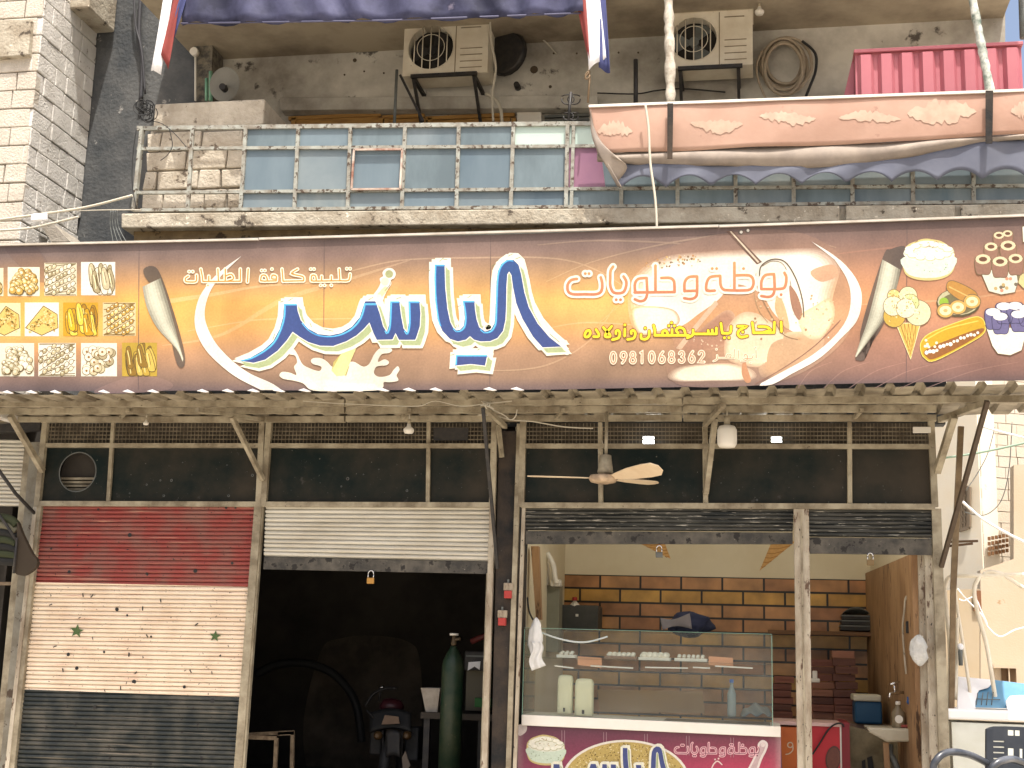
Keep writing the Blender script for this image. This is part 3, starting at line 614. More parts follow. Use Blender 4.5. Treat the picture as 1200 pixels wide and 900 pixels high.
for k in range(0, 121):
    x = 722 + (1225 - 722) * k / 120; base = 217 - 11 * (x - 722) / 500; val.append((x, base + 4 - 13 * abs(math.sin((x - 833) / 53 * math.pi)) ** .8))
vtop = [(722 + (1225 - 722) * k / 120, 0) for k in range(121)]
def yat(c, x):
    for a, b_ in zip(c, c[1:]):
        if a[0] <= x <= b_[0]: return a[1] + (b_[1] - a[1]) * (x - a[0]) / (b_[0] - a[0])
    return c[-1][1] if x > c[-1][0] else c[0][1]
vtop = [(x, yat(fold_b, x) - 2) for x, _ in vtop]
cloth('valance', vtop, val, -.99, 120, 6, .02, M['valance'], oa, 9, solid=.003)
MB().bar(P(690, 124.5, -1.03), P(1225, 105, -1.03), .02, .022).build('rail', M['white'], oa)
for x0, x1, y0, y1, xb in ((782, 789, 121, 186, 785), (1155, 1164, 106, 168, 1158)):
    MB().pq([(x0, y0), (x1, y0), (x1 - 1, y1), (x0, y1)], -1.085, .006).build('strap', M['pier'], oa)
tarp_v = [v.co + LOC[tarp_o] for v in tarp_o.data.vertices]
for x0, x1, y0, y1 in ((809, 871, 137, 157), (890, 956, 130, 148), (983, 1056, 131, 146), (1063, 1144, 115, 149), (1184, 1212, 120, 143), (700, 742, 142, 164)):
    n = 26; m = MB(); prof_ = []
    for k in range(n + 1):
        u = k / n; e = math.sin(math.pi * u) ** .6; x = x0 + (x1 - x0) * u; mid = (y0 + y1) / 2 + 2 * math.sin(u * 5 + x0)
        prof_.append((x, mid - e * (y1 - y0) / 2 * random.uniform(.4, 1) - .1, mid + e * (y1 - y0) / 2 * random.uniform(.4, 1) + .1))
    def pf(u, v):
        x, a_, b_ = prof_[int(round(u * n))]; p = P(x, a_ + (b_ - a_) * v, -1.02)
        near = sorted(tarp_v, key=lambda t_: (t_.x - p.x) ** 2 + (t_.z - p.z) ** 2)[:4]; p.y = sum(t_.y for t_ in near) / 4 - .006; return p
    m.grid(pf, n, 4).build('peeled_patch', M['peel'], oa)
m = MB(); m.tube([P(*q, -1.13) for q in cr([(756, 122), (760, 150), (762, 190), (768, 235), (770, 275)], n=5)], .011, 6)
tag(m.build('hanging_cord', M['cable']), 'pale cord hanging over the orange tarp to the sign', 'cord')
def pole(label, x0, y0, x1, y1, r, mm, Y=-.98):
    m = MB(); n = 24; pts = [P(x0 + (x1 - x0) * k / n, y0 + (y1 - y0) * k / n, Y) for k in range(n + 1)]
    m.tube(pts, [r * random.uniform(.85, 1.2) for _ in pts], 10); return tag(m.build('awning_pole', mm), label, 'pole', 'awning poles')
pole('awning pole wrapped in pale tape in front of the second air conditioner', 783, -20, 786, 123, .042, mat('taped_pole', C(215, 208, 192, .8), .5, C(120, 108, 92), 12, .8, C(60, 52, 45), 25, .68))
pole('slanting awning pole with flaking green and white paint by the red crate', 1136, -20, 1161, 110, .036, mat('flaking_green_pole', C(105, 122, 108, .7), .5, C(215, 215, 205), 10, .9, (.03, .03, .03), 18, .66))
m = MB(); m.tube([P(1197, -20, -.6), P(1199, 45, -.6)], .03, 8); tag(m.build('metal_post', M['steelgrey']), 'grey metal post at the top right corner against the sky', 'post')
# red crate behind the tarp
ck = thing('plastic_crate', 'large faded red ribbed plastic crate standing behind the orange tarp', 'crate', P(1095, 118, -.6))
A = P(1002, 57, -.62); B = P(1197, 52, -.62); zt = (A.z + B.z) / 2; zb = P(1100, 125, -.62).z
MB().box((A.x, -.60, zb), (B.x, -.05, zt - .02)).build('body', M['crate'], ck)
MB().box((A.x - .012, -.64, zt - .03), (B.x + .012, -.04, zt + .005)).build('rim', M['crate'], ck, bevel=.006)
for k in range(8):
    x = A.x + (B.x - A.x) * (k + .5) / 8.0; hw = (B.x - A.x) / 8 * .24
    MB().prism([(x - hw - .03, -.601, zb), (x - hw, -.648, zb), (x + hw, -.648, zb), (x + hw + .03, -.601, zb)], (0, 0, zt - .055 - zb)).build('rib', M['crate'], ck)
MB().pq([(989, 112), (1001, 60), (1001, 118), (989, 118)], -.45, .3).build('side_panel', M['crate'], ck)
# neighbour cables
m = MB()
m.tube([P(*q, -1.0) for q in cr([(-20, 260), (40, 252), (100, 243), (155, 229)], n=6)], .013, 6); m.tube([P(*q, -1.02) for q in cr([(-20, 271), (30, 268), (60, 262), (92, 254)], n=6)], .012, 6)
m.tube([P(*q, -1.0) for q in cr([(90, 247), (130, 246), (165, 246)], n=4)], .005, 5)
tag(m.build('power_cable', M['cable']), 'pale cables stretched from the block house to the balcony corner', 'cable')
m = MB(); m.pbox(36, 250, 54, 258, -1.03, .04); tag(m.build('cable_clip', M['cloth_white'], bevel=.01), 'white connector taped on the pale cables at the left', 'connector')
m = MB()
for k in range(4): m.tube([P(*q, -.95) for q in cr([(130 + k * 2.5, 246), (129 + k * 3, 262), (131 + k * 4, 275), (134 + k * 6, 290)], n=4)], .005, 5)
tag(m.build('thin_wires', M['steelgrey']), 'thin grey wires hanging at the left end of the slab', 'wires')
# ------------------------------------------------------------------ shop sign (printed banner)
YS = -1.2
sg = thing('shop_sign', 'long brown and orange printed banner sign with big blue lettering above the shops', 'sign', P(600, 457, YS))
def ytop(x): return 287.5 - 13 * min(x, 600) / 600 - 21.5 * max(0, x - 600) / 600
def ybot(x):
    return 458.5 - 2.0 * min(x, 650) / 650 - 11 * max(0, x - 650) / 550
def mixc(a, b, t): t = max(0, min(1, t)); return tuple(p + (q - p) * t for p, q in zip(a, b))
K = .68
def pc(r, g, b): return C(r, g, b, K)
STOPL = [(0, (112, 98, 96)), (.10, (136, 116, 106)), (.24, (200, 154, 106)), (.38, (246, 184, 94)), (.58, (252, 190, 96)), (.74, (212, 158, 110)), (.9, (150, 122, 108)), (1, (100, 88, 90))]
STOPM = [(0, (120, 102, 96)), (.12, (150, 124, 112)), (.26, (200, 160, 116)), (.42, (246, 188, 106)), (.58, (238, 178, 108)), (.75, (190, 150, 116)), (.92, (160, 130, 106)), (1, (116, 98, 96))]
STOPR = [(0, (110, 92, 86)), (.15, (142, 110, 96)), (.3, (182, 132, 104)), (.5, (218, 156, 110)), (.65, (196, 142, 110)), (.8, (168, 124, 104)), (.95, (140, 106, 96)), (1, (110, 90, 88))]
def ramp(st, v):
    for (a, ca), (b, cb_) in zip(st, st[1:]):
        if v <= b: return mixc(ca, cb_, (v - a) / (b - a))
    return st[-1][1]
def bgs(x, y):
    v = (y - ytop(x)) / (ybot(x) - ytop(x)); v = max(0, min(1, v))
    if x < 330: c = mixc(ramp(STOPL, v), ramp(STOPM, v), (x - 80) / 250)
    else: c = mixc(ramp(STOPM, v), ramp(STOPR, v), (x - 760) / 300)
    return c
def bg(x, y): return pc(*bgs(x, y))
def lighten(a, to=(255, 225, 180)): return lambda x, y: pc(*mixc(bgs(x, y), to, a))
PR = printmat('banner_print'); PR2 = printmat('lettering_print', .4, .08)
bk = MB(); bk.prism([P(-60, ytop(-60), YS + .004), P(1270, ytop(1270), YS + .004), P(1270, ybot(1270), YS + .004), P(-60, ybot(-60), YS + .004)], (0, .035, 0)); bk.build('sign_box', M['steelgrey'], sg)
b = Art(YS)
b.gridfill(-60, 0, 1270, 1, 110, 26, bg, 0, warp=lambda x, v: (x, ytop(x) + (ybot(x) - ytop(x)) * v))
def band(pts, w0, w1, w2, a, to=(255, 225, 180), L=1):
    p = cr(pts, n=10); n = len(p); b.stroke(p, [w0 + (w1 - w0) * min(1, 2 * i / n) if i < n / 2 else w1 + (w2 - w1) * (2 * i / n - 1) for i in range(n)], lighten(a, to), L, cap=False)
def wedge(pts, a, to, L=1): b.poly(cr(pts, True, 6), lighten(a, to), L)
band([(190, 354), (250, 345), (310, 335), (400, 330)], 6, 3, 1, .35)
band([(190, 405), (260, 392), (330, 352), (400, 330), (480, 305)], 1, 6, 1, .28)
band([(220, 388), (300, 375), (360, 374), (430, 373)], 1, 2, 1, .35)
band([(410, 318), (470, 305), (560, 302), (650, 303), (700, 317), (745, 345)], 1.5, 2, 1, .3)
band([(630, 287), (700, 282), (800, 286), (880, 300)], 1, 2, 1, .22, L=2)
band([(640, 385), (690, 378), (780, 384)], 1, 2, 1, .3, L=2)
band([(640, 330), (700, 305), (800, 282), (900, 272), (980, 290)], 1, 2, 1, .25, L=3)
band([(545, 425), (580, 434), (640, 428), (690, 400), (720, 360)], 1, 2, 1, .25, L=3)
band([(700, 380), (760, 330), (800, 300)], 1, 2, 1, .2, L=4)
band([(960, 300), (1050, 290), (1100, 290)], 1, 2.5, 1, .2, (230, 160, 130))
band([(975, 358), (1050, 355), (1130, 350), (1200, 340), (1260, 335)], 1, 2.5, 1, .25)
wedge([(5, 290), (40, 288), (60, 318), (45, 330)], .25, (90, 75, 78)); wedge([(110, 460), (160, 440), (200, 448), (190, 458)], .2, (200, 160, 150))
for k in range(6): band([(935 + k * 30, 455), (950 + k * 38, 435), (975 + k * 44, 424)], .6, 1.2, .4, .22, (240, 190, 170), L=2)
for x in (163, 380, 575, 1063): b.stroke([(x, ytop(x) + 1), (x - 1, ybot(x) - 1)], .7, lighten(.18, (90, 75, 70)), 5, cap=False)
# the photograph of a mixing bowl printed in the middle
cr_w = (250, 240, 214)
def blob(pts, c, L, n=6): b.poly(cr(pts, True, n), c, L)
def sm(t): t = max(0, min(1, t)); return t * t * (3 - 2 * t)
def sands(x, y):
    d = math.hypot((x - 875) / 132, (y - 362) / 92); e = sm((1.02 - d) / .55)
    tgt = mixc((196, 150, 120), (240, 216, 176), sm((x - 800) / 140) * sm((y - 280) / 70)); return mixc(bgs(x, y), tgt, .18 + .78 * e)
sand = lambda x, y: pc(*sands(x, y))
def soft(pts, target, L, n=6, spread=.16, top=1.0):
    pts = cr(pts, True, 6); cx = sum(p[0] for p in pts) / len(pts); cy = sum(p[1] for p in pts) / len(pts)
    for k in range(n):
        s_ = 1 + spread * (1 - 2 * k / (n - 1)) * .5; al = top * (k + 1) / n
        b.poly([(cx + (x - cx) * s_, min(452, cy + (y - cy) * s_)) for x, y in pts], (lambda al: lambda x, y: pc(*mixc(sands(x, y), target, al)))(al), L + k * .14)
blob([(742, 315), (790, 288), (860, 272), (925, 270), (975, 290), (1000, 325), (1003, 360), (992, 395), (960, 425), (920, 445), (880, 452), (800, 452), (780, 430), (790, 405), (775, 380), (742, 362)], sand, 6)
soft([(745, 348), (755, 322), (785, 304), (840, 298), (905, 296), (955, 296), (975, 312), (968, 345), (958, 385), (935, 392), (912, 370), (893, 343), (860, 332), (840, 352), (815, 370), (795, 384), (770, 388), (750, 380)], (252, 246, 228), 7)
soft([(742, 364), (762, 360), (788, 364), (794, 378), (775, 387), (750, 390)], (250, 238, 212), 8)
b.poly([(792, 408), (805, 392), (838, 352), (842, 356), (812, 392), (798, 410)], pc(226, 192, 160), 9)
soft([(800, 408), (828, 382), (850, 366), (860, 374), (856, 394), (848, 404), (822, 410)], (186, 140, 112), 8, spread=.2)
soft([(852, 404), (856, 384), (870, 370), (886, 370), (905, 382), (922, 397), (926, 416), (900, 427), (872, 426), (854, 418)], (246, 226, 190), 9, spread=.2)
soft([(788, 440), (803, 430), (850, 427), (876, 434), (876, 444), (830, 446), (797, 446)], (250, 238, 210), 9, spread=.25)
soft([(900, 402), (930, 392), (960, 398), (950, 420), (920, 436), (895, 436)], (206, 166, 126), 9, spread=.3, top=.8)
# whisk wires and handle
b.poly([(851, 271), (858, 270), (893, 307), (887, 310)], pc(120, 92, 76), 10); b.poly([(855, 271), (857, 271), (890, 307), (888, 308)], pc(232, 214, 186), 11)
for x, y in ((868, 272), (876, 270)): b.disc(x, y, 3.2, pc(110, 96, 84), 10); b.disc(x + .6, y, 1.7, pc(236, 230, 216), 11)
b.stroke(cr([(890, 325), (892, 312), (905, 304), (920, 307), (932, 325), (940, 350), (942, 372)], n=6), 1.6, pc(118, 104, 84), 12, cap=False)
b.stroke(cr([(893, 312), (905, 306), (918, 310), (926, 330), (930, 360)], n=6), .8, pc(150, 130, 100), 12, cap=False)
b.stroke(cr([(885, 330), (893, 350), (905, 372), (918, 392), (935, 398)], n=6), 1.2, pc(160, 130, 96), 12, cap=False)
b.stroke(cr([(886, 320), (884, 345), (890, 365), (900, 378)], n=6), .8, pc(180, 150, 110), 12, cap=False)
blob([(925, 335), (934, 345), (940, 365), (936, 375), (928, 360)], pc(172, 128, 102), 12); blob([(912, 345), (920, 360), (925, 385), (915, 378), (908, 360)], pc(226, 190, 140), 12)
soft([(938, 372), (955, 360), (972, 352), (976, 372), (962, 394), (945, 392)], (246, 226, 186), 10, spread=.2)
blob([(950, 318), (975, 310), (982, 322), (962, 330)], pc(226, 176, 140), 10)
blob([(872, 420), (876, 432), (880, 446), (874, 448), (869, 436)], pc(205, 150, 110), 11)
rs = random.Random(5)
for k in range(70):
    x, y = rs.uniform(752, 822), rs.uniform(300, 316); 
    if abs((y - 300) / 16 - (1 - (x - 752) / 80)) < .55: b.disc(x, y - 1, rs.uniform(.5, 1.5), pc(*rs.choice([(196, 150, 104), (214, 180, 120), (150, 120, 84), (238, 224, 190)])), 11, n=7)
for k in range(60):
    x, y = rs.uniform(885, 985), rs.uniform(345, 405); b.disc(x, y, rs.uniform(.4, 1.6), pc(*rs.choice([(206, 168, 120), (252, 240, 212), (226, 196, 150), (180, 140, 100)])), 13, n=7)
for k in range(30):
    x, y = rs.uniform(800, 850), rs.uniform(382, 408); b.disc(x, y, rs.uniform(.4, 1.2), pc(*rs.choice([(232, 200, 166), (186, 146, 110)])), 10, n=7)
# white crescents
WH = pc(252, 246, 232)
b.poly(cr([(283, 300), (263, 314), (246, 330), (233, 350), (228, 374), (232, 394), (246, 416), (274, 440), (306, 457)], n=6) + cr([(330, 457), (318, 449), (290, 436), (266, 417), (249, 396), (240, 372), (243, 350), (252, 332), (266, 316)], n=6), WH, 12)
b.poly(cr([(951, 283), (974, 297), (992, 312), (1006, 332), (1010, 352), (1004, 376), (986, 396), (960, 420), (928, 438), (906, 450), (890, 452)], n=6) + cr([(892, 449), (920, 434), (952, 416), (978, 394), (993, 372), (997, 348), (992, 326), (978, 304)], n=6), WH, 14)
b.stroke(cr([(885, 450), (920, 430), (955, 405), (985, 375)], n=6), .9, pc(150, 110, 92), 13, cap=False)
# page curls
def curl(pts, dark, L=12):
    b.poly(cr(dark, True, 5), lighten(.75, (86, 78, 70)), L)
    for k in range(7):
        t_ = k / 6.0; 
    n = len(pts[0])
    for k in range(8):
        u0, u1 = k / 8, (k + 1) / 8; sh = math.sin(math.pi * (.15 + .8 * (u0 + .06))) ; c = mixc((112, 106, 88), (226, 224, 200), sh)
        A_ = [(p[0] + (q[0] - p[0]) * u0, p[1] + (q[1] - p[1]) * u0) for p, q in zip(*pts)]; B_ = [(p[0] + (q[0] - p[0]) * u1, p[1] + (q[1] - p[1]) * u1) for p, q in zip(*pts)]
        b.poly(A_ + B_[::-1], pc(*c), L + 1)
curl((cr([(167, 336), (172, 360), (184, 384), (206, 408), (214, 424)], n=4), cr([(188, 326), (195, 348), (203, 376), (210, 402), (215, 420)], n=4)), [(168, 316), (180, 312), (190, 326), (208, 380), (217, 420), (212, 431), (204, 415), (190, 340), (174, 330)])
curl((cr([(1034, 304), (1026, 340), (1016, 378), (1008, 400), (1002, 418)], n=4), cr([(1055, 316), (1050, 340), (1037, 372), (1022, 394), (1004, 418)], n=4)), [(1034, 303), (1044, 292), (1062, 290), (1056, 318), (1040, 370), (1020, 404), (1002, 420), (1014, 420), (1008, 390)])
# splash of milk behind the lettering and the stick standing in it
sp = [(270 + x / 5.145, 290 + y / 5.143) for x, y in [(345, 618), (375, 606), (402, 640), (432, 700), (470, 725), (535, 745), (548, 718), (500, 703), (485, 682), (505, 666), (548, 668), (585, 690), (612, 718), (650, 720), (690, 705), (740, 688), (800, 718), (838, 700), (868, 642), (908, 604), (958, 602), (976, 620), (955, 636), (915, 642), (895, 668), (892, 690), (930, 674), (956, 690), (940, 710), (882, 718), (866, 758), (898, 780), (958, 770), (984, 738), (1008, 716), (1020, 738), (1002, 770), (1012, 802), (960, 812), (925, 812), (922, 840), (900, 850), (870, 862), (700, 866), (500, 862), (440, 820), (380, 802), (322, 792), (296, 772), (312, 750), (360, 755), (398, 768), (384, 720), (402, 692), (390, 652), (352, 642)]]
b.poly(cr(sp, True, 4), pc(252, 246, 224), 15)
def Z2(l): return [(270 + x / 5.145, 290 + y / 5.143) for x, y in l]
b.poly(cr(Z2([(470, 820), (560, 800), (700, 815), (860, 822), (885, 840), (860, 858), (520, 858)]), True, 5), pc(236, 236, 234), 16)
b.poly(Z2([(668, 640), (745, 600), (770, 580), (712, 716), (690, 772), (640, 776), (610, 742)]), pc(246, 236, 160), 16); b.poly(Z2([(668, 640), (640, 690), (610, 742), (622, 690)]), pc(205, 190, 110), 17)
b.poly(Z2([(690, 772), (712, 716), (718, 712), (700, 772)]), pc(190, 180, 120), 17)
b.fat(cr(Z2([(862, 300), (890, 255), (910, 215), (905, 190), (925, 175), (922, 150), (945, 130), (975, 132), (992, 155), (985, 180), (962, 195), (965, 220), (945, 250), (925, 290), (910, 320)]), True, 4), .9, WH, 15)
b.disc(*Z2([(957, 160)])[0], 4.6, pc(176, 180, 130), 17); b.disc(*Z2([(932, 205)])[0], 4.6, pc(236, 232, 200), 17)
b.stroke(Z2([(935, 250), (890, 300)]), 6, pc(244, 236, 180), 16); b.stroke(cr(Z2([(965, 210), (958, 230), (930, 262)]), n=4), .7, pc(120, 120, 90), 18, cap=False)
b.build('banner_print', PR, sg)
# top edge strip
f = MB(); f.bar(P(-60, ytop(-60) - .5, YS - .015), P(303, ytop(303) - .5, YS - .015), .02, .018).bar(P(304, ytop(304) - 1, YS - .015), P(842, ytop(842) - 1, YS - .015), .02, .018).bar(P(843, ytop(843) - .5, YS - .015), P(1270, ytop(1270) - .5, YS - .015), .02, .018)
f.build('edge_strip', mat('dull_strip', C(205, 198, 186, .8), .5, C(150, 140, 124), 6, .6), sg)
# ---- the big word
def Z3(l): return [(480 + x / 5.295, 280 + y / 5.294) for x, y in l]
def Z5(l): return [(400 + x / 4, 260 + y / 4) for x, y in l]
W1 = Z3([(155, 160), (217, 160), (221, 300), (234, 430), (252, 515)] + [(270, 550), (290, 567), (315, 562), (335, 540), (342, 495), (338, 440), (329, 385), (402, 385), (406, 440), (416, 500)] + [(432, 548), (468, 574), (505, 562), (526, 525), (531, 470), (534, 380), (539, 260), (547, 200), (568, 155), (605, 128), (645, 130), (676, 160), (692, 220), (712, 330), (740, 425), (795, 525), (868, 610), (942, 668), (825, 673), (765, 605), (700, 495), (662, 400), (642, 300), (632, 225), (618, 202), (606, 220), (601, 300), (599, 420), (595, 500), (580, 570), (545, 615), (500, 634), (440, 636), (400, 625), (375, 603), (350, 625), (300, 636), (250, 620), (203, 570), (173, 500), (158, 380), (153, 250)])
W2 = Z3([(286, 720), (482, 720), (472, 768), (468, 786), (380, 776), (282, 786)])
W3 = Z2([(322, 340), (400, 340), (406, 385), (425, 440), (470, 490), (530, 522), (600, 530), (670, 515), (732, 478), (780, 420), (806, 338)]) + Z5([(112, 372), (160, 372), (180, 430), (196, 490), (213, 516), (224, 480), (228, 372), (272, 372), (280, 440), (292, 500), (308, 518), (316, 470), (314, 372), (366, 372), (371, 430), (368, 490), (352, 540), (346, 553), (270, 553), (254, 521), (240, 551), (166, 553), (150, 520), (132, 472)]) + Z2([(800, 495), (760, 530), (700, 565), (620, 594), (540, 592), (470, 570), (420, 540), (375, 508), (340, 560), (285, 622), (210, 676), (140, 695), (55, 682), (120, 664), (200, 618), (258, 565), (298, 490), (318, 415)])
CRM = pc(246, 244, 222); SAGE = pc(176, 188, 140); BLU = lambda x, y: pc(*mixc((58, 88, 144), (70, 82, 138), (y - 310) / 110)); CYA = pc(110, 205, 246)
def bigword(polys, parent, Y=YS, fn=lambda p: p, s=1.0, strokes=True):
    a = Art(Y)
    for w_ in polys:
        base = [fn(p) for p in w_]
        for dx, dy in ((0, -3), (-3, 0), (4, -4.5), (3.5, 1), (6.5, 6.5)):
            a.fat([(x + dx * s, y + dy * s) for x, y in base], 3.4 * s, CRM, 19)
        for dx, dy in ((6, 6.3), (5.2, 6), (4, 5), (3, 3.7), (2, 2.5), (1, 1.2)):
            a.poly([(x + dx * s, y + dy * s) for x, y in base], SAGE, 20)
        a.fat(base, 1.0 * s, pc(252, 250, 236), 21)
        a.poly(base, BLU, 22)
    return a
a = bigword([W1, W2, W3], sg)
def hi(l, wd=1.5): a.stroke(cr(l, n=5), wd, CYA, 23, cap=False); a.stroke(cr([(x + 1.1, y + .5) for x, y in l], n=5), .7, pc(70, 140, 214), 24, cap=False)
hi(Z3([(160, 168), (158, 250), (163, 380), (178, 495), (192, 540)])); hi(Z3([(156, 164), (216, 164)]), 2.2); hi(Z3([(272, 555), (290, 574), (316, 570), (340, 545), (348, 495), (345, 450), (336, 395)])); hi(Z3([(330, 389), (400, 389)]), 2.2)
hi(Z3([(440, 562), (468, 582), (508, 570), (532, 528), (537, 470), (540, 380), (545, 260), (553, 204), (573, 161), (605, 136), (642, 138)])); hi(Z3([(288, 725), (480, 725)]), 2.2); hi(Z3([(290, 725), (287, 780)]))
hi(Z2([(325, 345), (400, 345)]), 2.2); hi(Z2([(328, 345), (325, 415), (304, 492), (264, 570), (204, 624), (124, 668), (65, 682)])); hi(Z2([(432, 455), (474, 500), (530, 530), (600, 538), (672, 523), (736, 486), (786, 424), (810, 345)])); hi(Z2([(806, 343), (880, 343)]), 2.2)
hi(Z5([(205, 510), (214, 522), (228, 486), (233, 378)])); hi(Z5([(229, 376), (271, 376)]), 2.2); hi(Z5([(296, 510), (309, 524), (320, 476), (319, 378)])); hi(Z5([(315, 376), (365, 376)]), 2.2)
for l in ([(185, 140), (210, 118)], [(205, 125), (235, 128)], [(120, 200), (128, 190)], [(360, 365), (385, 348)], [(300, 420), (318, 412)], [(510, 170), (535, 155)], [(610, 108), (640, 92)], [(655, 125), (690, 112)], [(255, 722), (280, 714)], [(420, 690), (440, 680)], [(285, 552), (292, 535)], [(300, 548), (305, 530)], [(450, 552), (458, 538)], [(472, 548), (476, 534)], [(490, 548), (498, 535)], [(870, 590), (930, 640)], [(760, 470), (790, 510)]):
    a.stroke(Z3(l), .7, pc(128, 138, 100), 20.6, cap=False)
for l in ([(350, 322), (375, 306)], [(300, 330), (320, 322)], [(560, 490), (620, 505)], [(480, 455), (490, 480)], [(830, 318), (860, 300)], [(1000, 310), (1028, 300)], [(255, 560), (268, 520)]):
    a.stroke(Z2(l), .7, pc(128, 138, 100), 20.6, cap=False)
a.build('lettering', PR2, sg)
# ---- outlined lettering, stroke by stroke
def letters(strokes, dots, fill, w_f, line, w_l, name, parent, L=16, Y=YS, fn=lambda p: p, s=1.0, dr=1.0, mat_=None):
    a = Art(Y)
    for st in strokes:
        wf_ = w_f
        if isinstance(st, tuple): st, wf_ = st
        q = cr([fn(p) for p in st], n=4) if len(st) > 2 else [fn(p) for p in st]
        if line: a.stroke(q, (wf_ + w_l) * s, line, L)
        a.stroke(q, wf_ * s, fill, L + 1)
    for p in dots:
        p = fn(p)
        if line: a.disc(p[0], p[1], (dr + w_l / 2) * s, line, L, n=14)
        a.disc(p[0], p[1], dr * s, fill, L + 1, n=12)
    return a.build(name, mat_ or PR2, parent)
def S4(l): return [(650 + x / 8, 295 + y / 8) for x, y in l]
def S5(l): return [(790 + x / 8, 295 + y / 8) for x, y in l]
BH = [S4([(208, 255), (185, 258), (150, 270), (122, 310), (126, 370), (170, 398), (280, 399), (390, 398), (438, 368), (446, 300), (432, 240)]),
      S4([(548, 140), (524, 180), (521, 250), (522, 320), (548, 378), (600, 390), (648, 374), (670, 320), (670, 275), (646, 232)]),
      S4([(1000, 246), (1040, 245)]), S4([(1000, 246), (1080, 246), (1116, 272), (1123, 320), (1124, 378)]), S4([(1124, 378), (750, 382)]), S4([(945, 130), (945, 378)]),
      S4([(755, 382), (753, 300), (785, 255), (860, 246)]), S4([(862, 246), (866, 330), (866, 400), (845, 450), (800, 464), (752, 446)]),
      S5([(97, 370), (100, 285), (140, 238), (215, 232)]), S5([(97, 368), (213, 366)]), S5([(215, 232), (215, 380), (200, 425), (155, 444), (95, 436)]),
      S5([(380, 364), (306, 362), (306, 290), (340, 238), (432, 226)]), S5([(432, 226), (436, 310), (458, 350), (505, 361), (690, 360), (738, 322), (740, 258), (700, 222), (582, 222)]), S5([(565, 105), (565, 358)]),
      S5([(818, 350), (820, 275), (855, 220), (936, 210)]), S5([(936, 210), (942, 340), (925, 405), (880, 424), (818, 415)]), S5([(818, 350), (1000, 348), (1042, 320), (1052, 240), (1034, 198)])]
BHD = S4([(287, 205), (322, 205), (577, 450), (617, 450)]) + S5([(650, 158), (357, 158), (398, 158), (1003, 403)])
BRN = lambda x, y: pc(*mixc((232, 158, 104), (196, 126, 92), (y - 310) / 40))
letters(BH, BHD, BRN, 3.4, pc(253, 242, 220), 5.2, 'lettering', sg, 16, dr=1.8)
def S6(l): return [(670 + x / 9.23, 365 + y / 9.23) for x, y in l]
def S7(l): return [(790 + x / 8.571, 365 + y / 8.571) for x, y in l]
YE = [S6([(160, 210), (192, 205), (200, 240), (178, 272), (146, 272), (142, 245), (160, 210)]), S6([(262, 195), (290, 240), (288, 270), (238, 272)]),
      S6([(342, 172), (385, 222), (412, 250), (412, 272), (365, 272), (372, 235), (432, 160)]), S6([(478, 240), (480, 212), (505, 205), (520, 235), (505, 285), (440, 305)]), S6([(575, 190), (572, 265)]),
      S6([(645, 240), (642, 215), (668, 205), (688, 235), (670, 288), (605, 302)]), S6([(838, 210), (834, 270), (795, 300), (752, 290), (750, 250)]), S6([(885, 150), (898, 200), (900, 258)]), S6([(900, 258), (1200, 258)]), S6([(980, 250), (985, 218), (1012, 205), (1035, 230), (1035, 255)]), S6([(1085, 195), (1085, 255)]), S6([(1200, 258), (1262, 258)]),
      S7([(112, 222), (98, 180), (60, 160), (30, 172), (22, 195), (40, 215)]), S7([(190, 185), (186, 235), (132, 265)]), S7([(190, 225), (425, 225)]), S7([(425, 225), (424, 165)]), S7([(386, 222), (382, 185)]), S7([(346, 222), (342, 190)]),
      S7([(470, 118), (478, 180), (485, 216)]), S7([(485, 218), (560, 214), (572, 150)]), S7([(640, 148), (725, 150), (660, 185), (640, 225), (672, 258), (735, 246)]), S7([(785, 112), (795, 180), (798, 214)]), S7([(798, 214), (1000, 212)]), S7([(850, 152), (925, 155), (968, 185), (930, 200), (900, 210)]), S7([(1008, 108), (1004, 210)]), S7([(1075, 105), (1078, 200)])]
YED = S6([(575, 145), (795, 180), (1050, 155), (1110, 155), (1080, 122)]) + S7([(505, 264), (550, 264), (690, 206)])
letters(YE, YED, pc(255, 224, 52), 3.0, pc(128, 84, 26), 1.5, 'lettering', sg, 16, dr=1.7)
AB = [S7([(822, 388), (825, 470)]), S7([(795, 440), (775, 472), (705, 470)]), S7([(700, 460), (712, 432), (735, 445), (735, 480), (705, 498), (672, 496)]), S7([(648, 390), (650, 475)]), S7([(605, 378), (602, 466)]), S7([(602, 468), (432, 468)]), S7([(520, 462), (540, 428), (572, 440), (560, 466)]), S7([(432, 440), (430, 480), (395, 500)])]
letters(AB, S7([(820, 362), (770, 515), (425, 380)]), pc(206, 150, 112), .9, pc(255, 236, 208), 1.7, 'lettering', sg, 16, dr=.7)
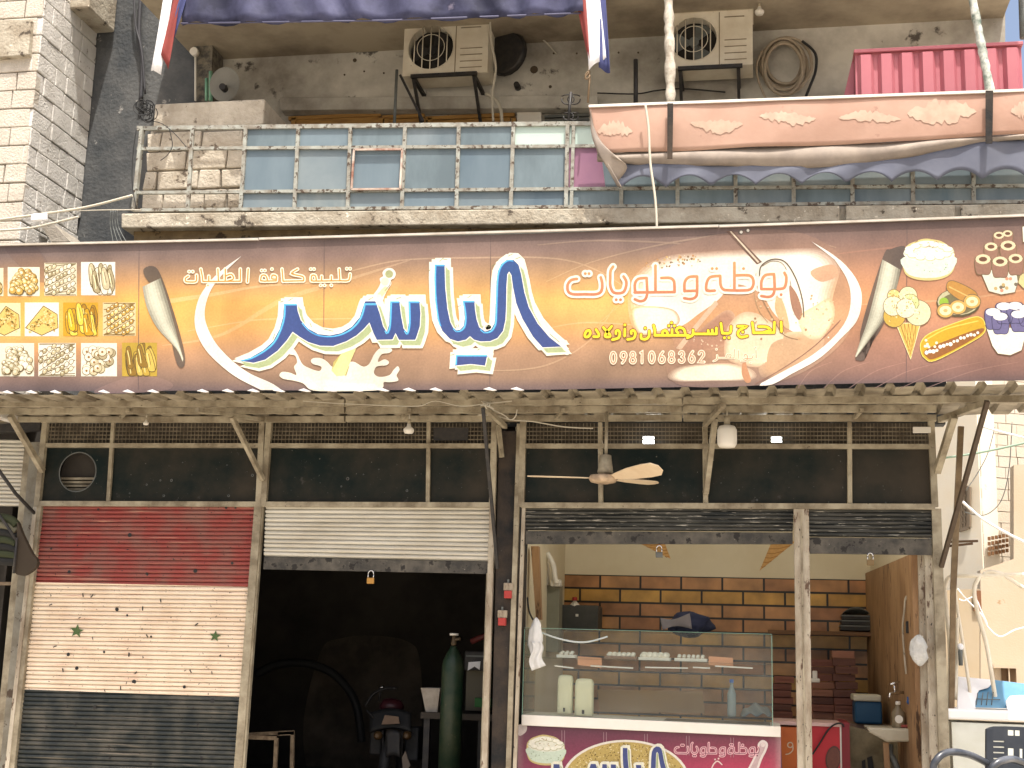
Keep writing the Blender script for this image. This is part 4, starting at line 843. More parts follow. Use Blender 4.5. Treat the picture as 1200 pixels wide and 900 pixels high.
def dig(ch, cx, cy, w_=8.2, h=13.4):
    e = lambda ox, oy, rx, ry, a0, a1, n=14: [(cx + (ox + rx * math.cos(math.radians(a0 + (a1 - a0) * k / n))) * w_ / 2, cy + (oy + ry * math.sin(math.radians(a0 + (a1 - a0) * k / n))) * h / 2) for k in range(n + 1)]
    P_ = lambda l: [(cx + x * w_ / 2, cy + y * h / 2) for x, y in l]
    if ch == '0': return [e(0, 0, .72, .95, 0, 360, 22)]
    if ch == '1': return [P_([(-.35, -.8), (.05, -.95), (.05, .95)])]
    if ch == '8': return [e(0, -.47, .58, .47, 90, 450, 18), e(0, .47, .72, .48, -90, 270, 18)]
    if ch == '6': return [e(0, .38, .72, .57, 0, 360, 18), P_([(-.68, .3), (-.3, -.45), (.35, -.95)])]
    if ch == '9': return [e(0, -.38, .72, .57, 0, 360, 18), P_([(.68, -.3), (.3, .45), (-.35, .95)])]
    if ch == '3': return [e(0, -.48, .62, .46, 190, 450, 14), e(0, .46, .72, .5, -90, 170, 14)]
    if ch == '2': return [e(0, -.42, .68, .53, 185, 385, 12) + P_([(-.72, .92), (.75, .92)])]
dg = []
for ch, x in zip('0981068362', (718.7, 730.7, 741.6, 752.2, 763.8, 775.6, 787, 798.8, 810.6, 822)): dg += dig(ch, x, 419.3 - (x - 718) * .012)
a = Art(YS)
for st in dg: a.stroke(st, 3.6, pc(255, 232, 202), 16); a.stroke(st, 1.2, pc(196, 140, 108), 17)
a.build('phone_number', PR2, sg)
def S1(l): return [(200 + x / 6, 280 + y / 6) for x, y in l]
LF = [S1([(125, 262), (104, 278), (106, 298), (130, 302), (178, 298), (182, 255)]), S1([(212, 212), (222, 260), (226, 298)]), S1([(226, 299), (490, 297)]), S1([(268, 262), (268, 298)]), S1([(332, 212), (336, 298)]), S1([(384, 212), (384, 296)]), S1([(384, 262), (425, 248), (442, 280), (400, 297)]), S1([(490, 212), (490, 297)]), S1([(545, 212), (540, 302)]),
      S1([(632, 294), (640, 258), (668, 258), (678, 294), (632, 294)]), S1([(678, 296), (742, 294)]), S1([(742, 294), (742, 262), (716, 255), (712, 280), (742, 282)]), S1([(783, 212), (790, 298)]), S1([(790, 297), (935, 294)]), S1([(935, 292), (928, 264), (850, 244), (892, 212)]),
      S1([(988, 294), (992, 258), (1016, 258), (1022, 294), (988, 294)]), S1([(1022, 296), (1190, 294)]), S1([(1062, 262), (1062, 294)]), S1([(1130, 262), (1130, 294)]), S1([(1185, 212), (1190, 294)]), Z2([(660, 200), (712, 198), (722, 160)])]
letters(LF, S1([(130, 230), (155, 230), (262, 326), (640, 222), (662, 222), (712, 212), (985, 212), (1008, 212), (1055, 326), (1082, 326), (1130, 326)]) + Z2([(702, 128), (722, 128)]), pc(206, 150, 60), 1.5, pc(255, 242, 216), 2.8, 'lettering', sg, 16, dr=.9)
# ---- the little pictures of sweets
def picture(x0, y0, x1, y1, base, kind, cols, seed):
    a = Art(YS); r = random.Random(seed); w_, h = x1 - x0, y1 - y0
    a.poly([(x0, y0), (x1, y0), (x1, y1), (x0, y1)], pc(*base), 4)
    ol = pc(104, 84, 44)
    inb = lambda x, y, m_: x0 + m_ < x < x1 - m_ and y0 + m_ < y < y1 - m_
    if kind == 'balls':
        for k in range(130):
            x, y, R_ = r.uniform(x0, x1), y0 + h * (.12 + .8 * k / 130) + r.uniform(-3, 3), r.uniform(3.2, 4.8)
            if inb(x, y, R_ + .4) and abs(x - (x0 + x1) / 2) < w_ * (.12 + .5 * k / 130):
                L_ = 5 + k * .12; a.disc(x, y, R_, ol, L_, n=12); a.disc(x - .2, y - .3, R_ - .6, pc(*r.choice(cols)), L_ + .03, n=12); a.disc(x - R_ * .2, y - R_ * .3, R_ * .45, pc(*mixc(r.choice(cols), (255, 255, 240), .55)), L_ + .06, n=8)
    elif kind == 'rows':
        sl_k = r.uniform(.5, 1.1)
        for row in range(-3, 8):
            a.stroke([(x0 + 1, min(y1 - 1, max(y0 + 1, y0 + row * h / 5 + sl_k * w_ / 2 + 3))), (x1 - 1, min(y1 - 1, max(y0 + 1, y0 + row * h / 5 - sl_k * w_ / 2 + 3)))], 1, pc(*mixc(cols[3], (90, 74, 40), .5)), 4.5, cap=False)
            for k in range(9):
                x = x0 + 2.5 + k * w_ / 8.6 + r.uniform(-.5, .5); y = y0 + row * h / 5 - (k - 4) * sl_k * w_ / 9 + r.uniform(-.6, .6)
                if inb(x, y, 2.6): L_ = 5 + (row + 3) * .5 + k * .05; a.disc(x, y, 2.7, ol, L_, ry=3.7, rot=.6, n=10); a.disc(x, y, 2.1, pc(*r.choice(cols)), L_ + .03, ry=3.0, rot=.6, n=10); a.disc(x - .4, y - .9, .9, pc(252, 246, 214), L_ + .06, n=7)
    elif kind == 'rings':
        for k in range(34):
            x, y = r.uniform(x0 + 6, x1 - 6), r.uniform(y0 + 6, y1 - 6); L_ = 5 + k * .2
            a.disc(x, y, 5.4, ol, L_, n=14); a.disc(x, y - .2, 4.8, pc(*r.choice(cols)), L_ + .04, n=14); a.disc(x - .8, y - 1.2, 2.6, pc(250, 240, 210), L_ + .08, n=10); a.disc(x, y, 1.5, pc(150, 110, 60), L_ + .12, n=9)
    elif kind == 'grain':
        pl = [(x0 + 1, y0 + h * .75), (x0 + w_ * .55, y0 + h * .1), (x0 + w_ * .95, y0 + h * .35), (x1 - 1, y0 + h * .75), (x0 + w_ * .5, y1 - 1)]
        a.poly(pl, pc(*cols[0]), 5); a.stroke(pl, .8, ol, 6, closed=True)
        for k in range(320):
            u, v = r.random(), r.random(); x = x0 + w_ * (.12 + .76 * u); y = y0 + h * (.9 - .45 * v - .3 * (1 - abs(u - .55) * 2)) 
            if inb(x, y, 1.5) and y > y0 + h * (.7 - .6 * u if u < .55 else .12 + (u - .55) * .7): a.disc(x, y, r.uniform(.6, 1.4), pc(*r.choice(cols + [(120, 100, 40)])), 7, n=7)
    elif kind == 'folds':
        for k in range(16):
            x = x0 + 3 + r.uniform(0, w_ * .78); y = y0 + r.uniform(2, h * .42); L_ = 5 + k * .4
            pl = cr([(x, y), (x + 4, y - 1), (x + 6 + r.uniform(-2, 3), y + h * .3), (min(x1 - 1.5, x + 9 + r.uniform(-2, 3)), min(y1 - 2, y + h * .6)), (x + 2, min(y1 - 1.5, y + h * .58)), (x - .5, y + h * .25)], True, 4)
            pl = [(min(x1 - .5, max(x0 + .5, p)), min(y1 - .5, max(y0 + .5, q))) for p, q in pl]
            a.poly(pl, pc(*r.choice(cols)), L_); a.stroke(pl, .7, ol, L_ + .06, closed=True); a.stroke(cr([(x + 1, y + 3), (x + 3, y + h * .3), (x + 4, y + h * .5)], n=3), 1.2, pc(*mixc(cols[0], (255, 250, 190), .6)), L_ + .12, cap=False); a.stroke([(x + 3, y + 4), (x + 5.5, y + h * .42)], .6, ol, L_ + .18, cap=False)
    a.build('food_picture', PR2, sg)
CY = [(226, 196, 112), (208, 170, 84), (238, 214, 150), (190, 150, 74)]; CP = [(232, 222, 190), (206, 194, 156), (244, 236, 212), (178, 164, 126)]; CG = [(228, 188, 40), (206, 158, 30), (240, 210, 80), (176, 128, 24)]
for spec in ((-32, 314, 4, 347, (236, 226, 190), 'balls', CY), (9, 313, 46.5, 347, (240, 232, 206), 'balls', CY), (52, 308, 90, 346.5, (226, 216, 186), 'rows', CP), (95, 307, 135, 346, (246, 240, 222), 'folds', CP),
             (-14, 355, 24, 394, (240, 226, 176), 'grain', CY), (29, 354.5, 69, 394, (242, 236, 218), 'grain', CY), (74, 354.5, 115, 394, (206, 160, 40), 'folds', CG), (120.5, 354.5, 159, 393.5, (224, 206, 160), 'rows', CY),
             (-1, 402, 40, 441, (238, 230, 204), 'balls', CP), (45, 402, 89, 441, (240, 234, 214), 'rows', CP), (95, 402, 137, 441, (240, 234, 212), 'rings', CP), (143, 401.5, 184, 441, (190, 160, 60), 'folds', [(196, 164, 66), (216, 186, 90), (150, 116, 44)])):
    picture(*spec, seed=int(spec[0] * 7 + spec[1]))
# ---- the printed desserts on the right
def R7(l): return [(880 + x / 3.75, 240 + y / 3.75) for x, y in l]
def dessert(fn):
    a = Art(YS); fn(a); a.build('dessert_print', PR2, sg)
OLD = pc(120, 100, 70)
def outl(a, pts, fill, L, w_=.8, line=OLD): a.poly(pts, fill, L); a.stroke(pts, w_, line, L + .5, closed=True)
r9 = random.Random(9)
def cake(a, T=R7, L=12):
    a.fat(cr(T([(668, 215), (690, 180), (720, 165), (760, 152), (800, 155), (840, 165), (880, 195), (893, 225), (888, 285), (850, 318), (780, 330), (710, 320), (675, 290)]), True, 4), .8, pc(214, 196, 130), L)
    a.poly(cr(T([(672, 230), (890, 225), (886, 285), (848, 312), (780, 322), (712, 314), (678, 288)]), True, 4), lambda x, y: pc(214, 230, 210), L + 1)
    a.poly(cr(T([(670, 215), (695, 182), (760, 158), (835, 168), (880, 200), (892, 225), (840, 245), (760, 250), (700, 240)]), True, 4), pc(240, 240, 222), L + 2)
    for k in range(13):
        th = k * .5; cx, cy = T([(782 + 88 * math.cos(th), 205 + 30 * math.sin(th))])[0]
        s_ = T([(24, 0)])[0][0] - T([(0, 0)])[0][0]
        a.disc(cx, cy, s_, pc(196, 196, 160), L + 3, ry=s_ * .55, n=10); a.disc(cx - .3 * s_ / 6, cy - .6 * s_ / 6, s_ * .86, pc(250, 248, 232), L + 3.2, ry=s_ * .45, n=10)
    for k in range(14):
        x, y = T([(r9.uniform(720, 850), r9.uniform(160, 215))])[0]; a.stroke([(x, y), (x + r9.uniform(2, 5) * (1 if T is R7 else .6), y + r9.uniform(-2, 2))], .8, pc(*r9.choice([(160, 130, 90), (226, 226, 200), (196, 176, 130)])), L + 4, cap=False)
    for k in range(12):
        x, y = T([(r9.uniform(690, 880), r9.uniform(255, 308))])[0]; a.disc(x, y, .6, pc(130, 150, 110), L + 4, n=6)
dessert(cake)
def cone_d(a):
    a.poly(R7([(637, 520), (745, 520), (702, 678)]), pc(226, 190, 96), 13); a.stroke(R7([(637, 520), (745, 520), (702, 678)]), .9, pc(250, 236, 180), 13.5, closed=True)
    for k in range(1, 6):
        f = k / 6
        a.stroke(R7([(637 + 108 * f, 520), (702 - 30 * (1 - f), 678 - 100 * (1 - f))]), .6, pc(168, 126, 50), 14, cap=False); a.stroke(R7([(745 - 108 * f, 520), (702 + 22 * (1 - f), 678 - 90 * (1 - f))]), .6, pc(168, 126, 50), 14, cap=False)
    for cx, cy, R_, c in ((628, 400, 30, (226, 206, 130)), (690, 400, 42, (238, 226, 176)), (630, 490, 50, (206, 172, 74)), (735, 475, 58, (222, 218, 176)), (625, 445, 45, (238, 230, 190)), (700, 430, 40, (206, 216, 150)), (680, 455, 44, (240, 232, 196))):
        x, y = R7([(cx, cy)])[0]; a.disc(x, y, R_ / 3.75, OLD, 15, n=18); a.disc(x, y, R_ / 3.75 - .7, pc(*c), 15, n=18)
        for k in range(16):
            th, q = r9.uniform(0, 6.3), r9.uniform(0, .8) * R_ / 3.75; a.disc(x + q * math.cos(th), y + q * math.sin(th), r9.uniform(.5, 1.3), pc(*mixc(c, r9.choice([(255, 252, 230), (150, 120, 50)]), .5)), 15.3, n=6)
dessert(cone_d)
def cup(a):
    outl(a, R7([(1005, 285), (1190, 285), (1160, 385), (1100, 395), (1045, 380)]), pc(226, 226, 206), 13)
    for k in range(9):
        x, y = R7([(r9.uniform(1030, 1165), r9.uniform(320, 380))])[0]; a.disc(x, y, 2.2, pc(*r9.choice([(190, 166, 110), (120, 110, 90), (214, 150, 120)])), 14, n=7)
    for x0, y0, w_, h in ((985, 225, 70, 75), (1060, 235, 70, 78), (1130, 222, 66, 80), (1025, 170, 60, 70), (1095, 165, 70, 70), (1065, 120, 50, 60), (1105, 112, 46, 60)):
        outl(a, cr(R7([(x0, y0 + 10), (x0 + w_ / 2, y0), (x0 + w_, y0 + 10), (x0 + w_ - 4, y0 + h), (x0 + w_ / 2, y0 + h + 6), (x0 + 6, y0 + h)]), True, 4), pc(150, 112, 92), 14)
        x, y = R7([(x0 + w_ / 2, y0 + 14)])[0]; a.disc(x, y, w_ / 7.5 - .5, pc(228, 212, 172), 14.6, ry=w_ / 12, n=12); a.disc(x, y, w_ / 14, pc(110, 74, 52), 14.8, ry=w_ / 24, n=10)
dessert(cup)
def rolls(a):
    x, y = R7([(912, 430)])[0]; a.disc(x, y, 26, pc(90, 80, 52), 13, ry=17); a.disc(x, y - 1, 24.5, pc(196, 190, 150), 13.3, ry=15.5); a.disc(x, y + 1, 21, pc(120, 112, 76), 13.6, ry=12.5)
    a.disc(*R7([(848, 428)])[0], 5.5, pc(150, 186, 60), 14)
    outl(a, cr(R7([(862, 345), (895, 335), (985, 380), (990, 415), (960, 440), (870, 385)]), True, 4), pc(190, 140, 66), 14.5)
    for cx, cy in ((910, 450), (972, 425), (855, 465)):
        x, y = R7([(cx, cy)])[0]; a.disc(x, y, 10.5, OLD, 15, ry=9); a.disc(x, y, 9.6, pc(214, 172, 92), 15.2, ry=8); a.disc(x, y, 7, pc(244, 230, 180), 15.4, ry=5.6); a.disc(x, y, 2.6, pc(206, 176, 110), 15.6, ry=2)
    a.stroke(R7([(870, 360), (970, 410)]), 1.4, pc(226, 186, 110), 15, cap=False)
dessert(rolls)
def eclair(a):
    c0 = cr(R7([(752, 600), (800, 560), (960, 500), (1010, 498), (1028, 530), (1020, 565), (960, 605), (810, 682), (765, 672), (748, 640)]), True, 5)
    a.fat(c0, .9, pc(246, 226, 110), 13); a.poly(c0, pc(206, 166, 40), 14)
    a.poly(cr(R7([(765, 640), (850, 600), (1000, 545), (1022, 555), (950, 605), (810, 675), (772, 668)]), True, 5), pc(150, 96, 44), 15)
    a.stroke(cr(R7([(775, 590), (860, 545), (1000, 510)]), n=5), 1.6, pc(236, 206, 90), 15, cap=False)
    for k in range(16):
        u = k / 15; x, y = R7([(772 + 225 * u, 652 - 92 * u + r9.uniform(-6, 6))])[0]; a.disc(x, y, r9.uniform(1.6, 2.6), pc(250, 246, 226), 16, n=8)
    for k in range(8): x, y = R7([(r9.uniform(765, 830), r9.uniform(592, 625))])[0]; a.disc(x, y, 1.7, pc(250, 240, 206), 16, n=7)
dessert(eclair)
def cup2(a):
    outl(a, R7([(1030, 530), (1215, 545), (1190, 640), (1140, 662), (1085, 655), (1060, 620)]), pc(240, 238, 222), 13)
    for x0, y0 in ((1028, 455), (1075, 430), (1125, 428), (1175, 440), (1060, 475), (1140, 465)):
        outl(a, cr(R7([(x0, y0 + 12), (x0 + 35, y0), (x0 + 72, y0 + 12), (x0 + 70, y0 + 85), (x0 + 38, y0 + 92), (x0 + 8, y0 + 85)]), True, 4), pc(112, 106, 146), 14, .8, pc(60, 56, 84)); x, y = R7([(x0 + 36, y0 + 16)])[0]; a.disc(x, y, 8.5, pc(246, 244, 236), 14.6, ry=4.6, n=14)
dessert(cup2)
def edge_cup(a):
    outl(a, R7([(1170, 310), (1230, 290), (1240, 360), (1200, 370), (1175, 345)]), pc(214, 200, 140), 13); outl(a, R7([(1192, 95), (1230, 90), (1230, 160), (1195, 165)]), pc(244, 240, 226), 13)
dessert(edge_cup)
# ------------------------------------------------------------------ canopy of corrugated sheet
cp_ = thing('canopy', 'cream corrugated sheet canopy with beams and slanting braces under the sign', 'canopy', P(600, 490, 0))
x0, x1 = P(-60, 465, -1.1).x, P(1290, 455, -1.1).x
YF, YB_ = -1.16, .14
per = P(632, 459, YF).x - P(600, 459, YF).x
zf = lambda x: P(600 + (x / (P(700, 459, YF).x - P(600, 459, YF).x)) * 100, 461.5 - (0 if x < 0 else 1.6 * x), YF).z
_zx = [(P(px_, py_, YF).x, P(px_, py_, YF).z) for px_, py_ in ((-60, 463), (0, 463), (600, 459.5), (880, 457), (1200, 451), (1290, 448))]
def zsheet(x, v):
    for (a_, za_), (b_, zb_) in zip(_zx, _zx[1:]):
        if x <= b_: return za_ + (zb_ - za_) * (x - a_) / (b_ - a_)
    return _zx[-1][1]
m = MB(); prof = [(0, 0), (.60, 0), (.70, .038), (.90, .038), (.99, 0)]
xs = []; k = 0
n0 = int((x1 - x0) / per)
for k in range(n0):
    for u, h in prof: xs.append((x0 + (k + u) * per, h))
m.grid(lambda u, v: (xs[min(len(xs) - 1, int(round(u * (len(xs) - 1))))][0] + .008 * math.sin(v * 9), YF + (YB_ - YF) * v, zsheet(xs[min(len(xs) - 1, int(round(u * (len(xs) - 1))))][0], v) + xs[min(len(xs) - 1, int(round(u * (len(xs) - 1))))][1] + .006 * math.sin(u * 190 + v * 4)), len(xs) - 1, 6, smooth=False)
m.build('corrugated_sheet', M['canopy'], cp_, solid=.003)
for k in range(n0):
    xa = x0 + (k + .70) * per; z = zsheet(xa, 0)
    if random.random() < .85 and xa < P(560, 460, YF).x + random.uniform(-.3, .5) : MB().prism([(xa - .03, YF - .048, z + .016), (xa + .05, YF - .048, z + .002), (xa + .085, YF - .052, z + .004), (xa + .02, YF - .052, z + .03)], (0, -.006, .003)).build('gap_light_tab', M['cloth_white'], cp_)  # white tabs added to stand in for daylight showing in the rib gaps
for (ya, yb, Y, w_, h) in ((474, 468, -.80, .05, .058), (482.8, 478.5, -.48, .05, .056), (492, 489.5, -.06, .06, .055)):
    for xa, xb in ((-60, 405), (406, 800), (801, 1290 if Y < -.5 else 1098)):
        f = lambda x: ya + (yb - ya) * (max(0, x) / 1200)
        MB().bar(P(xa, f(xa) + random.uniform(-.6, .6), Y), P(xb - 1, f(xb) + random.uniform(-.6, .6), Y), w_, h).build('beam', M['frame'], cp_)
for x in (150, 480, 660, 1010): MB().bar(P(x, 480, -.55), P(x - 10, 491, .0), .03, .03).build('cross_piece', M['frame'], cp_)
def brace(x0, y0, Y0, x1, y1, Y1, w_, mm): MB().bar(P(x0, y0, Y0), P(x1, y1, Y1), w_, w_).build('brace', mm, cp_)
brace(272, 489, -.55, 308, 562, -.06, .04, M['frame']); brace(231, 480, -1.0, 308, 492, -.1, .035, M['frame'])
brace(566, 478, -.95, 583, 666, -.07, .028, M['blackmetal']); brace(568, 478, -.9, 592, 500, -.07, .04, M['frame']); brace(584, 498, -.1, 588, 536, -.07, .035, M['frame'])
brace(848, 474, -.9, 826, 498, -.1, .04, M['frame']); brace(838, 490, -.35, 827, 578, -.07, .045, M['frame'])
brace(1118, 488, -.5, 1098, 553, -.04, .055, M['frame']); brace(1157, 472, -1.0, 1102, 492, -.1, .05, M['frame']); brace(1157, 470, -1.02, 1103, 664, -.05, .035, mat('brown_metal', C(95, 82, 66, .7), .6, RUST, 14, .7))
brace(12, 487, -.6, 50, 552, -.05, .05, M['frame'])
m = MB(); m.tube([P(*q, -.98) for q in cr([(355, 470), (400, 473), (450, 475), (490, 476), (510, 470), (540, 476), (570, 473), (600, 470)], n=5)], .0035, 5)
m.tube([P(*q, -.7) for q in cr([(572, 478), (590, 486), (598, 492), (604, 488), (606, 480)], n=5)], .006, 5)
m.tube([P(*q, -.2) for q in cr([(560, 486), (580, 487), (600, 492), (625, 494), (660, 500), (695, 502)], n=5)], .006, 6)
for k in range(6): m.tube([P(572 + random.uniform(-8, 8), 474 + random.uniform(-4, 6), -1.0 + .01 * k), P(572 + random.uniform(-10, 10), 474 + random.uniform(-4, 6), -.98)], .005, 5)
tag(m.build('canopy_wire', M['cable']), 'thin pale wires strung along the canopy beams', 'wire')
# ------------------------------------------------------------------ storefront frames: posts, rails, mesh, black panels
def wiremesh(mb, q, Y, step=4.2):
    (xa, ya), (xb, yb), (xc, yc), (xd, yd) = q
    n = max(2, int((xb - xa) / step))
    for k in range(1, n):
        u = k / n; mb.bar(P(xa + (xb - xa) * u, ya + (yb - ya) * u, Y), P(xd + (xc - xd) * u, yd + (yc - yd) * u, Y), .010, .004, up=(1, 0, 0))
    n = max(2, int((yd - ya) / step))
    for k in range(1, n):
        v = k / n; mb.bar(P(xa + (xd - xa) * v, ya + (yd - ya) * v, Y + .004), P(xb + (xc - xb) * v, yb + (yc - yb) * v, Y + .004), .004, .010)
meshm = mat('dusty_wire_mesh', C(150, 138, 116, .75), .8, C(80, 70, 56), 5, .85)
def shopfront(label, L_, R_, mull, hole=None, vents=()):
    """L_/R_ : pixel x of the outer posts at y 495 / 590 ; mull: x of mullions at 497 / 590"""
    t_ = thing('transom_frame', label, 'shop front frame', P((L_[0] + R_[0]) / 2, 592, 0), 'transom frames above the shutters')
    LX = lambda y, p: p[0] + (p[1] - p[0]) * (y - 495) / 95
    ry = lambda y, x: y + (1.5 if y < 560 else 4.0) * x / 1100
    for y, w_ in ((522.0, .042), (590.0, .048)):
        MB().bar(P(LX(y, L_), ry(y, LX(y, L_)), -.03), P(LX(y, R_), ry(y, LX(y, R_)), -.03), w_ + .01, w_).build('rail', M['frame'], t_)
    for p in [L_, R_]:
        MB().bar(P(p[0], 494, -.035), P(p[1], 594, -.035), .055, .055, up=(1, 0, 0)).build('post', M['frame'], t_)
    for p in mull: MB().bar(P(p[0], 495, -.032), P(p[1], 590, -.032), .032, .036, up=(1, 0, 0)).build('mullion', M['frame'], t_)
    xs_ = [L_] + list(mull) + [R_]
    for i, (a, b_) in enumerate(zip(xs_, xs_[1:])):
        q = [(LX(526, a) + 3, ry(525, a[0])), (LX(526, b_) - 3, ry(525, b_[0])), (LX(587, b_) - 3, ry(588, b_[0])), (LX(587, a) + 3, ry(588, a[0]))]
        if hole and i == 0:
            cx, cy, r = hole; n = 36; m = MB()
            c3, r3 = P(cx, cy, -.012), (P(cx + r, cy, -.012) - P(cx, cy, -.012)).length
            rg = [c3 + Vector((math.cos(2 * math.pi * k / n) * r3, 0, math.sin(2 * math.pi * k / n) * r3)) for k in range(n)]
            Q = [P(x, y, -.012) for x, y in q]; xa, xb, za, zb = (Q[0].x + Q[3].x) / 2, (Q[1].x + Q[2].x) / 2, Q[2].z, Q[0].z
            def ed(th):
                dx, dz = math.cos(th), math.sin(th); kk = 9
                if abs(dx) > 1e-6: kk = min(kk, ((xb if dx > 0 else xa) - c3.x) / dx)
                if abs(dz) > 1e-6: kk = min(kk, ((zb if dz > 0 else za) - c3.z) / dz)
                return c3 + Vector((dx * kk, 0, dz * kk))
            ou = [ed(2 * math.pi * k / n) for k in range(n)]
            for X_, Z_ in ((xa, za), (xa, zb), (xb, za), (xb, zb)):
                th = math.atan2(Z_ - c3.z, X_ - c3.x) % (2 * math.pi); kk = min(range(n), key=lambda k: abs((2 * math.pi * k / n - th + math.pi) % (2 * math.pi) - math.pi)); ou[kk] = Vector((X_, c3.y, Z_))
            bk_ = [p + Vector((0, .015, 0)) for p in rg]
            m.add(rg + ou, [(k, (k + 1) % n, n + (k + 1) % n, n + k) for k in range(n)]); m.add(rg + bk_, [(k, (k + 1) % n, n + (k + 1) % n, n + k) for k in range(n)])
            m.build('black_panel', M['black_panel'], t_)
            MB().tube(rg, .006, 6, True).build('hole_rim', M['steelgrey'], t_)
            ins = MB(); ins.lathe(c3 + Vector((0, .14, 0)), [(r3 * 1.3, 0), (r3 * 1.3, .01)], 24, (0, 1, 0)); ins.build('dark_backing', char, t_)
            sl2 = MB()
            for k in range(5): sl2.bar(P(cx - r * 1.05, cy + 8 + k * 4.2, .10), P(cx + r * 1.05, cy + 8 + k * 4.2, .10), .02, .022)
            sl2.build('shutter_roll', M['frame'], t_)
        else: MB().pq(q, -.012, .015).build('black_panel', M['black_panel'], t_)
        q = [(LX(497, a) + 3, 496), (LX(497, b_) - 3, 496), (LX(520, b_) - 3, ry(519, b_[0])), (LX(520, a) + 3, ry(519, a[0]))]
        m = MB(); wiremesh(m, q, -.02, 4.2); m.build('wire_mesh', meshm, t_)
        MB().pq(q, .10, .01).build('mesh_backing', mat('mesh_backing', (.05, .042, .032), .9, (.10, .085, .065), 4, .8) if i % 2 == 0 else mat('mesh_backing', (.06, .05, .04), .9, (.12, .1, .075), 3, .8), t_)
    return t_
shopfront('transom with a round stovepipe hole above the red and cream shutter', (54, 44), (308, 303.5), [(133, 127)], (91, 553, 21.5))
t2 = shopfront('black panelled transom above the half-raised cream shutter', (316, 309), (580, 577), [(502.5, 501.5)])
tag(MB().pq([(508, 501), (549, 501), (548, 516), (508, 516)], -.028, .01).build('cover_plate', M['blackmetal'], t2), 'black plate covering part of the mesh')
t3 = shopfront('wide black panelled transom above the sweet shop with the fan in front', (613.5, 611), (1091, 1095.5), [(703.5, 704), (826, 827), (995.5, 996)])
lampm = emit('daylight_lamp', (.85, .93, 1.0), 9.0)
for x, y, w_, h in ((760, 517, 12, 10), (910, 515, 11, 5)):
    c = P(x, y, .04); lt = thing('wall_lamp', 'small white lit lamp behind the mesh above the %s' % ('ceiling fan' if x < 800 else 'tiled room, right of the large bulb'), 'lamp', c)
    a_ = MB().pbox(x - w_ / 2, y - h / 2, x + w_ / 2, y + h / 2, .03, .03).build('lit_panel', lampm, lt, bevel=.008)
    MB().pbox(x - w_ / 2 - 1, y - h / 2 - 1, x + w_ / 2 + 1, y + h / 2 + 1, .062, .02).build('housing', M['white'], lt)
    pl = bpy.data.lights.new('lamp_glow', 'POINT'); pl.energy = 16; pl.shadow_soft_size = .12; pl.color = (1, .95, .86)
    po = bpy.data.objects.new('lamp_glow', pl); COL.objects.link(po); po.parent = lt; po.location = (0, .45, .02)
m = MB(); m.pbox(1070, 500, 1091, 507, -.075, .03); tag(m.build('fixture_box', M['white'], bevel=.005), 'small cream box fixed at the right end of the mesh', 'box')
# bullet holes
def marks(pts, parent, Y=-.0135, name='hole_mark'):
    m = MB(); hm = MB()
    for x, y, r in pts:
        p = P(x, y, Y); m.lathe(p, [(r * .010, -.002), (r * .006, 0)], 9, (random.uniform(-.1, .1), 1, 0)); hm.lathe(p - Vector((0, .004, 0)), [(r * .006, -.001), (r * .006, 0)], 9, (0, 1, 0))
    m.build(name, M['steelgrey'], parent); hm.build(name, M['cable_dark'], parent)
marks([(188, 563, 1), (201, 563, 1.4), (172, 568, 1), (192, 581, 1.2), (214, 542, .6), (268, 581, 1.3), (152, 578, .8), (266, 545, .6), (407.5, 561, 1.6), (426, 556, .6), (400, 570, .9), (477, 575, 1.2), (487, 557, .7), (444, 550, .6), (296, 557, 1.4), (785, 562, .7), (887, 586, 1.0), (1038, 589, .7), (866, 574, .5), (845, 566, .5)], bld)
# ------------------------------------------------------------------ roller shutters
def slats(xl_t, xr_t, yt, xl_b, xr_b, yb_l, yb_r, Y, pitch, depth=.016, seg=7):
    """horizontal ribbed curtain between pixel corners"""
    TL, TR, BL, BR = P(xl_t, yt[0], Y), P(xr_t, yt[1], Y), P(xl_b, yb_l, Y), P(xr_b, yb_r, Y)
    n = max(2, int(round((TL - BL).length / pitch))); rows = n * seg
    def fn(u, v):
        a = TL.lerp(TR, u); b_ = BL.lerp(BR, u); q = a.lerp(b_, v); ph = (v * n) % 1.0
        q.y = Y - depth * ((math.sin(math.pi * (.08 + .84 * ph / .78)) ** .6) if ph < .76 else -2.2) + .004 * math.sin(u * 7 + v * 40)
        return q
    m = MB(); m.grid(fn, 14, rows, smooth=True); return m
def guide(parent, top, bot, w_, Y=-.03, mm='frame', d=.05, name='guide'):
    MB().bar(P(*top, Y), P(*bot, Y), d, w_, up=(1, 0, 0)).build(name, M[mm], parent)
# painted flag shutter
fs = thing('roller_shutter', 'closed roller shutter painted in red, cream and black bands with two green stars', 'shutter', P(160, 1000, 0), 'roller shutters of the shops')
fsm = bpy.data.materials.new('painted_shutter'); fsm.use_nodes = True; t = fsm.node_tree; N = t.nodes; L = t.links; b = N["Principled BSDF"]
tc = N.new("ShaderNodeTexCoord"); sx = N.new("ShaderNodeSeparateXYZ"); L.new(tc.outputs["Object"], sx.inputs[0])
zb0 = P(170, 1000, 0).z; z1 = P(170, 684.5, 0).z - zb0; z2 = P(160, 812, 0).z - zb0
nz = N.new("ShaderNodeTexNoise"); nz.inputs["Scale"].default_value = 4; nz.inputs["Detail"].default_value = 8; L.new(tc.outputs["Object"], nz.inputs["Vector"])
def gt(zv):
    k = N.new("ShaderNodeMath"); k.operation = 'GREATER_THAN'; k.inputs[1].default_value = zv; L.new(sx.outputs[2], k.inputs[0]); return k.outputs[0]
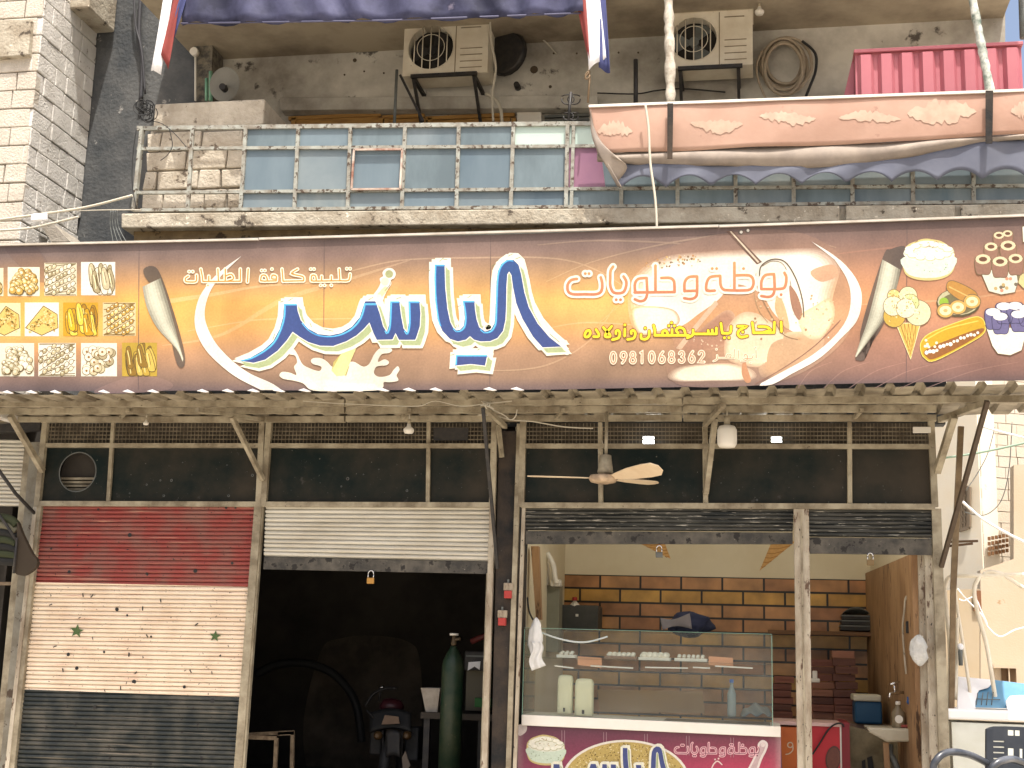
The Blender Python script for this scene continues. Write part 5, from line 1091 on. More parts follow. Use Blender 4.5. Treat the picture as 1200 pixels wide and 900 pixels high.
def mixn(fac, a, b_):
    k = N.new("ShaderNodeMix"); k.data_type = 'RGBA'; L.new(fac, k.inputs[0])
    for s_, v in (("A", a), ("B", b_)):
        if isinstance(v, tuple): k.inputs[s_].default_value = (*v, 1)
        else: L.new(v, k.inputs[s_])
    return k.outputs["Result"]
def mr_(src, lo, hi_):
    k = N.new("ShaderNodeMapRange"); k.inputs["From Min"].default_value = lo; k.inputs["From Max"].default_value = hi_; L.new(src, k.inputs[0]); return k.outputs[0]
r1 = mixn(mr_(nz.outputs[0], .42, .66), C(150, 70, 64, .85), C(142, 96, 86, .85))
r2 = mixn(mr_(nz.outputs[0], .42, .7), C(240, 222, 198, .88), C(226, 204, 178, .88))
r3 = mixn(mr_(nz.outputs[0], .42, .66), C(46, 52, 52, .8), C(92, 90, 82, .8))
c_ = mixn(gt(z2), r3, r2); c_ = mixn(gt(z1), c_, r1)
mp = N.new("ShaderNodeMapping"); mp.inputs["Scale"].default_value = (.12, 1, 2.6); L.new(tc.outputs["Object"], mp.inputs[0])
n2 = N.new("ShaderNodeTexNoise"); n2.inputs["Scale"].default_value = 16; n2.inputs["Detail"].default_value = 6; L.new(mp.outputs[0], n2.inputs["Vector"])
c_ = mixn(mr_(n2.outputs[0], .60, .80), c_, mixn(gt(z2), C(120, 112, 98), C(186, 140, 118)))
n3 = N.new("ShaderNodeTexNoise"); n3.inputs["Scale"].default_value = 38; n3.inputs["Detail"].default_value = 3; L.new(tc.outputs["Object"], n3.inputs["Vector"])
c_ = mixn(mr_(n3.outputs[0], .685, .715), c_, (.02, .012, .01))
L.new(c_, b.inputs["Base Color"]); b.inputs["Roughness"].default_value = .5; b.inputs["Specular IOR Level"].default_value = .3
slats(51, 299, (593, 593.5), 10, 267, 1000, 1010, 0, .0405, .012).build('curtain', fsm, fs)
guide(fs, (47, 592), (5, 1000), .05); guide(fs, (42, 594), (-2, 1000), .04, -.05, 'frame_pale', .03); guide(fs, (303.5, 592), (272, 1000), .075, -.03)
starm = mat('green_star_paint', C(86, 110, 62, .8), .6, C(60, 80, 48), 9, .6)
for cx, cy, r in ((90, 739.5, 8.5), (252, 745.5, 7)):
    MB().pq([(cx + (r if k % 2 == 0 else r * .42) * math.sin(k * math.pi / 5 + .15), cy - (r if k % 2 == 0 else r * .42) * math.cos(k * math.pi / 5 + .15)) for k in range(10)], -.0175, .002).build('painted_star', starm, fs)
m = MB()
for x, y, r in ((81, 670, 1.4), (152, 627, 1.8), (172, 673, 1.6), (229, 669, 1.8), (272, 660, 1.3), (265, 595, 1.2), (276, 595, 1), (115, 597, 1), (137, 714, 1.8), (149, 721, 1), (59, 698, 1), (80, 767, 1.6), (122, 764, 1.2), (157, 799, 2), (90, 783, 1.6), (249, 821, 2), (216, 805, 1.3), (111, 829, 1.6), (176, 895, 1.5), (236, 888, 1.2), (177, 746, 1), (258, 768, 1), (60, 643, 1), (204, 655, 1)):
    p = P(x, y, -.014); s_ = random.uniform(-.8, .8); m.lathe(p, [(r * .011, -.001), (r * .011, .001)], 9, (s_ * .3, 1, s_ * .2))
r8 = random.Random(21)
for k in range(34):
    x, y = r8.uniform(55, 285), r8.uniform(690, 890); x -= (y - 690) * .1; s_ = r8.uniform(.5, 1.1); a_ = r8.uniform(-.6, 1.2)
    m.bar(P(x - 2 * s_ * math.sin(a_), y + 2.2 * s_ * math.cos(a_), -.0145), P(x + 2 * s_ * math.sin(a_), y - 2.2 * s_ * math.cos(a_), -.0145), .004, .010 * s_)
tag(m.build('bullet_hole', M['cable_dark'], fs), kind='stuff')
# half-raised cream shutter
ws = thing('roller_shutter', 'half-raised cream roller shutter with a scorched bottom rail and a padlock hanging from it', 'shutter', P(440, 670, 0), 'roller shutters of the shops')
slats(312, 574, (592.5, 593.5), 309.5, 573, 652, 658, 0, .0385, .013).build('curtain', M['white_shutter'], ws)
MB().pq([(309.5, 652.5), (574, 658.5), (573.5, 672.5), (308.5, 667)], -.016, .03).build('bottom_rail', M['scorch_rail'], ws)
guide(ws, (577.5, 593), (565, 1000), .05, -.03, 'frame_pale', .06); guide(ws, (572.5, 672), (562, 1000), .03, -.01, 'frame')
guide(ws, (308, 594), (278, 1000), .03, -.015, 'frame')
# two scorched shutters of the sweet shop
ds = thing('roller_shutter', 'wide scorched dark roller shutter rolled up above the glass counter', 'shutter', P(772, 638, 0), 'roller shutters of the shops')
slats(616, 930, (594, 596), 616, 929, 621.5, 623, 0, .036, .013).build('curtain', M['dark_shutter'], ds)
MB().pq([(616, 622), (929, 624), (929, 637.5), (616, 637.5)], -.018, .03).build('bottom_rail', M['scorch_rail'], ds)
ds = thing('roller_shutter', 'narrow scorched dark roller shutter rolled up right of the peeling post', 'shutter', P(1020, 650, 0), 'roller shutters of the shops')
slats(948, 1092, (596, 597), 948, 1092, 629, 630.5, 0, .036, .013).build('curtain', M['dark_shutter'], ds)
MB().pq([(948, 629.5), (1092, 631), (1092, 650.5), (948, 648.5)], -.018, .03).build('bottom_rail', M['scorch_rail'], ds)
# posts of the sweet shop
pt = thing('shop_post', 'rusty double steel post right of the black pier', 'post', P(600, 1000, -.03))
MB().bar(P(609, 497, -.03), P(593, 1000, -.03), .05, .045, up=(1, 0, 0)).build('upright', M['frame'], pt); MB().bar(P(614, 594, -.02), P(600, 1000, -.02), .04, .03, up=(1, 0, 0)).build('shutter_channel', M['frame_pale'], pt)
pt = thing('shop_post', 'broad whitish peeling post between the two dark shutters', 'post', P(939, 1000, -.03))
MB().pq([(930, 596), (948, 596), (953.5, 1000), (936, 1000)], -.045, .09).build('upright', M['frame_pale'], pt, bevel=.006); MB().bar(P(939, 600, -.047), P(945, 1000, -.047), .02, .012, up=(1, 0, 0)).build('seam', M['frame'], pt)
pt = thing('shop_post', 'stepped weathered timber and steel jamb at the right end of the sweet shop', 'post', P(1100, 1000, -.03))
MB().pq([(1092, 596), (1103, 596), (1117, 1000), (1104, 1000)], -.04, .1).build('upright', M['frame'], pt); MB().pq([(1076, 646), (1084, 646), (1092, 1000), (1083, 1000)], .12, .06).build('timber_strip', M['frame_pale'], pt); MB().pq([(1084, 646), (1093, 646), (1105, 1000), (1092, 1000)], .04, .06).build('timber_strip', M['frame_pale'], pt)
# padlocks
def padlock(label, x, y, Y, s=1.0, m_=None):
    p = P(x, y, Y); t_ = thing('padlock', label, 'padlock', p, 'padlocks on the shutters')
    MB().box((p.x - .035 * s, p.y - .012, p.z - .055 * s), (p.x + .035 * s, p.y + .012, p.z)).build('body', m_ or M['brass'], t_, bevel=.006)
    MB().tube([p + Vector((.026 * s * math.cos(a_), 0, .035 * s + .03 * s * math.sin(a_))) if 0 <= a_ <= math.pi else p for a_ in [math.pi * k / 8 for k in range(9)]], .006 * s, 7).tube([p + Vector((.026 * s, 0, -.005)), p + Vector((.026 * s, 0, .036 * s))], .006 * s, 7).tube([p + Vector((-.026 * s, 0, -.005)), p + Vector((-.026 * s, 0, .036 * s))], .006 * s, 7).build('shackle', M['chrome'], t_)
padlock('brass padlock hanging under the half-raised cream shutter', 434.5, 677, -.03)
padlock('dark steel padlock under the wide scorched shutter', 772.5, 647, -.03, .9, M['steelgrey'])
padlock('dark padlock under the narrow scorched shutter', 1020, 656, -.03, .9, mat('rusty_lock', C(120, 100, 70), .5, metal=.4))
# red-lidded socket boxes on the pier
for x, y, lb in ((595.5, 685, 'upper'), (588.5, 717, 'lower')):
    c = P(x, y, -.03); t_ = thing('socket_box', '%s cream socket with red plug on the black pier' % lb, 'socket', c, 'sockets on the pier')
    MB().pbox(x - 5.5, y - 2, x + 5.5, y + 7, -.065, .045).build('box', M['frame_pale'], t_, bevel=.006); MB().pbox(x - 5, y + 7, x + 4, y + 16, -.075, .05).build('plug', mat('red_plug', C(170, 60, 55, .85), .5), t_, bevel=.006); MB().pbox(x - 1, y - 6, x + 1, y - 2, -.05, .02).build('stub', M['steelgrey'], t_)
# fan and bulbs
p = P(708, 548, -.5)
fn_ = thing('ceiling_fan', 'dusty cream ceiling fan hanging from the canopy in front of the wide transom', 'fan', P(710, 560, -.5))
MB().tube([P(711, 483, -.5), P(710, 540, -.5)], .015, 8).build('down_rod', M['frame'], fn_)
q = P(709.5, 541, -.5)
MB().lathe(q, [(.035, .06), (.05, .055), (.065, -.06), (.07, -.095), (.05, -.11)][::-1], 20).build('canopy_cup', M['frame'], fn_)
hb = P(707, 561, -.5)
MB().lathe(hb, [(.05, .04), (.115, .028), (.13, 0), (.11, -.03), (.05, -.045)][::-1], 24).build('motor', mat('fan_motor', C(205, 180, 150, .8), .5, RUST, 9, .6), fn_)
fb = mat('dusty_fan_blade', C(228, 208, 176, .85), .55, C(190, 165, 135), 4, .6, RUST, 14, .72)
for tip, w0, nrm in ((P(774, 549, -.95) , .17, 0), (P(770, 567, -.05), .13, 0), (P(618, 558.5, -.55), .05, 0)):
    d = (tip - hb); ln = d.length; d.normalize(); side = d.cross(Vector((0, 0, 1))).normalized(); up = side.cross(d).normalized()
    pts = []
    for u, h in ((.13, .25), (.3, .55), (.5, .85), (.75, 1), (.92, .95), (1, .4)): pts.append((u, h))
    tw_ = .55 if w0 > .14 else .12
    sd = (side * math.cos(tw_) + Vector((0, 0, 1)) * math.sin(tw_))
    if tip.x < hb.x: sd = side
    o = [hb + d * ln * u + sd * w0 * .5 * h for u, h in pts] + [hb + d * ln * u - sd * w0 * .5 * h for u, h in pts[::-1]]
    MB().prism(o, sd.cross(d).normalized() * .008).build('blade', fb, fn_)
bulb('compact white bulb hanging above the cream shutter', 479, 504, -.5, .048, .05)
bulb('large white drum bulb hanging right of the ceiling fan', 852, 511, -.5, .085, .05, True)
bulb('bare bulb stub under the beam above the red shutter', 171, 496, -.5, .026, .03)
# ------------------------------------------------------------------ glass counter of the sweet shop
YC = .14
ct = thing('display_counter', 'purple printed sweet counter with a glass case and white metal edge', 'counter', P(760, 1000, YC))
alu = mat('white_counter_edge', C(236, 232, 222, .85), .4, C(205, 198, 185), 5, .4)
q = [(607, 850), (915, 863.5), (921, 1010), (600, 1000)]
zc = P(760, 850, YC).z
MB().pq(q, YC + .006, .74).build('cabinet', mat('plum_cabinet', C(96, 60, 74, .8), .4), ct)
MB().pq([(611, 837.5), (915, 851.5), (915, 864), (611, 850)], YC - .02, .78).build('metal_edge', alu, ct, bevel=.006)
def plum(x, y):
    u = (x - 607) / 308; v = (y - 850) / 55; c = mixc(mixc((100, 58, 76), (150, 62, 96), v), mixc((96, 62, 72), (206, 66, 98), v), u)
    e = min(x - 607, 915 - x) / 10; return pc(*mixc((206, 180, 176), c, .35 + .65 * min(1, e)))
a = Art(YC + .004)
yl = lambda x, v: 850.5 + 13.5 * (x - 607) / 308 + v
a.gridfill(607, 0, 915, 140, 40, 14, plum, 0, warp=lambda x, v: (x, yl(x, v)))
for x in (660, 709, 757, 806, 858):
    for dx in (-1.6, 1.6): a.stroke([(x + dx, yl(x, 3)), (x + dx, yl(x, 26))], .6, pc(168, 140, 146), 2, cap=False)
a.poly(cr([(607, 850), (617, 850), (616, 858), (608, 862)], True, 4), pc(225, 212, 205), 2)
TC = lambda l: [(618 + (x - 668) / 224 * 43, yl(618 + (x - 668) / 224 * 43, 10) + (y - 152) / 5.2 + 0) for x, y in l]
cake(a, TC, 4)
gold = lambda x, y: pc(*random.Random(int(x * 3) * 977 + int(y * 3)).choice([(196, 170, 96), (226, 204, 140), (150, 122, 60), (238, 222, 170), (120, 96, 50)]))
a.disc(733, 915, 75, pc(240, 234, 222), 3, ry=48, n=48)
pts_g = [(733 + 72 * math.cos(t_), 915 + 45.5 * math.sin(t_)) for t_ in [math.pi * 2 * k / 48 for k in range(48)]]
a.poly(pts_g, pc(196, 172, 100), 4)
rg = random.Random(3)
for k in range(1500):
    th, r_ = rg.uniform(0, 6.283), math.sqrt(rg.random()) * .97; x, y = 733 + 72 * r_ * math.cos(th), 915 + 45.5 * r_ * math.sin(th)
    if y < 906: a.disc(x, y, rg.uniform(.5, 1.0), pc(*rg.choice([(226, 204, 140), (150, 122, 60), (244, 230, 186), (120, 96, 50), (212, 186, 110)])), 5, n=5)
a.build('counter_print', PR2, ct)
fm_ = lambda p: (733 + (p[0] - 516) * .46, 875.5 + (p[1] - 308) * .46 + (p[0] - 516) * .012)
bw = bigword([W1, W2, W3], ct, YC - .003, fm_, .42); bw.build('lettering', PR2, ct)
fb_ = lambda p: (789 + (p[0] - 660) * .385, 868.5 + (p[1] - 309) * .385 + (p[0] - 660) * .012)
letters(BH, BHD, pc(120, 60, 80), 1.9, pc(244, 190, 196), 4.6, 'lettering', ct, 6, Y=YC + .003, fn=fb_, s=.42, dr=2.2)
a = Art(YC + .003)
def T9(l): return [(880 + x / 3.75, 660 + y / 3.75) for x, y in l]
# stick print at the right end
stk = [(886, 905), (898, 882), (889, 876), (886, 872), (890, 867), (896, 868), (895, 874), (902, 880)]
a.fat(cr([(874, 910), (884, 888), (889, 879), (889, 872), (894, 868), (899, 872), (897, 880), (892, 890), (884, 910)], True, 4), .9, pc(240, 228, 222), 6); a.poly(cr([(875, 910), (885, 889), (890, 879), (890, 873), (894, 870), (897, 873), (895, 880), (890, 890), (883, 910)], True, 4), pc(206, 180, 180), 7)
a.disc(894, 873, 2.6, pc(236, 220, 214), 8)
a.build('printed_stick', PR2, ct)
a = Art(YC + .003)
a.stroke(cr([(832, 906), (836, 896), (841, 892), (846, 896)], n=4), 1.4, pc(240, 214, 210), 6); a.disc(842, 889, 1, pc(240, 214, 210), 6); a.disc(838, 890, 1, pc(240, 214, 210), 6)
a.build('small_lettering', PR2, ct)
# glass case
gl = glass('case_glass', (.95, .97, .96), .2); gedge = mat('green_glass_edge', C(150, 190, 170, .8), .2)
def fz(x, y, Y): return P(x, y, Y)
gt_ = [(613, 740), (905, 742)]
zt = P(760, 741, YC).z; zb = P(760, 846, YC).z
xl, xr = P(613, 790, YC).x, P(905, 795, YC).x
g_ = MB(); g_.box((xl, YC + .01, zb + .01), (xr, YC + .018, zt)); g_.build('glass_front', gl, ct)
g_ = MB(); g_.box((xl, YC + .02, zb + .01), (xl + .008, YC + .66, zt)).box((xr - .008, YC + .02, zb + .01), (xr, YC + .66, zt)); g_.build('glass_side', gl, ct)
MB().box((xl, YC + .01, zt + .001), (xr, YC + .66, zt + .009)).build('glass_top', gl, ct)
m = MB()
m.box((xl - .002, YC + .006, zb), (xl + .003, YC + .012, zt)).box((xr - .003, YC + .006, zb), (xr + .002, YC + .012, zt)).box((xl, YC + .004, zt + .010), (xr, YC + .012, zt + .013)); m.build('glass_edge', gedge, ct)
zsh = P(760, 774, YC + .2).z
MB().box((xl + .012, YC + .05, zsh - .008), (xr - .012, YC + .5, zsh)).build('glass_shelf', glass('shelf_glass', (.9, .94, .92), .3), ct)
m = MB()
for x_a, x_b in ((650, 672), (692, 742), (756, 806), (812, 832), (838, 882)): m.bar(P(x_a, 782 - (x_a % 7) * .3, YC + .06), P(x_b, 783, YC + .06), .01, .012)
m.build('shelf_edge', M['white'], ct)
MB().box((xl + .02, YC + .10, zb - .02), (xr - .02, YC + .62, zb + .012)).build('case_floor', mat('steel_tray', C(120, 112, 98, .7), .4, C(80, 70, 58), 4, .6), ct)
# things in the case
def jug(label, x0, x1, y0, y1, Y):
    c = P((x0 + x1) / 2, y1, Y); t_ = thing('milk_jug', label, 'jug', c, 'white jugs in the glass case')
    A, B = P(x0, y1, Y), P(x1, y0, Y); w_ = (B.x - A.x) / 2; h = B.z - A.z; xm = (A.x + B.x) / 2
    m = MB(); pr = [(.9, 0), (1, .03), (1, .86), (.93, .94), (.75, .985), (.3, 1)]
    n = 20; vv = []; fs = []
    for r_, u in pr:
        for k in range(n):
            th = 2 * math.pi * k / n; cx_, sy = math.cos(th), math.sin(th); e = .5
            vv.append((xm + w_ * r_ * math.copysign(abs(cx_) ** e, cx_), Y + w_ * .7 * r_ * math.copysign(abs(sy) ** e, sy), A.z + h * u))
    for i in range(len(pr) - 1):
        for k in range(n): l = (k + 1) % n; fs.append((i * n + k, i * n + l, (i + 1) * n + l, (i + 1) * n + k))
    fs.append(list(range(n))[::-1]); fs.append([(len(pr) - 1) * n + k for k in range(n)])
    m.add(vv, fs, True); m.build('body', mat('jug_plastic', C(225, 222, 190, .85), .5, C(200, 195, 160), 4, .5), t_)
    MB().box((xm - w_ * .15, Y - w_ * .78, A.z + .015), (xm + w_ * .12, Y - w_ * .68, A.z + .05)).build('tap', M['blackmetal'], t_)
jug('white plastic jug against the left end of the glass case', 653, 672, 791, 835.5, YC + .16); jug('white plastic jug with its top lower, second from the left in the glass case', 673.5, 696, 795.5, 838, YC + .14)
card = mat('price_card', C(222, 158, 118, .85), .7); cream_w = mat('cream_puff', C(240, 236, 222, .85), .6, C(205, 190, 165), 30, .6); cups = mat('brown_cup', C(150, 120, 100, .8), .5)
for lb, x0, x1 in (('left', 677, 705), ('right', 830.5, 859)):
    m = MB(); m.pq([(x0, 769), (x1, 771), (x1, 783), (x0, 779)], YC + .07, .02); tag(m.build('price_card', card), 'plain orange card standing on the shelf toward the %s end of the glass case' % lb, 'card', 'orange cards in the glass case')
def puffs(label, x0, x1, y, n, r, tray):
    c = P((x0 + x1) / 2, y + 4, YC + .12); t_ = thing('sweet_tray', label, 'tray', (c.x, c.y, zsh), 'trays of sweets on the glass shelf')
    A, B = P(x0, y, YC + .12), P(x1, y, YC + .12)
    MB().box((A.x - .02, YC + .09, zsh + .002), (B.x + .02, YC + .24, zsh + .03)).build('tray', cups if tray else M['white'], t_, bevel=.004)
    for k in range(n):
        for row in range(2): MB().ball((A.x + (B.x - A.x) * (k + .5) / n, YC + .12 + row * .08, zsh + .04 + row * .012), r, r * .7, 10, 6).build('sweet', cream_w, t_)
puffs('small row of white sweets left of the first orange card', 655, 672, 772, 3, .02, False); puffs('row of cream topped brown cups between the first orange card and the big white tray', 711, 744, 774, 6, .024, True)
puffs('big mounded white tray of sweets in the middle of the glass shelf', 751, 783, 774, 5, .036, False); puffs('low row of white sweets left of the second orange card', 793, 826, 775, 6, .018, False)
m = MB(); m.lathe(P(857.5, 840, YC + .3), [(.035, 0), (.04, .02), (.04, .2), (.016, .27), (.016, .3)], 16); t_ = tag(m.build('water_bottle', mat('clear_plastic', C(150, 165, 165, .7), .15)), 'clear plastic water bottle with blue cap at the right end of the glass case', 'bottle')
m = MB(); m.lathe(P(857.5, 840, YC + .3) + Vector((0, 0, .3)), [(.019, 0), (.019, .03)], 14); o = m.build('cap', mat('blue_cap', C(60, 110, 190, .8), .4), t_)
m = MB(); m.grid(lambda u, v: P(868 + 36 * u, 838 - 13 * math.sin(math.pi * u) ** .6 * v + 2 * math.sin(u * 15 + v * 4), YC + .2 + .25 * v), 14, 6); tag(m.build('crumpled_bag', mat('grey_blue_bag', C(110, 120, 125, .7), .5), solid=.004), 'crumpled greyish bag in the right corner of the glass case', 'bag')
m = MB(); m.pq([(700, 808), (823, 810), (826, 836), (703, 834)], YC + .5, .02); tag(m.build('cardboard_sheet', mat('cardboard', C(150, 118, 80, .8), .8)), 'plain cardboard sheet at the back of the glass case', 'cardboard')
m = MB(); m.tube([P(*q_, YC + .04) for q_ in cr([(634, 741), (650, 747), (672, 752), (690, 752), (712, 746)], n=5)], .008, 6); tag(m.build('white_cable', M['cloth_white']), 'white cable sagging inside the top of the glass case', 'cable')
lg = emit('green_led', (.1, .9, .4), 4); m = MB(); m.lathe(P(628, 743, YC - .02), [(.008, 0), (.008, .01)], 10, (0, 1, 0)); tag(m.build('indicator_light', lg), 'tiny green indicator light at the left top of the glass case', 'light')
def crumple(label, name, cx, cy, w_, h, Y, m_, seed, cat, n=12, group=None):
    r = random.Random(seed); ph = [r.uniform(0, 6) for _ in range(8)]; c = P(cx, cy, Y); sx_ = w_ * .0082 / 2; sz = h * .0082 / 2
    m = MB(); N_, M_ = 22, 12; vv = []; fs = []
    for i in range(M_ + 1):
        a_ = math.pi * i / M_
        for k in range(N_):
            t_ = 2 * math.pi * k / N_; rr = 1 + .16 * math.sin(3 * t_ + ph[0] + 2 * a_) + .12 * math.sin(5 * t_ + ph[1] - 3 * a_) + .1 * math.sin(7 * a_ + ph[2] + t_)
            vv.append((c.x + sx_ * rr * math.sin(a_) * math.cos(t_), c.y + sx_ * .6 * rr * math.sin(a_) * math.sin(t_), c.z - sz * math.cos(a_) * (1 + .08 * math.sin(4 * t_ + ph[3]))))
    for i in range(M_):
        for k in range(N_): l = (k + 1) % N_; fs.append((i * N_ + k, i * N_ + l, (i + 1) * N_ + l, (i + 1) * N_ + k))
    m.add(vv, fs, True); return tag(m.build(name, m_), label, cat, group)
bagm = mat('white_bag', C(225, 225, 222, .85), .55, C(190, 190, 186), 12, .6)
crumple('white plastic bag hanging at the left end of the glass case', 'plastic_bag', 628, 750, 15, 46, YC - .06, bagm, 3, 'bag')
m = MB(); m.grid(lambda u, v: P(622 + 12 * u * (1 - .3 * v) + 2 * math.sin(v * 7) + 8 * v * u, 752 + 34 * v - 6 * u * v, YC - .09 - .02 * math.sin(u * 9 + v * 3)), 10, 10); tag(m.build('bag_tail', bagm, solid=.003), 'torn white plastic strip dangling beside the glass case', 'bag')
crumple('white plastic bag hanging on the jamb above the sink', 'plastic_bag', 1077, 762, 17, 30, -.1, mat('dull_white_bag', C(205, 205, 200, .8), .6, C(150, 150, 145), 14, .7, bump=.8, bs=18), 8, 'bag')
m = MB(); m.tube([P(1081, 745, -.08), P(1080, 757, -.08)], .006, 6); tag(m.build('bag_string', M['cable']), 'short string holding the white bag on the jamb', 'string')
# dark folded cloth and grey paper on the case
crumple('crumpled dark navy cloth on top of the glass case', 'dark_cloth', 808, 732, 48, 28, YC + .5, mat('navy_cloth', (.012, .014, .03), .9), 5, 'cloth')
m = MB(); m.grid(lambda u, v: P(774 + 34 * u + 3 * v, 724 + 14 * v - 3 * u + 3 * math.sin(u * 4 + v * 3), YC + .22 + .03 * math.sin(u * 5)), 10, 6); tag(m.build('grey_paper', mat('grey_paper', C(120, 112, 108, .7), .8), solid=.006), 'folded grey sheet leaning on the dark cloth', 'paper')
# electrical cabinet, small oven and their cables at the left of the tiled wall
eb = thing('electric_box', 'tall grey electrical box on the wall left of the brick tiles', 'electrical box', P(644, 765, 2.2))
MB().pbox(633, 685, 655, 764, 2.2, .25).build('cabinet', mat('grey_green_box', C(150, 150, 132, .75), .5, C(115, 112, 96), 5, .6), eb, bevel=.008); MB().pbox(632, 701, 638.5, 711, 2.16, .04).build('switch', M['blackmetal'], eb)
m = MB(); m.pbox(645, 679, 657, 687, 2.1, .12); tag(m.build('junction_box', M['white'], bevel=.01), 'white junction box on top of the grey electrical box', 'junction box')
m = MB(); m.tube([P(637, 640, 2.2), P(639, 686, 2.2)], .05, 8).tube([P(*q_, 2.1) for q_ in cr([(641, 648), (648, 662), (650, 676), (652, 684)], n=4)], .03, 7); tag(m.build('white_conduit', M['white']), 'white conduit above the grey electrical box', 'conduit')
m = MB(); m.pq([(622, 640), (631, 640), (634, 726), (628, 726)], .9, .1); tag(m.build('timber_strip', wm), 'brown timber strip beside the rusty double post', 'timber')
m = MB(); m.tube([P(*q_, .5) for q_ in cr([(618, 700), (620, 716), (626, 728), (634, 735)], n=4)], .008, 6); tag(m.build('dark_cable', M['cable_dark']), 'dark cable hanging left of the grey electrical box', 'cable')
ov = thing('wall_cabinet', 'dark grey metal box on the tiles beside the grey electrical box', 'cabinet', P(680, 739, 2.9))
MB().pbox(657, 709, 701, 739, 2.9, .4).build('body', mat('dark_box', (.045, .048, .045), .5, (.09, .085, .075), 4, .6), ov, bevel=.01); MB().pbox(674.5, 719.5, 677.5, 722.5, 2.88, .03).build('knob', M['white'], ov)
m = MB(); c = P(673.5, 711, 2.95); m.lathe(c, [(.05, 0), (.055, .02), (.02, .06), (.018, .09)], 14); fun = tag(m.build('funnel', M['white']), 'small white funnel on the dark metal box', 'funnel')
m = MB(); m.lathe(P(673.5, 704, 2.9), [(.03, 0), (.028, .04)], 12); m.build('lid', mat('red_lid', C(170, 50, 45, .8), .5), fun)
# shelf with black trays, boxes, cooler, table at the back right
m = MB(); m.pbox(900, 739.5, 1021, 744, 3.15, .33); tag(m.build('wall_shelf', mat('shelf_board', C(130, 95, 65, .7), .6)), 'thin brown shelf on the tiles under the black trays', 'shelf')
for k, (y0, y1, x0, x1) in enumerate(((733, 739.3, 985, 1022), (727, 732.6, 986, 1021), (721, 726.4, 987, 1021))):
    t_ = thing('plastic_tray', ('lowest', 'middle', 'topmost')[k] + ' black tray in the stack on the wall shelf', 'tray', P(1003, y1, 3.2), 'black trays on the wall shelf')
    MB().pbox(x0, y0, x1, y1, 3.2, .26).build('body', M['blackmetal'], t_, bevel=.01); MB().pbox(x0 - .6, y0 - .2, x1 + .6, y0 + 1.4, 3.185, .29).build('rim', mat('tray_rim', (.12, .125, .12), .3), t_)
m = MB(); m.grid(lambda u, v: P(986 + 34 * u, 720.5 - 9 * math.sin(math.pi * u) ** .7 * (1 - v) , 3.22 + .2 * v), 12, 4); tag(m.build('clear_bag', mat('clear_bag', C(130, 130, 122, .7), .25), solid=.004), 'clear crumpled bag lying on the black trays', 'bag')
m = MB(); m.tube([P(940, 744, 3.2), P(1016, 744, 3.2)], .006, 5); 
bx = [mat('brown_box_%d' % k, c, .75) for k, c in enumerate((C(128, 82, 70, .8), C(148, 96, 80, .8), C(112, 76, 66, .8), C(160, 112, 92, .8)))]
ztb = P(1000, 846, 2.3).z
tb = thing('back_table', 'low worktop carrying the brown boxes behind the peeling post', 'table', (P(985, 850, 2.3).x, 2.3, 0))
MB().box((P(908, 846, 2.0).x, 1.9, ztb - .05), (P(1050, 846, 2.0).x, 3.3, ztb)).build('top', mat('worktop', C(150, 120, 98, .75), .6), tb)
for x in (912, 1046):
    for y in (1.95, 3.25): MB().box((P(x, 846, 2.0).x - .02, y, .03), (P(x, 846, 2.0).x + .02, y + .04, ztb - .05)).build('leg', M['steelgrey'], tb)
def stack(x0, x1, ytop_, n, Y, seed, nm):
    r = random.Random(seed); A, B = P(x0, 800, Y).x, P(x1, 800, Y).x; zt_ = P(x0, ytop_, Y).z; h = (zt_ - ztb) / n
    words = ['%s flat brown box from the bottom of the %s' % (w_, nm) for w_ in ('first', 'second', 'third', 'fourth', 'fifth', 'sixth', 'seventh', 'eighth', 'ninth', 'tenth', 'eleventh')]
    for k in range(n):
        d = r.uniform(-.02, .02); m = MB(); m.box((A + d, Y + r.uniform(-.02, .02), ztb + k * h + .003), (B + d, Y + .3, ztb + (k + 1) * h - .004)).box((A + d + .01, Y - .024, ztb + k * h + h * .55), (B + d - .01, Y - .0205, ztb + k * h + h * .62))
        tag(m.build('cardboard_box', bx[r.randrange(4)], bevel=.004), words[k], 'box', 'brown boxes stacked on the worktop')
stack(978, 1004, 762, 9, 2.45, 4, 'tall stack left of the blue cooler'); stack(950, 981, 772, 8, 2.65, 6, 'stack just right of the peeling post'); stack(906, 929, 792, 6, 2.6, 7, 'stack left of the peeling post')
m = MB(); m.pbox(952, 786, 958, 800, 2.3, .06).pbox(949, 795, 961, 800, 2.28, .1); tag(m.build('paper_roll', M['white'], bevel=.01), 'small white roll in front of the box stack by the post', 'paper')
cl = thing('cool_box', 'blue cool box with a cream lid on the worktop', 'cooler', P(1017, 849, 1.85))
MB().pbox(1002, 822, 1034, 848.5, 1.85, .4).build('body', mat('blue_plastic', C(40, 86, 120, .8), .45, C(30, 66, 98), 4, .5), cl, bevel=.02); MB().pbox(1000, 814, 1033, 822, 1.83, .44).build('lid', mat('cream_lid', C(205, 198, 175, .85), .5), cl, bevel=.015)
sk = thing('wash_basin', 'cream wash basin on the wooden side wall', 'sink', P(1045, 871, .9))
zr = P(1045, 853, .8).z
m = MB(); A, B = P(1015, 853, .8), P(1076, 855, .8); hh = A.z - P(1045, 871, .8).z
pf = [(0, 0), (1, 0), (.9, .15), (.9, .12), (.1, .12), (.1, 0)]
m.prism([(A.x, .8, zr), (B.x, .8, zr), (B.x, .8, zr - hh * .9), (A.x + .18, .8, zr - hh), (A.x + .03, .8, zr - hh * .4)], (0, .45, 0)); m.build('basin', mat('basin_ceramic', C(190, 182, 160, .85), .3, C(150, 140, 120), 6, .5), sk, bevel=.02)
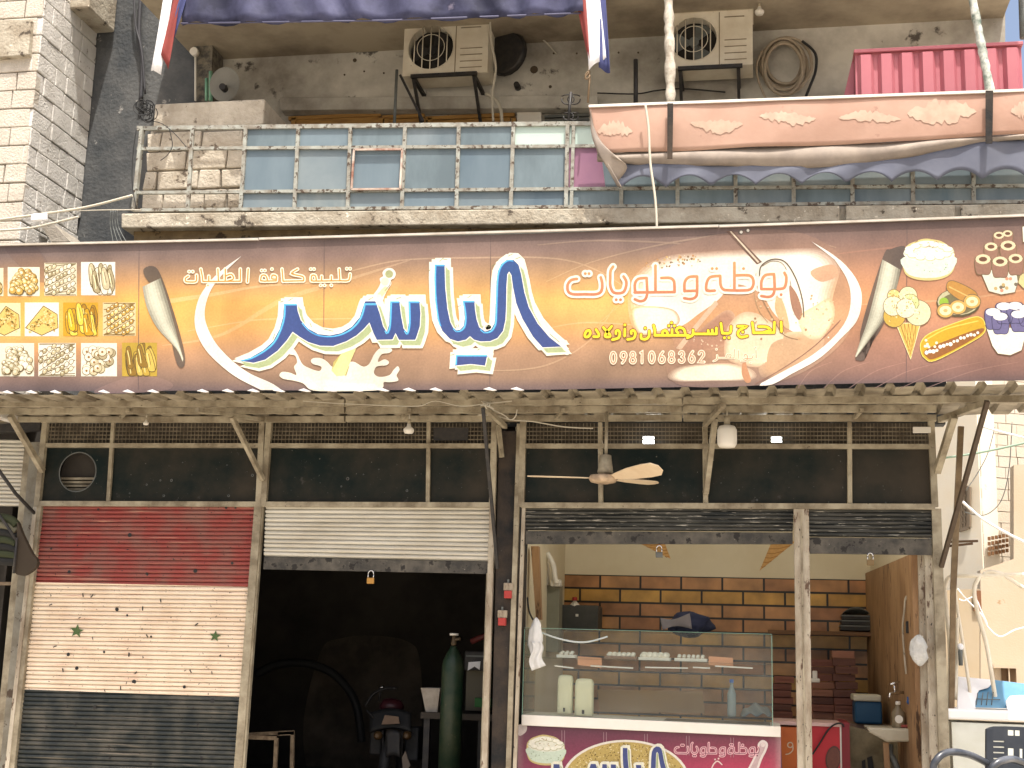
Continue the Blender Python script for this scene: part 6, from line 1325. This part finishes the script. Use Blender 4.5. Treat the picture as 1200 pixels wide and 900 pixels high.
MB().tube([P(1043, 872, .95), P(1043, 884, .95), P(1048, 892, .95), P(1053, 905, .95)], .03, 8).build('drain_hose', M['steelgrey'], sk)
MB().bar(P(1038, 870, .9), P(1041, 930, .9), .04, .05).build('leg', wm, sk)
MB().pbox(1056, 849.5, 1076, 853, .84, .12).build('soap_dish', mat('red_soap', C(150, 70, 60, .8), .5), sk, bevel=.006)
fc = thing('tap', 'chrome tap on the wooden wall above the basin', 'tap', P(1058, 814, .85))
MB().tube([P(1068, 811, 1.1), P(1050, 812, .9), P(1043, 813, .85), P(1042, 818, .85)], .014, 8).build('spout', M['chrome'], fc); MB().tube([P(1049, 812, .9), P(1048, 802, .9)], .012, 8).tube([P(1043, 802, .88), P(1054, 799, .9)], .01, 7).build('lever', M['chrome'], fc)
sb = thing('soap_bottle', 'clear soap bottle with a white label on the basin rim', 'bottle', P(1053, 853, .9))
c = P(1053, 853, .9); h = P(1053, 824, .9).z - c.z
MB().lathe(c, [(.055, 0), (.06, .01), (.06, h * .62), (.022, h * .86), (.022, h * .93)], 18).build('body', mat('clear_soap', C(140, 125, 100, .7), .15), sb); MB().lathe(c + Vector((0, 0, h * .94)), [(.024, 0), (.022, .03)], 12).build('cap', M['white'], sb)
m = MB(); m.lathe(c + Vector((0, -.062, h * .36)), [(.036, 0), (.036, .003)], 18, (0, 1, 0)); m.build('label', M['white'], sb)
crumple('small blue rag hanging behind the soap bottle', 'rag', 1069, 822, 12, 12, .75, mat('blue_rag', C(50, 90, 150, .7), .8), 2, 'cloth')
m = MB(); m.tube([P(*q_, .7) for q_ in cr([(1073, 688), (1062, 700), (1060, 715), (1058, 740), (1062, 790)], n=5)], .01, 6); tag(m.build('wall_pipe', M['frame_pale']), 'pale pipe running down the wooden side wall', 'pipe')
m = MB(); m.pbox(1062, 728, 1069, 742, .62, .06); tag(m.build('wall_switch', M['blackmetal'], bevel=.006), 'dark switch box on the wooden side wall', 'switch')
# red and orange freezer
fz_ = thing('chest_freezer', 'red and orange chest freezer behind the peeling post', 'freezer', P(960, 1000, 1.0))
redm = mat('freezer_red', C(190, 40, 50, .85), .4, C(150, 30, 44), 3, .4); orm = mat('freezer_orange', C(206, 112, 50, .8), .4, C(180, 80, 50), 3, .4)
MB().pbox(948, 850, 987, 1000, 1.0, .7).build('red_panel', redm, fz_); MB().pbox(906, 852, 947.5, 1000, 1.003, .69).build('orange_panel', orm, fz_)
MB().pbox(906, 846.5, 989, 850.5, .98, .75).build('rim', mat('freezer_rim', C(215, 180, 172, .85), .4), fz_); MB().pbox(987.5, 847, 997, 1000, .97, .75).build('end_panel', mat('freezer_dark_red', C(130, 36, 46, .8), .5), fz_); MB().pbox(985.5, 851, 987.3, 1000, .985, .02).build('trim_strip', M['white'], fz_)
a = Art(.99); a.disc(976.5, 889, 9, pc(96, 52, 44), 1, ry=15, n=28, rot=.12); a.disc(976.5, 889, 7.4, pc(120, 66, 52), 2, ry=13, n=28, rot=.12); a.build('oval_print', PR2, fz_)
a = Art(.996); a.stroke([(926 + 3 * math.cos(t_), 873 + 3 * math.sin(t_)) for t_ in [k * .4 for k in range(16)]], 1.3, pc(240, 214, 180), 1); a.stroke(cr([(929, 873), (929, 879), (925, 883), (921, 884)], n=4), 1.3, pc(240, 214, 180), 1); a.build('lettering', PR2, fz_)
m = MB(); m.tube([P(*q_, .95) for q_ in cr([(952, 884), (960, 872), (970, 856), (978, 849), (986, 848), (989, 852)], n=5)], .008, 6); tag(m.build('thin_cable', M['cable_dark']), 'thin dark cable lying over the red freezer', 'cable')
m = MB(); m.pq([(990, 850), (1078, 868), (1084, 1000), (992, 1000)], 1.45, .06); tag(m.build('panel_board', mat('stained_board', C(165, 152, 120, .75), .7, C(95, 84, 64), 4, .8)), 'stained cream board under the basin', 'board')
m = MB(); m.pq([(1016, 888), (1022, 886), (1024, 900), (1018, 905)], 1.43, .01); m.pq([(1010, 892), (1014, 890), (1015, 910), (1011, 910)], 1.43, .01); m.build('stain', M['cable_dark']); 
tag(bpy.data.objects['stain'], 'dark smears on the stained board under the basin', 'stain')
# ------------------------------------------------------------------ inside the burnt workshop
gc = thing('gas_cylinder', 'tall dark green gas cylinder with a valve in the burnt workshop', 'gas cylinder', P(526, 1000, .8))
c0 = P(526.5, 900, .8); zt_ = P(527, 742, .8).z; R_ = .108
gm = mat('green_cylinder', (.007, .024, .013), .42, (.05, .055, .03), 5, .6, (.10, .08, .05), 18, .66)
hz = zt_ - .03
MB().lathe((c0.x, .8, .03), [(R_, 0), (R_, hz - .32), (R_ * .92, hz - .26), (R_ * .62, hz - .19), (.035, hz - .14), (.03, hz - .12)], 28).build('tank', gm, gc)
MB().lathe((c0.x, .8, hz - .09), [(.022, 0), (.03, .03), (.02, .06), (.02, .10)], 14).tube([(c0.x, .8, hz - .03), (c0.x + .07, .78, hz - .02)], .014, 8).build('valve', M['dull_brass'], gc)
MB().lathe((c0.x, .8, zt_ - .02), [(.045, 0), (.045, .02)], 16).build('hand_wheel', M['white'], gc)
wbn = thing('work_bench', 'dark workbench behind the gas cylinder', 'workbench', P(535, 900, 1.3))
zb_ = P(530, 836, 1.3).z
MB().box((P(493, 836, 1.3).x, 1.3, zb_ - .06), (XB - .14, 2.0, zb_)).build('top', mat('dark_bench', (.05, .04, .03), .7), wbn)
for x in (496, 560): MB().box((P(x, 836, 1.3).x, 1.34, .03), (P(x, 836, 1.3).x + .06, 1.4, zb_ - .06)).build('leg', M['blackmetal'], wbn)
t_ = thing('bucket', 'dirty white square bucket on the workbench beside the gas cylinder', 'bucket', P(504, 836, 1.4))
A, B = P(494, 806, 1.4), P(516, 806, 1.4); zb2 = zb_ + .003; D_ = .2
m = MB(); m.add([(A.x + .05, 1.42, zb2), (B.x - .03, 1.42, zb2), (B.x - .03, 1.56, zb2), (A.x + .05, 1.56, zb2), (A.x, 1.38, A.z), (B.x, 1.38, A.z), (B.x, 1.6, A.z), (A.x, 1.6, A.z)], [(0, 1, 2, 3), (0, 1, 5, 4), (1, 2, 6, 5), (2, 3, 7, 6), (3, 0, 4, 7)]); m.build('body', mat('dirty_white', C(205, 195, 180, .8), .6, C(140, 125, 110), 8, .6), t_, solid=.006)
m = MB(); m.pbox(546, 785, 574, 833, 1.6, .2); tag(m.build('oil_can', mat('khaki_can', (.10, .088, .06), .6)), 'dull khaki box right of the gas cylinder', 'box')
m = MB(); m.pbox(556, 818, 575, 829, 1.35, .12); tag(m.build('green_box', mat('green_plastic', (.02, .11, .025), .5), bevel=.008), 'small green box on the workbench by the door edge', 'box')
t_ = thing('tool_case', 'black case with a white label right of the gas cylinder valve', 'case', P(560, 787, 1.45))
MB().pbox(544, 763, 576, 786, 1.45, .3).build('body', M['blackmetal'], t_, bevel=.015); MB().pq([(549, 776), (563, 775), (562, 785), (556, 781), (548, 786)], 1.44, .006).build('label', M['cloth_white'], t_); MB().pbox(546, 768, 575, 770, 1.442, .006).build('seam', M['steelgrey'], t_)
m = MB(); m.tube([P(552, 752, 1.6), P(566, 746, 1.6), P(577, 741, 1.6)], .03, 8); tag(m.build('red_tool', mat('dull_red', (.10, .02, .018), .5)), 'dull red tool lying above the black case', 'tool')
m = MB(); m.tube([P(*q_, 3.4) for q_ in cr([(300, 790), (325, 779), (355, 777), (385, 786), (405, 804), (418, 828), (424, 870)], n=7)], .05, 10); tag(m.build('black_hose', M['cable_dark']), 'thick black hose arching across the burnt workshop', 'hose')
bk_ = thing('motorbike', 'dark motorbike seen from behind in the burnt workshop, with a pale plate', 'motorbike', P(455, 960, 1.8))
MB().tube([P(460, 898, 2.0) + Vector((.02 * math.cos(k * .4), .27 * math.cos(k * .4), .27 * math.sin(k * .4))) for k in range(16)], .06, 8, True).build('wheel', M['cable_dark'], bk_)
MB().grid(lambda u, v: P(452 + 17 * u, 858 + 30 * v - 3 * math.sin(math.pi * u), 1.72 - .02 * v), 6, 6).build('mudguard', M['blackmetal'], bk_, solid=.01)
for sx_ in (-1, 1):
    MB().lathe(P(460 + sx_ * 17, 862, 1.85), [(.02, -.05), (.045, -.02), (.045, .03), (.02, .05)], 12, (0, 1, 0)).build('turn_signal', mat('dull_lens', (.09, .05, .02), .3), bk_)
MB().pbox(433, 850, 447, 885, 2.0, .2).build('side_box', M['blackmetal'], bk_, bevel=.02); MB().pbox(474, 852, 490, 892, 2.05, .25).build('engine_case', mat('engine_grey', (.05, .052, .055), .5, (.02, .02, .02), 9, .6), bk_, bevel=.02)
MB().tube([P(*q_, 2.3) for q_ in cr([(428, 828), (436, 815), (447, 808), (458, 806)], n=4)], .018, 7).lathe(P(460, 806.5, 2.3), [(.02, -.03), (.02, .05)], 10, (1, 0, 0)).tube([P(446, 808, 2.3), P(444, 822, 2.3)], .014, 6).build('handlebar', M['blackmetal'], bk_)
MB().tube([P(444, 806.5, 2.28), P(450, 804.5, 2.28)], .012, 6).build('lever', M['chrome'], bk_)
MB().lathe(P(458, 828, 2.1), [(.02, -.12), (.08, -.08), (.09, 0), (.07, .1), (.02, .14)], 16, (1, .2, 0)).build('tank', mat('dark_maroon', (.05, .012, .016), .35), bk_)
MB().grid(lambda u, v: P(434 + 48 * u, 836 - 5 * math.sin(math.pi * u) + 22 * v, 1.95 - .1 * v), 10, 5).build('seat', M['cable_dark'], bk_, solid=.04)
MB().pq([(451, 838), (467, 840), (468, 848), (447, 849)], 1.78, .012).build('plate', mat('pale_plate', C(150, 124, 102, .7), .6, C(110, 90, 74), 14, .6), bk_)
MB().tube([P(430, 832, 1.9), P(439, 843, 1.9)], .01, 6).tube([P(448, 852, 1.9), P(450, 905, 1.9)], .014, 6).tube([P(472, 850, 1.9), P(470, 905, 1.9)], .014, 6).build('frame', M['blackmetal'], bk_)
m = MB(); m.pq([(471, 888), (475, 880), (478, 890), (481, 897), (477, 902), (472, 900)], 1.7, .02); tag(m.build('rag', mat('grey_rag', C(150, 135, 120, .7), .9)), 'pale rag hanging at the back of the dark motorbike', 'cloth')
tf = thing('angle_iron_stand', 'rusty angle-iron table stand at the left edge of the burnt workshop', 'stand', P(316, 1000, .6))
im = mat('angle_iron', C(165, 145, 118, .7), .6, RUST, 12, .7)
for a_, b_ in (((286, 864), (324, 865)), ((324, 865), (320, 960)), ((326, 860), (345, 859)), ((343, 859), (341, 960)), ((286, 861), (345, 858))): MB().bar(P(*a_, .6 if a_[1] > 861 else .95), P(*b_, .6 if a_[1] > 861 else .95), .03, .035).build('angle_bar', im, tf)
# ------------------------------------------------------------------ neighbour's shop at the far left
ns = thing('neighbour_shopfront', 'peeling shopfront with a half-open shutter at the far left edge', 'shop front', P(20, 1000, .1))
slats(-70, 34, (514, 516), -80, 28, 592, 594, .1, .04).build('shutter_curtain', M['white_shutter'], ns)
MB().pq([(36, 518), (47, 518), (13, 1000), (-10, 1000)], .02, .08).build('peeling_post', mat('peeling_post_paint', C(150, 146, 132, .75), .6, C(105, 98, 84), 6, .8, RUST, 8, .58), ns); MB().pq([(29, 520), (36, 520), (-8, 1000), (-18, 1000)], .06, .08).build('inner_post', M['frame'], ns)
MB().bar(P(-70, 506, -.02), P(50, 500, -.02), .1, .08).build('dark_beam', M['blackmetal'], ns); MB().box((P(-80, 700, 1.6).x, 1.6, 0), (XW0 - .2, 1.7, 4)).box((XW0 - .23, .2, 0), (XW0 - .205, 1.6, 4)).build('dark_interior', char, ns)
MB().bar(P(-60, 684, .12), P(22, 684, .12), .05, .03).build('rail', im, ns)
aw = thing('folded_awning', 'folded dark green striped awning with a brown flap at the left edge', 'awning', P(20, 672, -.5))
gs = [mat('awning_green', C(62, 68, 44, .7), .8), mat('awning_black', (.015, .015, .014), .8), mat('awning_pale', C(120, 116, 96, .7), .8)]
for k in range(7):
    MB().tube([P(*q_, -.5 + .01 * k) for q_ in cr([(-20, 606 + k * 8.2), (4, 607 + k * 8.4), (14, 610 + k * 8), (20, 616 + k * 7)], n=4)], .042, 8).build('fold', gs[(0, 2, 1, 0, 1, 0, 1)[k]], aw)
MB().pq(cr([(20, 612), (26, 626), (37, 648), (43, 656), (42, 664), (31, 673), (22, 674), (17, 668), (20, 640)], True, 3), -.56, .05).build('flap', mat('brown_flap', C(66, 56, 44, .7), .8), aw)
MB().tube([P(-10, 590, -.55), P(8, 616, -.55), P(20, 634, -.55)], .014, 7).tube([P(-12, 536, -.55), P(18, 578, -.3), P(41, 602, -.05)], .018, 7).tube([P(20, 630, -.58), P(16, 672, -.58)], .012, 7).build('arm', M['blackmetal'], aw)
# ------------------------------------------------------------------ right of the shops: rack, freezer, chair, sunlit houses
rk = thing('pipe_rack', 'bent cream pipe rack standing right of the sweet shop', 'rack', P(1150, 850, .3))
cp2 = mat('cream_pipe', C(238, 230, 210, .9), .5, C(196, 182, 154), 6, .6, RUST, 16, .7)
for pts, r_ in (([(1112, 830), (1113, 760), (1109, 715), (1107, 690), (1110, 679), (1118, 675), (1150, 674.5), (1220, 673)], .019), ([(1152, 673), (1160, 670), (1172, 672), (1186, 680), (1210, 696)], .018), ([(1148, 675), (1142, 688), (1143, 705), (1149, 730), (1156, 755), (1162, 790), (1168, 828)], .019), ([(1119, 690), (1122, 715), (1127, 745), (1133, 785), (1139, 826)], .014), ([(1122, 724), (1121, 770), (1119, 820)], .016)):
    MB().tube([P(*q_, .3) for q_ in cr(pts, n=6)], r_, 8).build('pipe', cp2, rk)
m = MB(); m.bar(P(1126, 500, .15), P(1117, 690, .15), .05, .05).bar(P(1117, 688, .15), P(1115, 832, .15), .045, .045); tag(m.build('brown_post', mat('brown_post_paint', C(120, 100, 74, .75), .6, C(150, 130, 100), 6, .6, RUST, 12, .66)), 'brown steel post right of the shop jamb', 'post')
m = MB(); m.bar(P(1113, 635, .2), P(1146, 634, .2), .02, .02).bar(P(1112, 640, .2), P(1140, 637, .2), .02, .02); tag(m.build('wall_bracket', mat('brown_bracket', C(110, 85, 60, .7), .6)), 'small brown bracket crossing the brown steel post', 'bracket')
t_ = thing('light_bulb', 'white bulb in a hanging socket beside the cream pipe rack', 'light bulb', P(1125, 790, .25), 'bare light bulbs')
MB().ball(P(1125.5, 758, .25), .027, .03).build('globe', M['cloth_white'], t_); MB().lathe(P(1126, 780, .25), [(.018, 0), (.02, .12), (.012, .15)], 12).build('socket', M['steelgrey'], t_)
m = MB(); m.pbox(1138, 742, 1144, 755, .25, .04); 
mf = thing('display_freezer', 'white display freezer with pale blue sloping glass behind the black chair', 'freezer', P(1170, 1000, .0))
fzm = mat('freezer_white', C(226, 228, 216, .85), .4, C(190, 190, 172), 4, .5, C(110, 108, 95), 18, .72)
MB().pq([(1115, 846), (1240, 851), (1245, 1010), (1122, 1010)], .0, .6).build('body', fzm, mf)
rim = MB(); zr_ = P(1150, 838, -.03).z; rim.box((P(1110, 840, -.03).x, -.03, P(1150, 844, -.03).z), (P(1245, 842, -.03).x, .66, P(1150, 832, -.03).z)); rim.build('rim', mat('freezer_rim_white', (.8, .8, .78), .4), mf, bevel=.015)
hood = MB(); hp = [P(1122, 832, .1), P(1123, 793, .45), P(1166, 797, .45), P(1158, 806, .36), P(1147, 809, .33), P(1143, 822, .2), P(1143, 832, .1)]; hood.prism(hp, (0, .03, .002)); hood.build('end_hood', mat('hood_white', (.7, .7, .7), .4), mf)
zg0, zg1 = P(1190, 830, .15).z, P(1164, 797, .5).z
def onslope(x, y):
    Y_ = .3
    for _ in range(12): Y_ = .15 + (P(x, y, Y_).z - zg0) / (zg1 - zg0) * .35
    return P(x, y, Y_)
gp = MB(); gp.prism([onslope(*q_) for q_ in ((1141, 829), (1240, 832), (1240, 807), (1200, 801.5), (1164, 797), (1146, 807))], (0, .02, .004)); gp.build('blue_glass', mat('pale_blue_glass', C(104, 160, 196, .62), .4, C(128, 176, 204, .7), 3, .5), mf)
MB().prism([P(1181, 834, .06), P(1179, 822, .12), P(1184, 816, .17), P(1196, 815, .18), P(1240, 816, .18), P(1240, 836, .06)], (0, .03, .002)).build('lid_handle', mat('lid_white', (.7, .7, .7), .4), mf)
gr = MB()
for k in range(4): gr.tube([P(1146 + k * 6, 812 - k * .4, .29), P(1144 + k * 6, 826, .16)], .004, 5)
gr.tube([P(1144, 819, .22), P(1172, 820, .22)], .004, 5); gr.build('wire_grid', M['steelgrey'], mf)
# chair
chm = mat('black_plastic', (.014, .017, .022), .35, (.03, .032, .036), 6, .5, spec=.5)
ch = thing('plastic_chair', 'black plastic armchair with slotted back in front of the white display freezer', 'chair', P(1190, 1010, -.7))
xs_ = [1155, 1158, 1164, 1178, 1182, 1189, 1190.5, 1196, 1199, 1203, 1214, 1222]; zs_ = [852, 856, 862.5, 869, 870.6, 875.5, 877.2, 882, 883.6, 889, 890.5, 900, 903, 920, 950]
holes = {(2, 3), (2, 5), (2, 7), (4, 1), (6, 1), (9, 3), (9, 5), (9, 7), (4, 6), (4, 7), (4, 8), (7, 6), (7, 7), (7, 8), (2, 9), (9, 9)}
m = MB(); vv = []
for j, yz in enumerate(zs_):
    for i, xx in enumerate(xs_):
        u = (xx - 1188.5) / 33.5; e = 0
        if j == 0: e = 4 * abs(u) ** 6
        p = P(xx + (yz - 855) * (-.03), yz + e + u * 1.5, -.62); p.y = -.62 + .05 * (1 - u * u) - .12 * (yz - 852) / 100; vv.append(p)
nx_ = len(xs_); fs = [(j * nx_ + i, j * nx_ + i + 1, (j + 1) * nx_ + i + 1, (j + 1) * nx_ + i) for j in range(len(zs_) - 1) for i in range(nx_ - 1) if (i, j) not in holes]
m.add(vv, fs, False); m.build('backrest', chm, ch, solid=.018)
sv = P(1188, 952, -.95)
m = MB(); m.box((sv.x - .25, -1.2, sv.z - .03), (sv.x + .25, -.66, sv.z)); m.build('seat', chm, ch, bevel=.015)
def armp(pts, Ys):
    q_ = cr([tuple(P(x, y, Y)) for (x, y), Y in zip(pts, Ys)], n=6); m = MB()
    m.tube(q_, .028, 10); m.build('armrest', mat('black_plastic_sheen', (.03, .034, .042), .32, (.16, .17, .19), 5, .5, spec=.5), ch)  # grey mottling paints the shine on the black arms
armp([(1090, 965), (1093, 905), (1098, 890), (1108, 882.5), (1122, 881.5), (1140, 886), (1156, 894)], [-1.15, -1.15, -1.15, -1.1, -1.0, -.8, -.66]); armp([(1158, 960), (1161, 908), (1166, 896), (1176, 891), (1188, 890), (1206, 897), (1222, 908)], [-1.3, -1.3, -1.3, -1.25, -1.1, -.9, -.66])
for dx, dy in ((-.23, -1.15), (.23, -1.15), (-.23, -.62), (.23, -.62)): MB().tube([(sv.x + dx, dy, sv.z - .02), (sv.x + dx * 1.15, dy + (.05 if dy > -1 else -.05), 0)], .022, 8).build('leg', chm, ch)
# far sunlit houses
wh = thing('white_house', 'sunlit white rendered house with a barred window beyond the right end of the shops', 'house', P(1153, 800, 9))
whm = mat('sunlit_render', C(246, 240, 224, .88), .9, C(232, 218, 192), 1.2, .6, C(190, 170, 140), 3, .68, bump=.1); blm = mat('old_stone_block', C(210, 200, 184, .8), .9, C(182, 170, 150), 1.5, .7, C(150, 130, 105), 7, .66, bump=.3)
cN, cL, cR = P(1153, 700, 9), P(1096, 700, 9.7), P(1300, 700, 10.0)
h0, h1 = -.3, P(1153, 440, 9).z + 1
MB().prism([(cN.x, 9, h0), (cL.x, 9.7, h0), (cL.x, 9.7, h1), (cN.x, 9, h1)], (.25, .02, 0)).build('side_wall', whm, wh)
u_ = (cR - cN); u_.z = 0; W_ = u_.length; u_.normalize(); n_ = Vector((u_.y, -u_.x, 0))
bw_ = MB(); blocks(bw_, (cN.x + .02, 9, h0), u_, (0, 0, 1), n_, W_, h1 - h0, .34, .17, .012, jit=.004); bw_.build('block_wall', blm, wh); MB().prism([(cN.x + .02, 9.03, h0), (cR.x, 10.03, h0), (cR.x, 10.03, h1), (cN.x + .02, 9.03, h1)], (0, .2, 0)).build('mortar_core', mat('pale_mortar', C(200, 184, 160, .8), .95), wh)
def onside(px, py):
    # point on the white side wall seen at this pixel
    A, B = Vector((cN.x, 9, 0)), Vector((cL.x, 9.7, 0)); d = P(px, py, 1) - CAMP; dd = B - A; n = Vector((dd.y, -dd.x, 0)); t_ = (A - CAMP).dot(n) / d.dot(n); return CAMP + d * t_
nn = Vector((cL.y - cN.y, -(cL.x - cN.x), 0)).normalized()
if nn.y > 0: nn = -nn
win = [onside(1126, 622), onside(1137.5, 618), onside(1137.5, 571), onside(1126, 577)]
MB().prism([p + nn * .015 for p in win], nn * .01).build('window', mat('window_dark', C(130, 120, 105, .7), .4), wh)
wf_ = MB()
for k in range(4): wf_.bar(win[k] + nn * .03, win[(k + 1) % 4] + nn * .03, .04, .05)
for k in (1, 2, 3): wf_.bar(win[0].lerp(win[1], k / 4) + nn * .03, win[3].lerp(win[2], k / 4) + nn * .03, .02, .02)
for k in range(1, 6): wf_.bar(win[0].lerp(win[3], k / 6) + nn * .03, win[1].lerp(win[2], k / 6) + nn * .03, .02, .02)
wf_.build('window_grille', mat('grille_brown', C(150, 135, 115, .7), .6), wh)
lt = MB()
for r_ in range(4):
    for k in range(6): lt.pbox(1158 + k * 4.2, 629 + r_ * 6 - k * .8, 1161 + k * 4.2, 633 + r_ * 6 - k * .8, 8.9 + .012 * k, .05)
lt.build('lattice_vent', mat('vent_shadow', C(150, 110, 75, .7), .9), wh)
bh = thing('beige_house', 'sunlit beige wall with a small window opening low at the right edge', 'house', P(1160, 800, 8.4))
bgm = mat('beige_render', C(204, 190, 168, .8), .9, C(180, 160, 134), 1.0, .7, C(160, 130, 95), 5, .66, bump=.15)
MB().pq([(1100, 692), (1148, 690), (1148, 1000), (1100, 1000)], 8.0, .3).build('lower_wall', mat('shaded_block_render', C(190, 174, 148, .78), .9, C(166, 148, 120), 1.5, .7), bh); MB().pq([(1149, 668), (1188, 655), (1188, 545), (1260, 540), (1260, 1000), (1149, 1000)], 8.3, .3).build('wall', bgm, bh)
MB().pbox(1141, 692, 1150, 716, 7.95, .06).build('louvre', mat('brown_louvre', C(140, 95, 65, .7), .7), bh)
MB().pbox(1174, 783, 1191, 800, 8.27, .04).build('window', mat('dark_opening', C(110, 85, 60, .7), .8), bh); MB().pbox(1164, 779, 1192, 783, 8.2, .1).build('lintel', bgm, bh); MB().pbox(1182, 783, 1183.5, 800, 8.22, .04).build('bar', bgm, bh)
for lb, pts, Y, r_, mm in (('pale green pipe crossing the gap beside the shop', [(1104, 537), (1150, 530), (1215, 516)], 2.0, .022, mat('faded_green_pipe', C(150, 175, 155, .8), .5)), ('white cable sloping across the white house', [(1128, 588), (1150, 607), (1180, 625), (1215, 642)], 3.0, .028, M['cloth_white']), ('pale cable near the canopy end at the right', [(1152, 500), (1180, 508), (1215, 516)], 2.0, .02, M['cloth_white']),
                          ('thin wire looping in front of the block wall', [(1186, 495), (1183, 545), (1176, 580), (1165, 597), (1150, 604), (1130, 600)], 3.0, .01, M['steelgrey']), ('thin wire hanging in front of the white house', [(1166, 500), (1158, 530), (1147, 552), (1132, 575)], 3.0, .009, M['steelgrey']), ('white cable bundle over the beige wall', [(1122, 690), (1135, 705), (1150, 720), (1158, 735), (1172, 746), (1190, 738), (1215, 732)], 2.5, .014, M['cloth_white']), ('white cord dropping behind the pipe rack', [(1124, 702), (1130, 704), (1142, 700), (1150, 716), (1157, 732)], 2.4, .012, M['cloth_white'])):
    m = MB(); m.tube([P(*q_, Y) for q_ in cr(pts, n=6)], r_ * .55, 7); tag(m.build('pipe' if 'pipe ' in lb[:11] else 'cable', mm), lb, 'pipe' if 'green' in lb else 'cable')
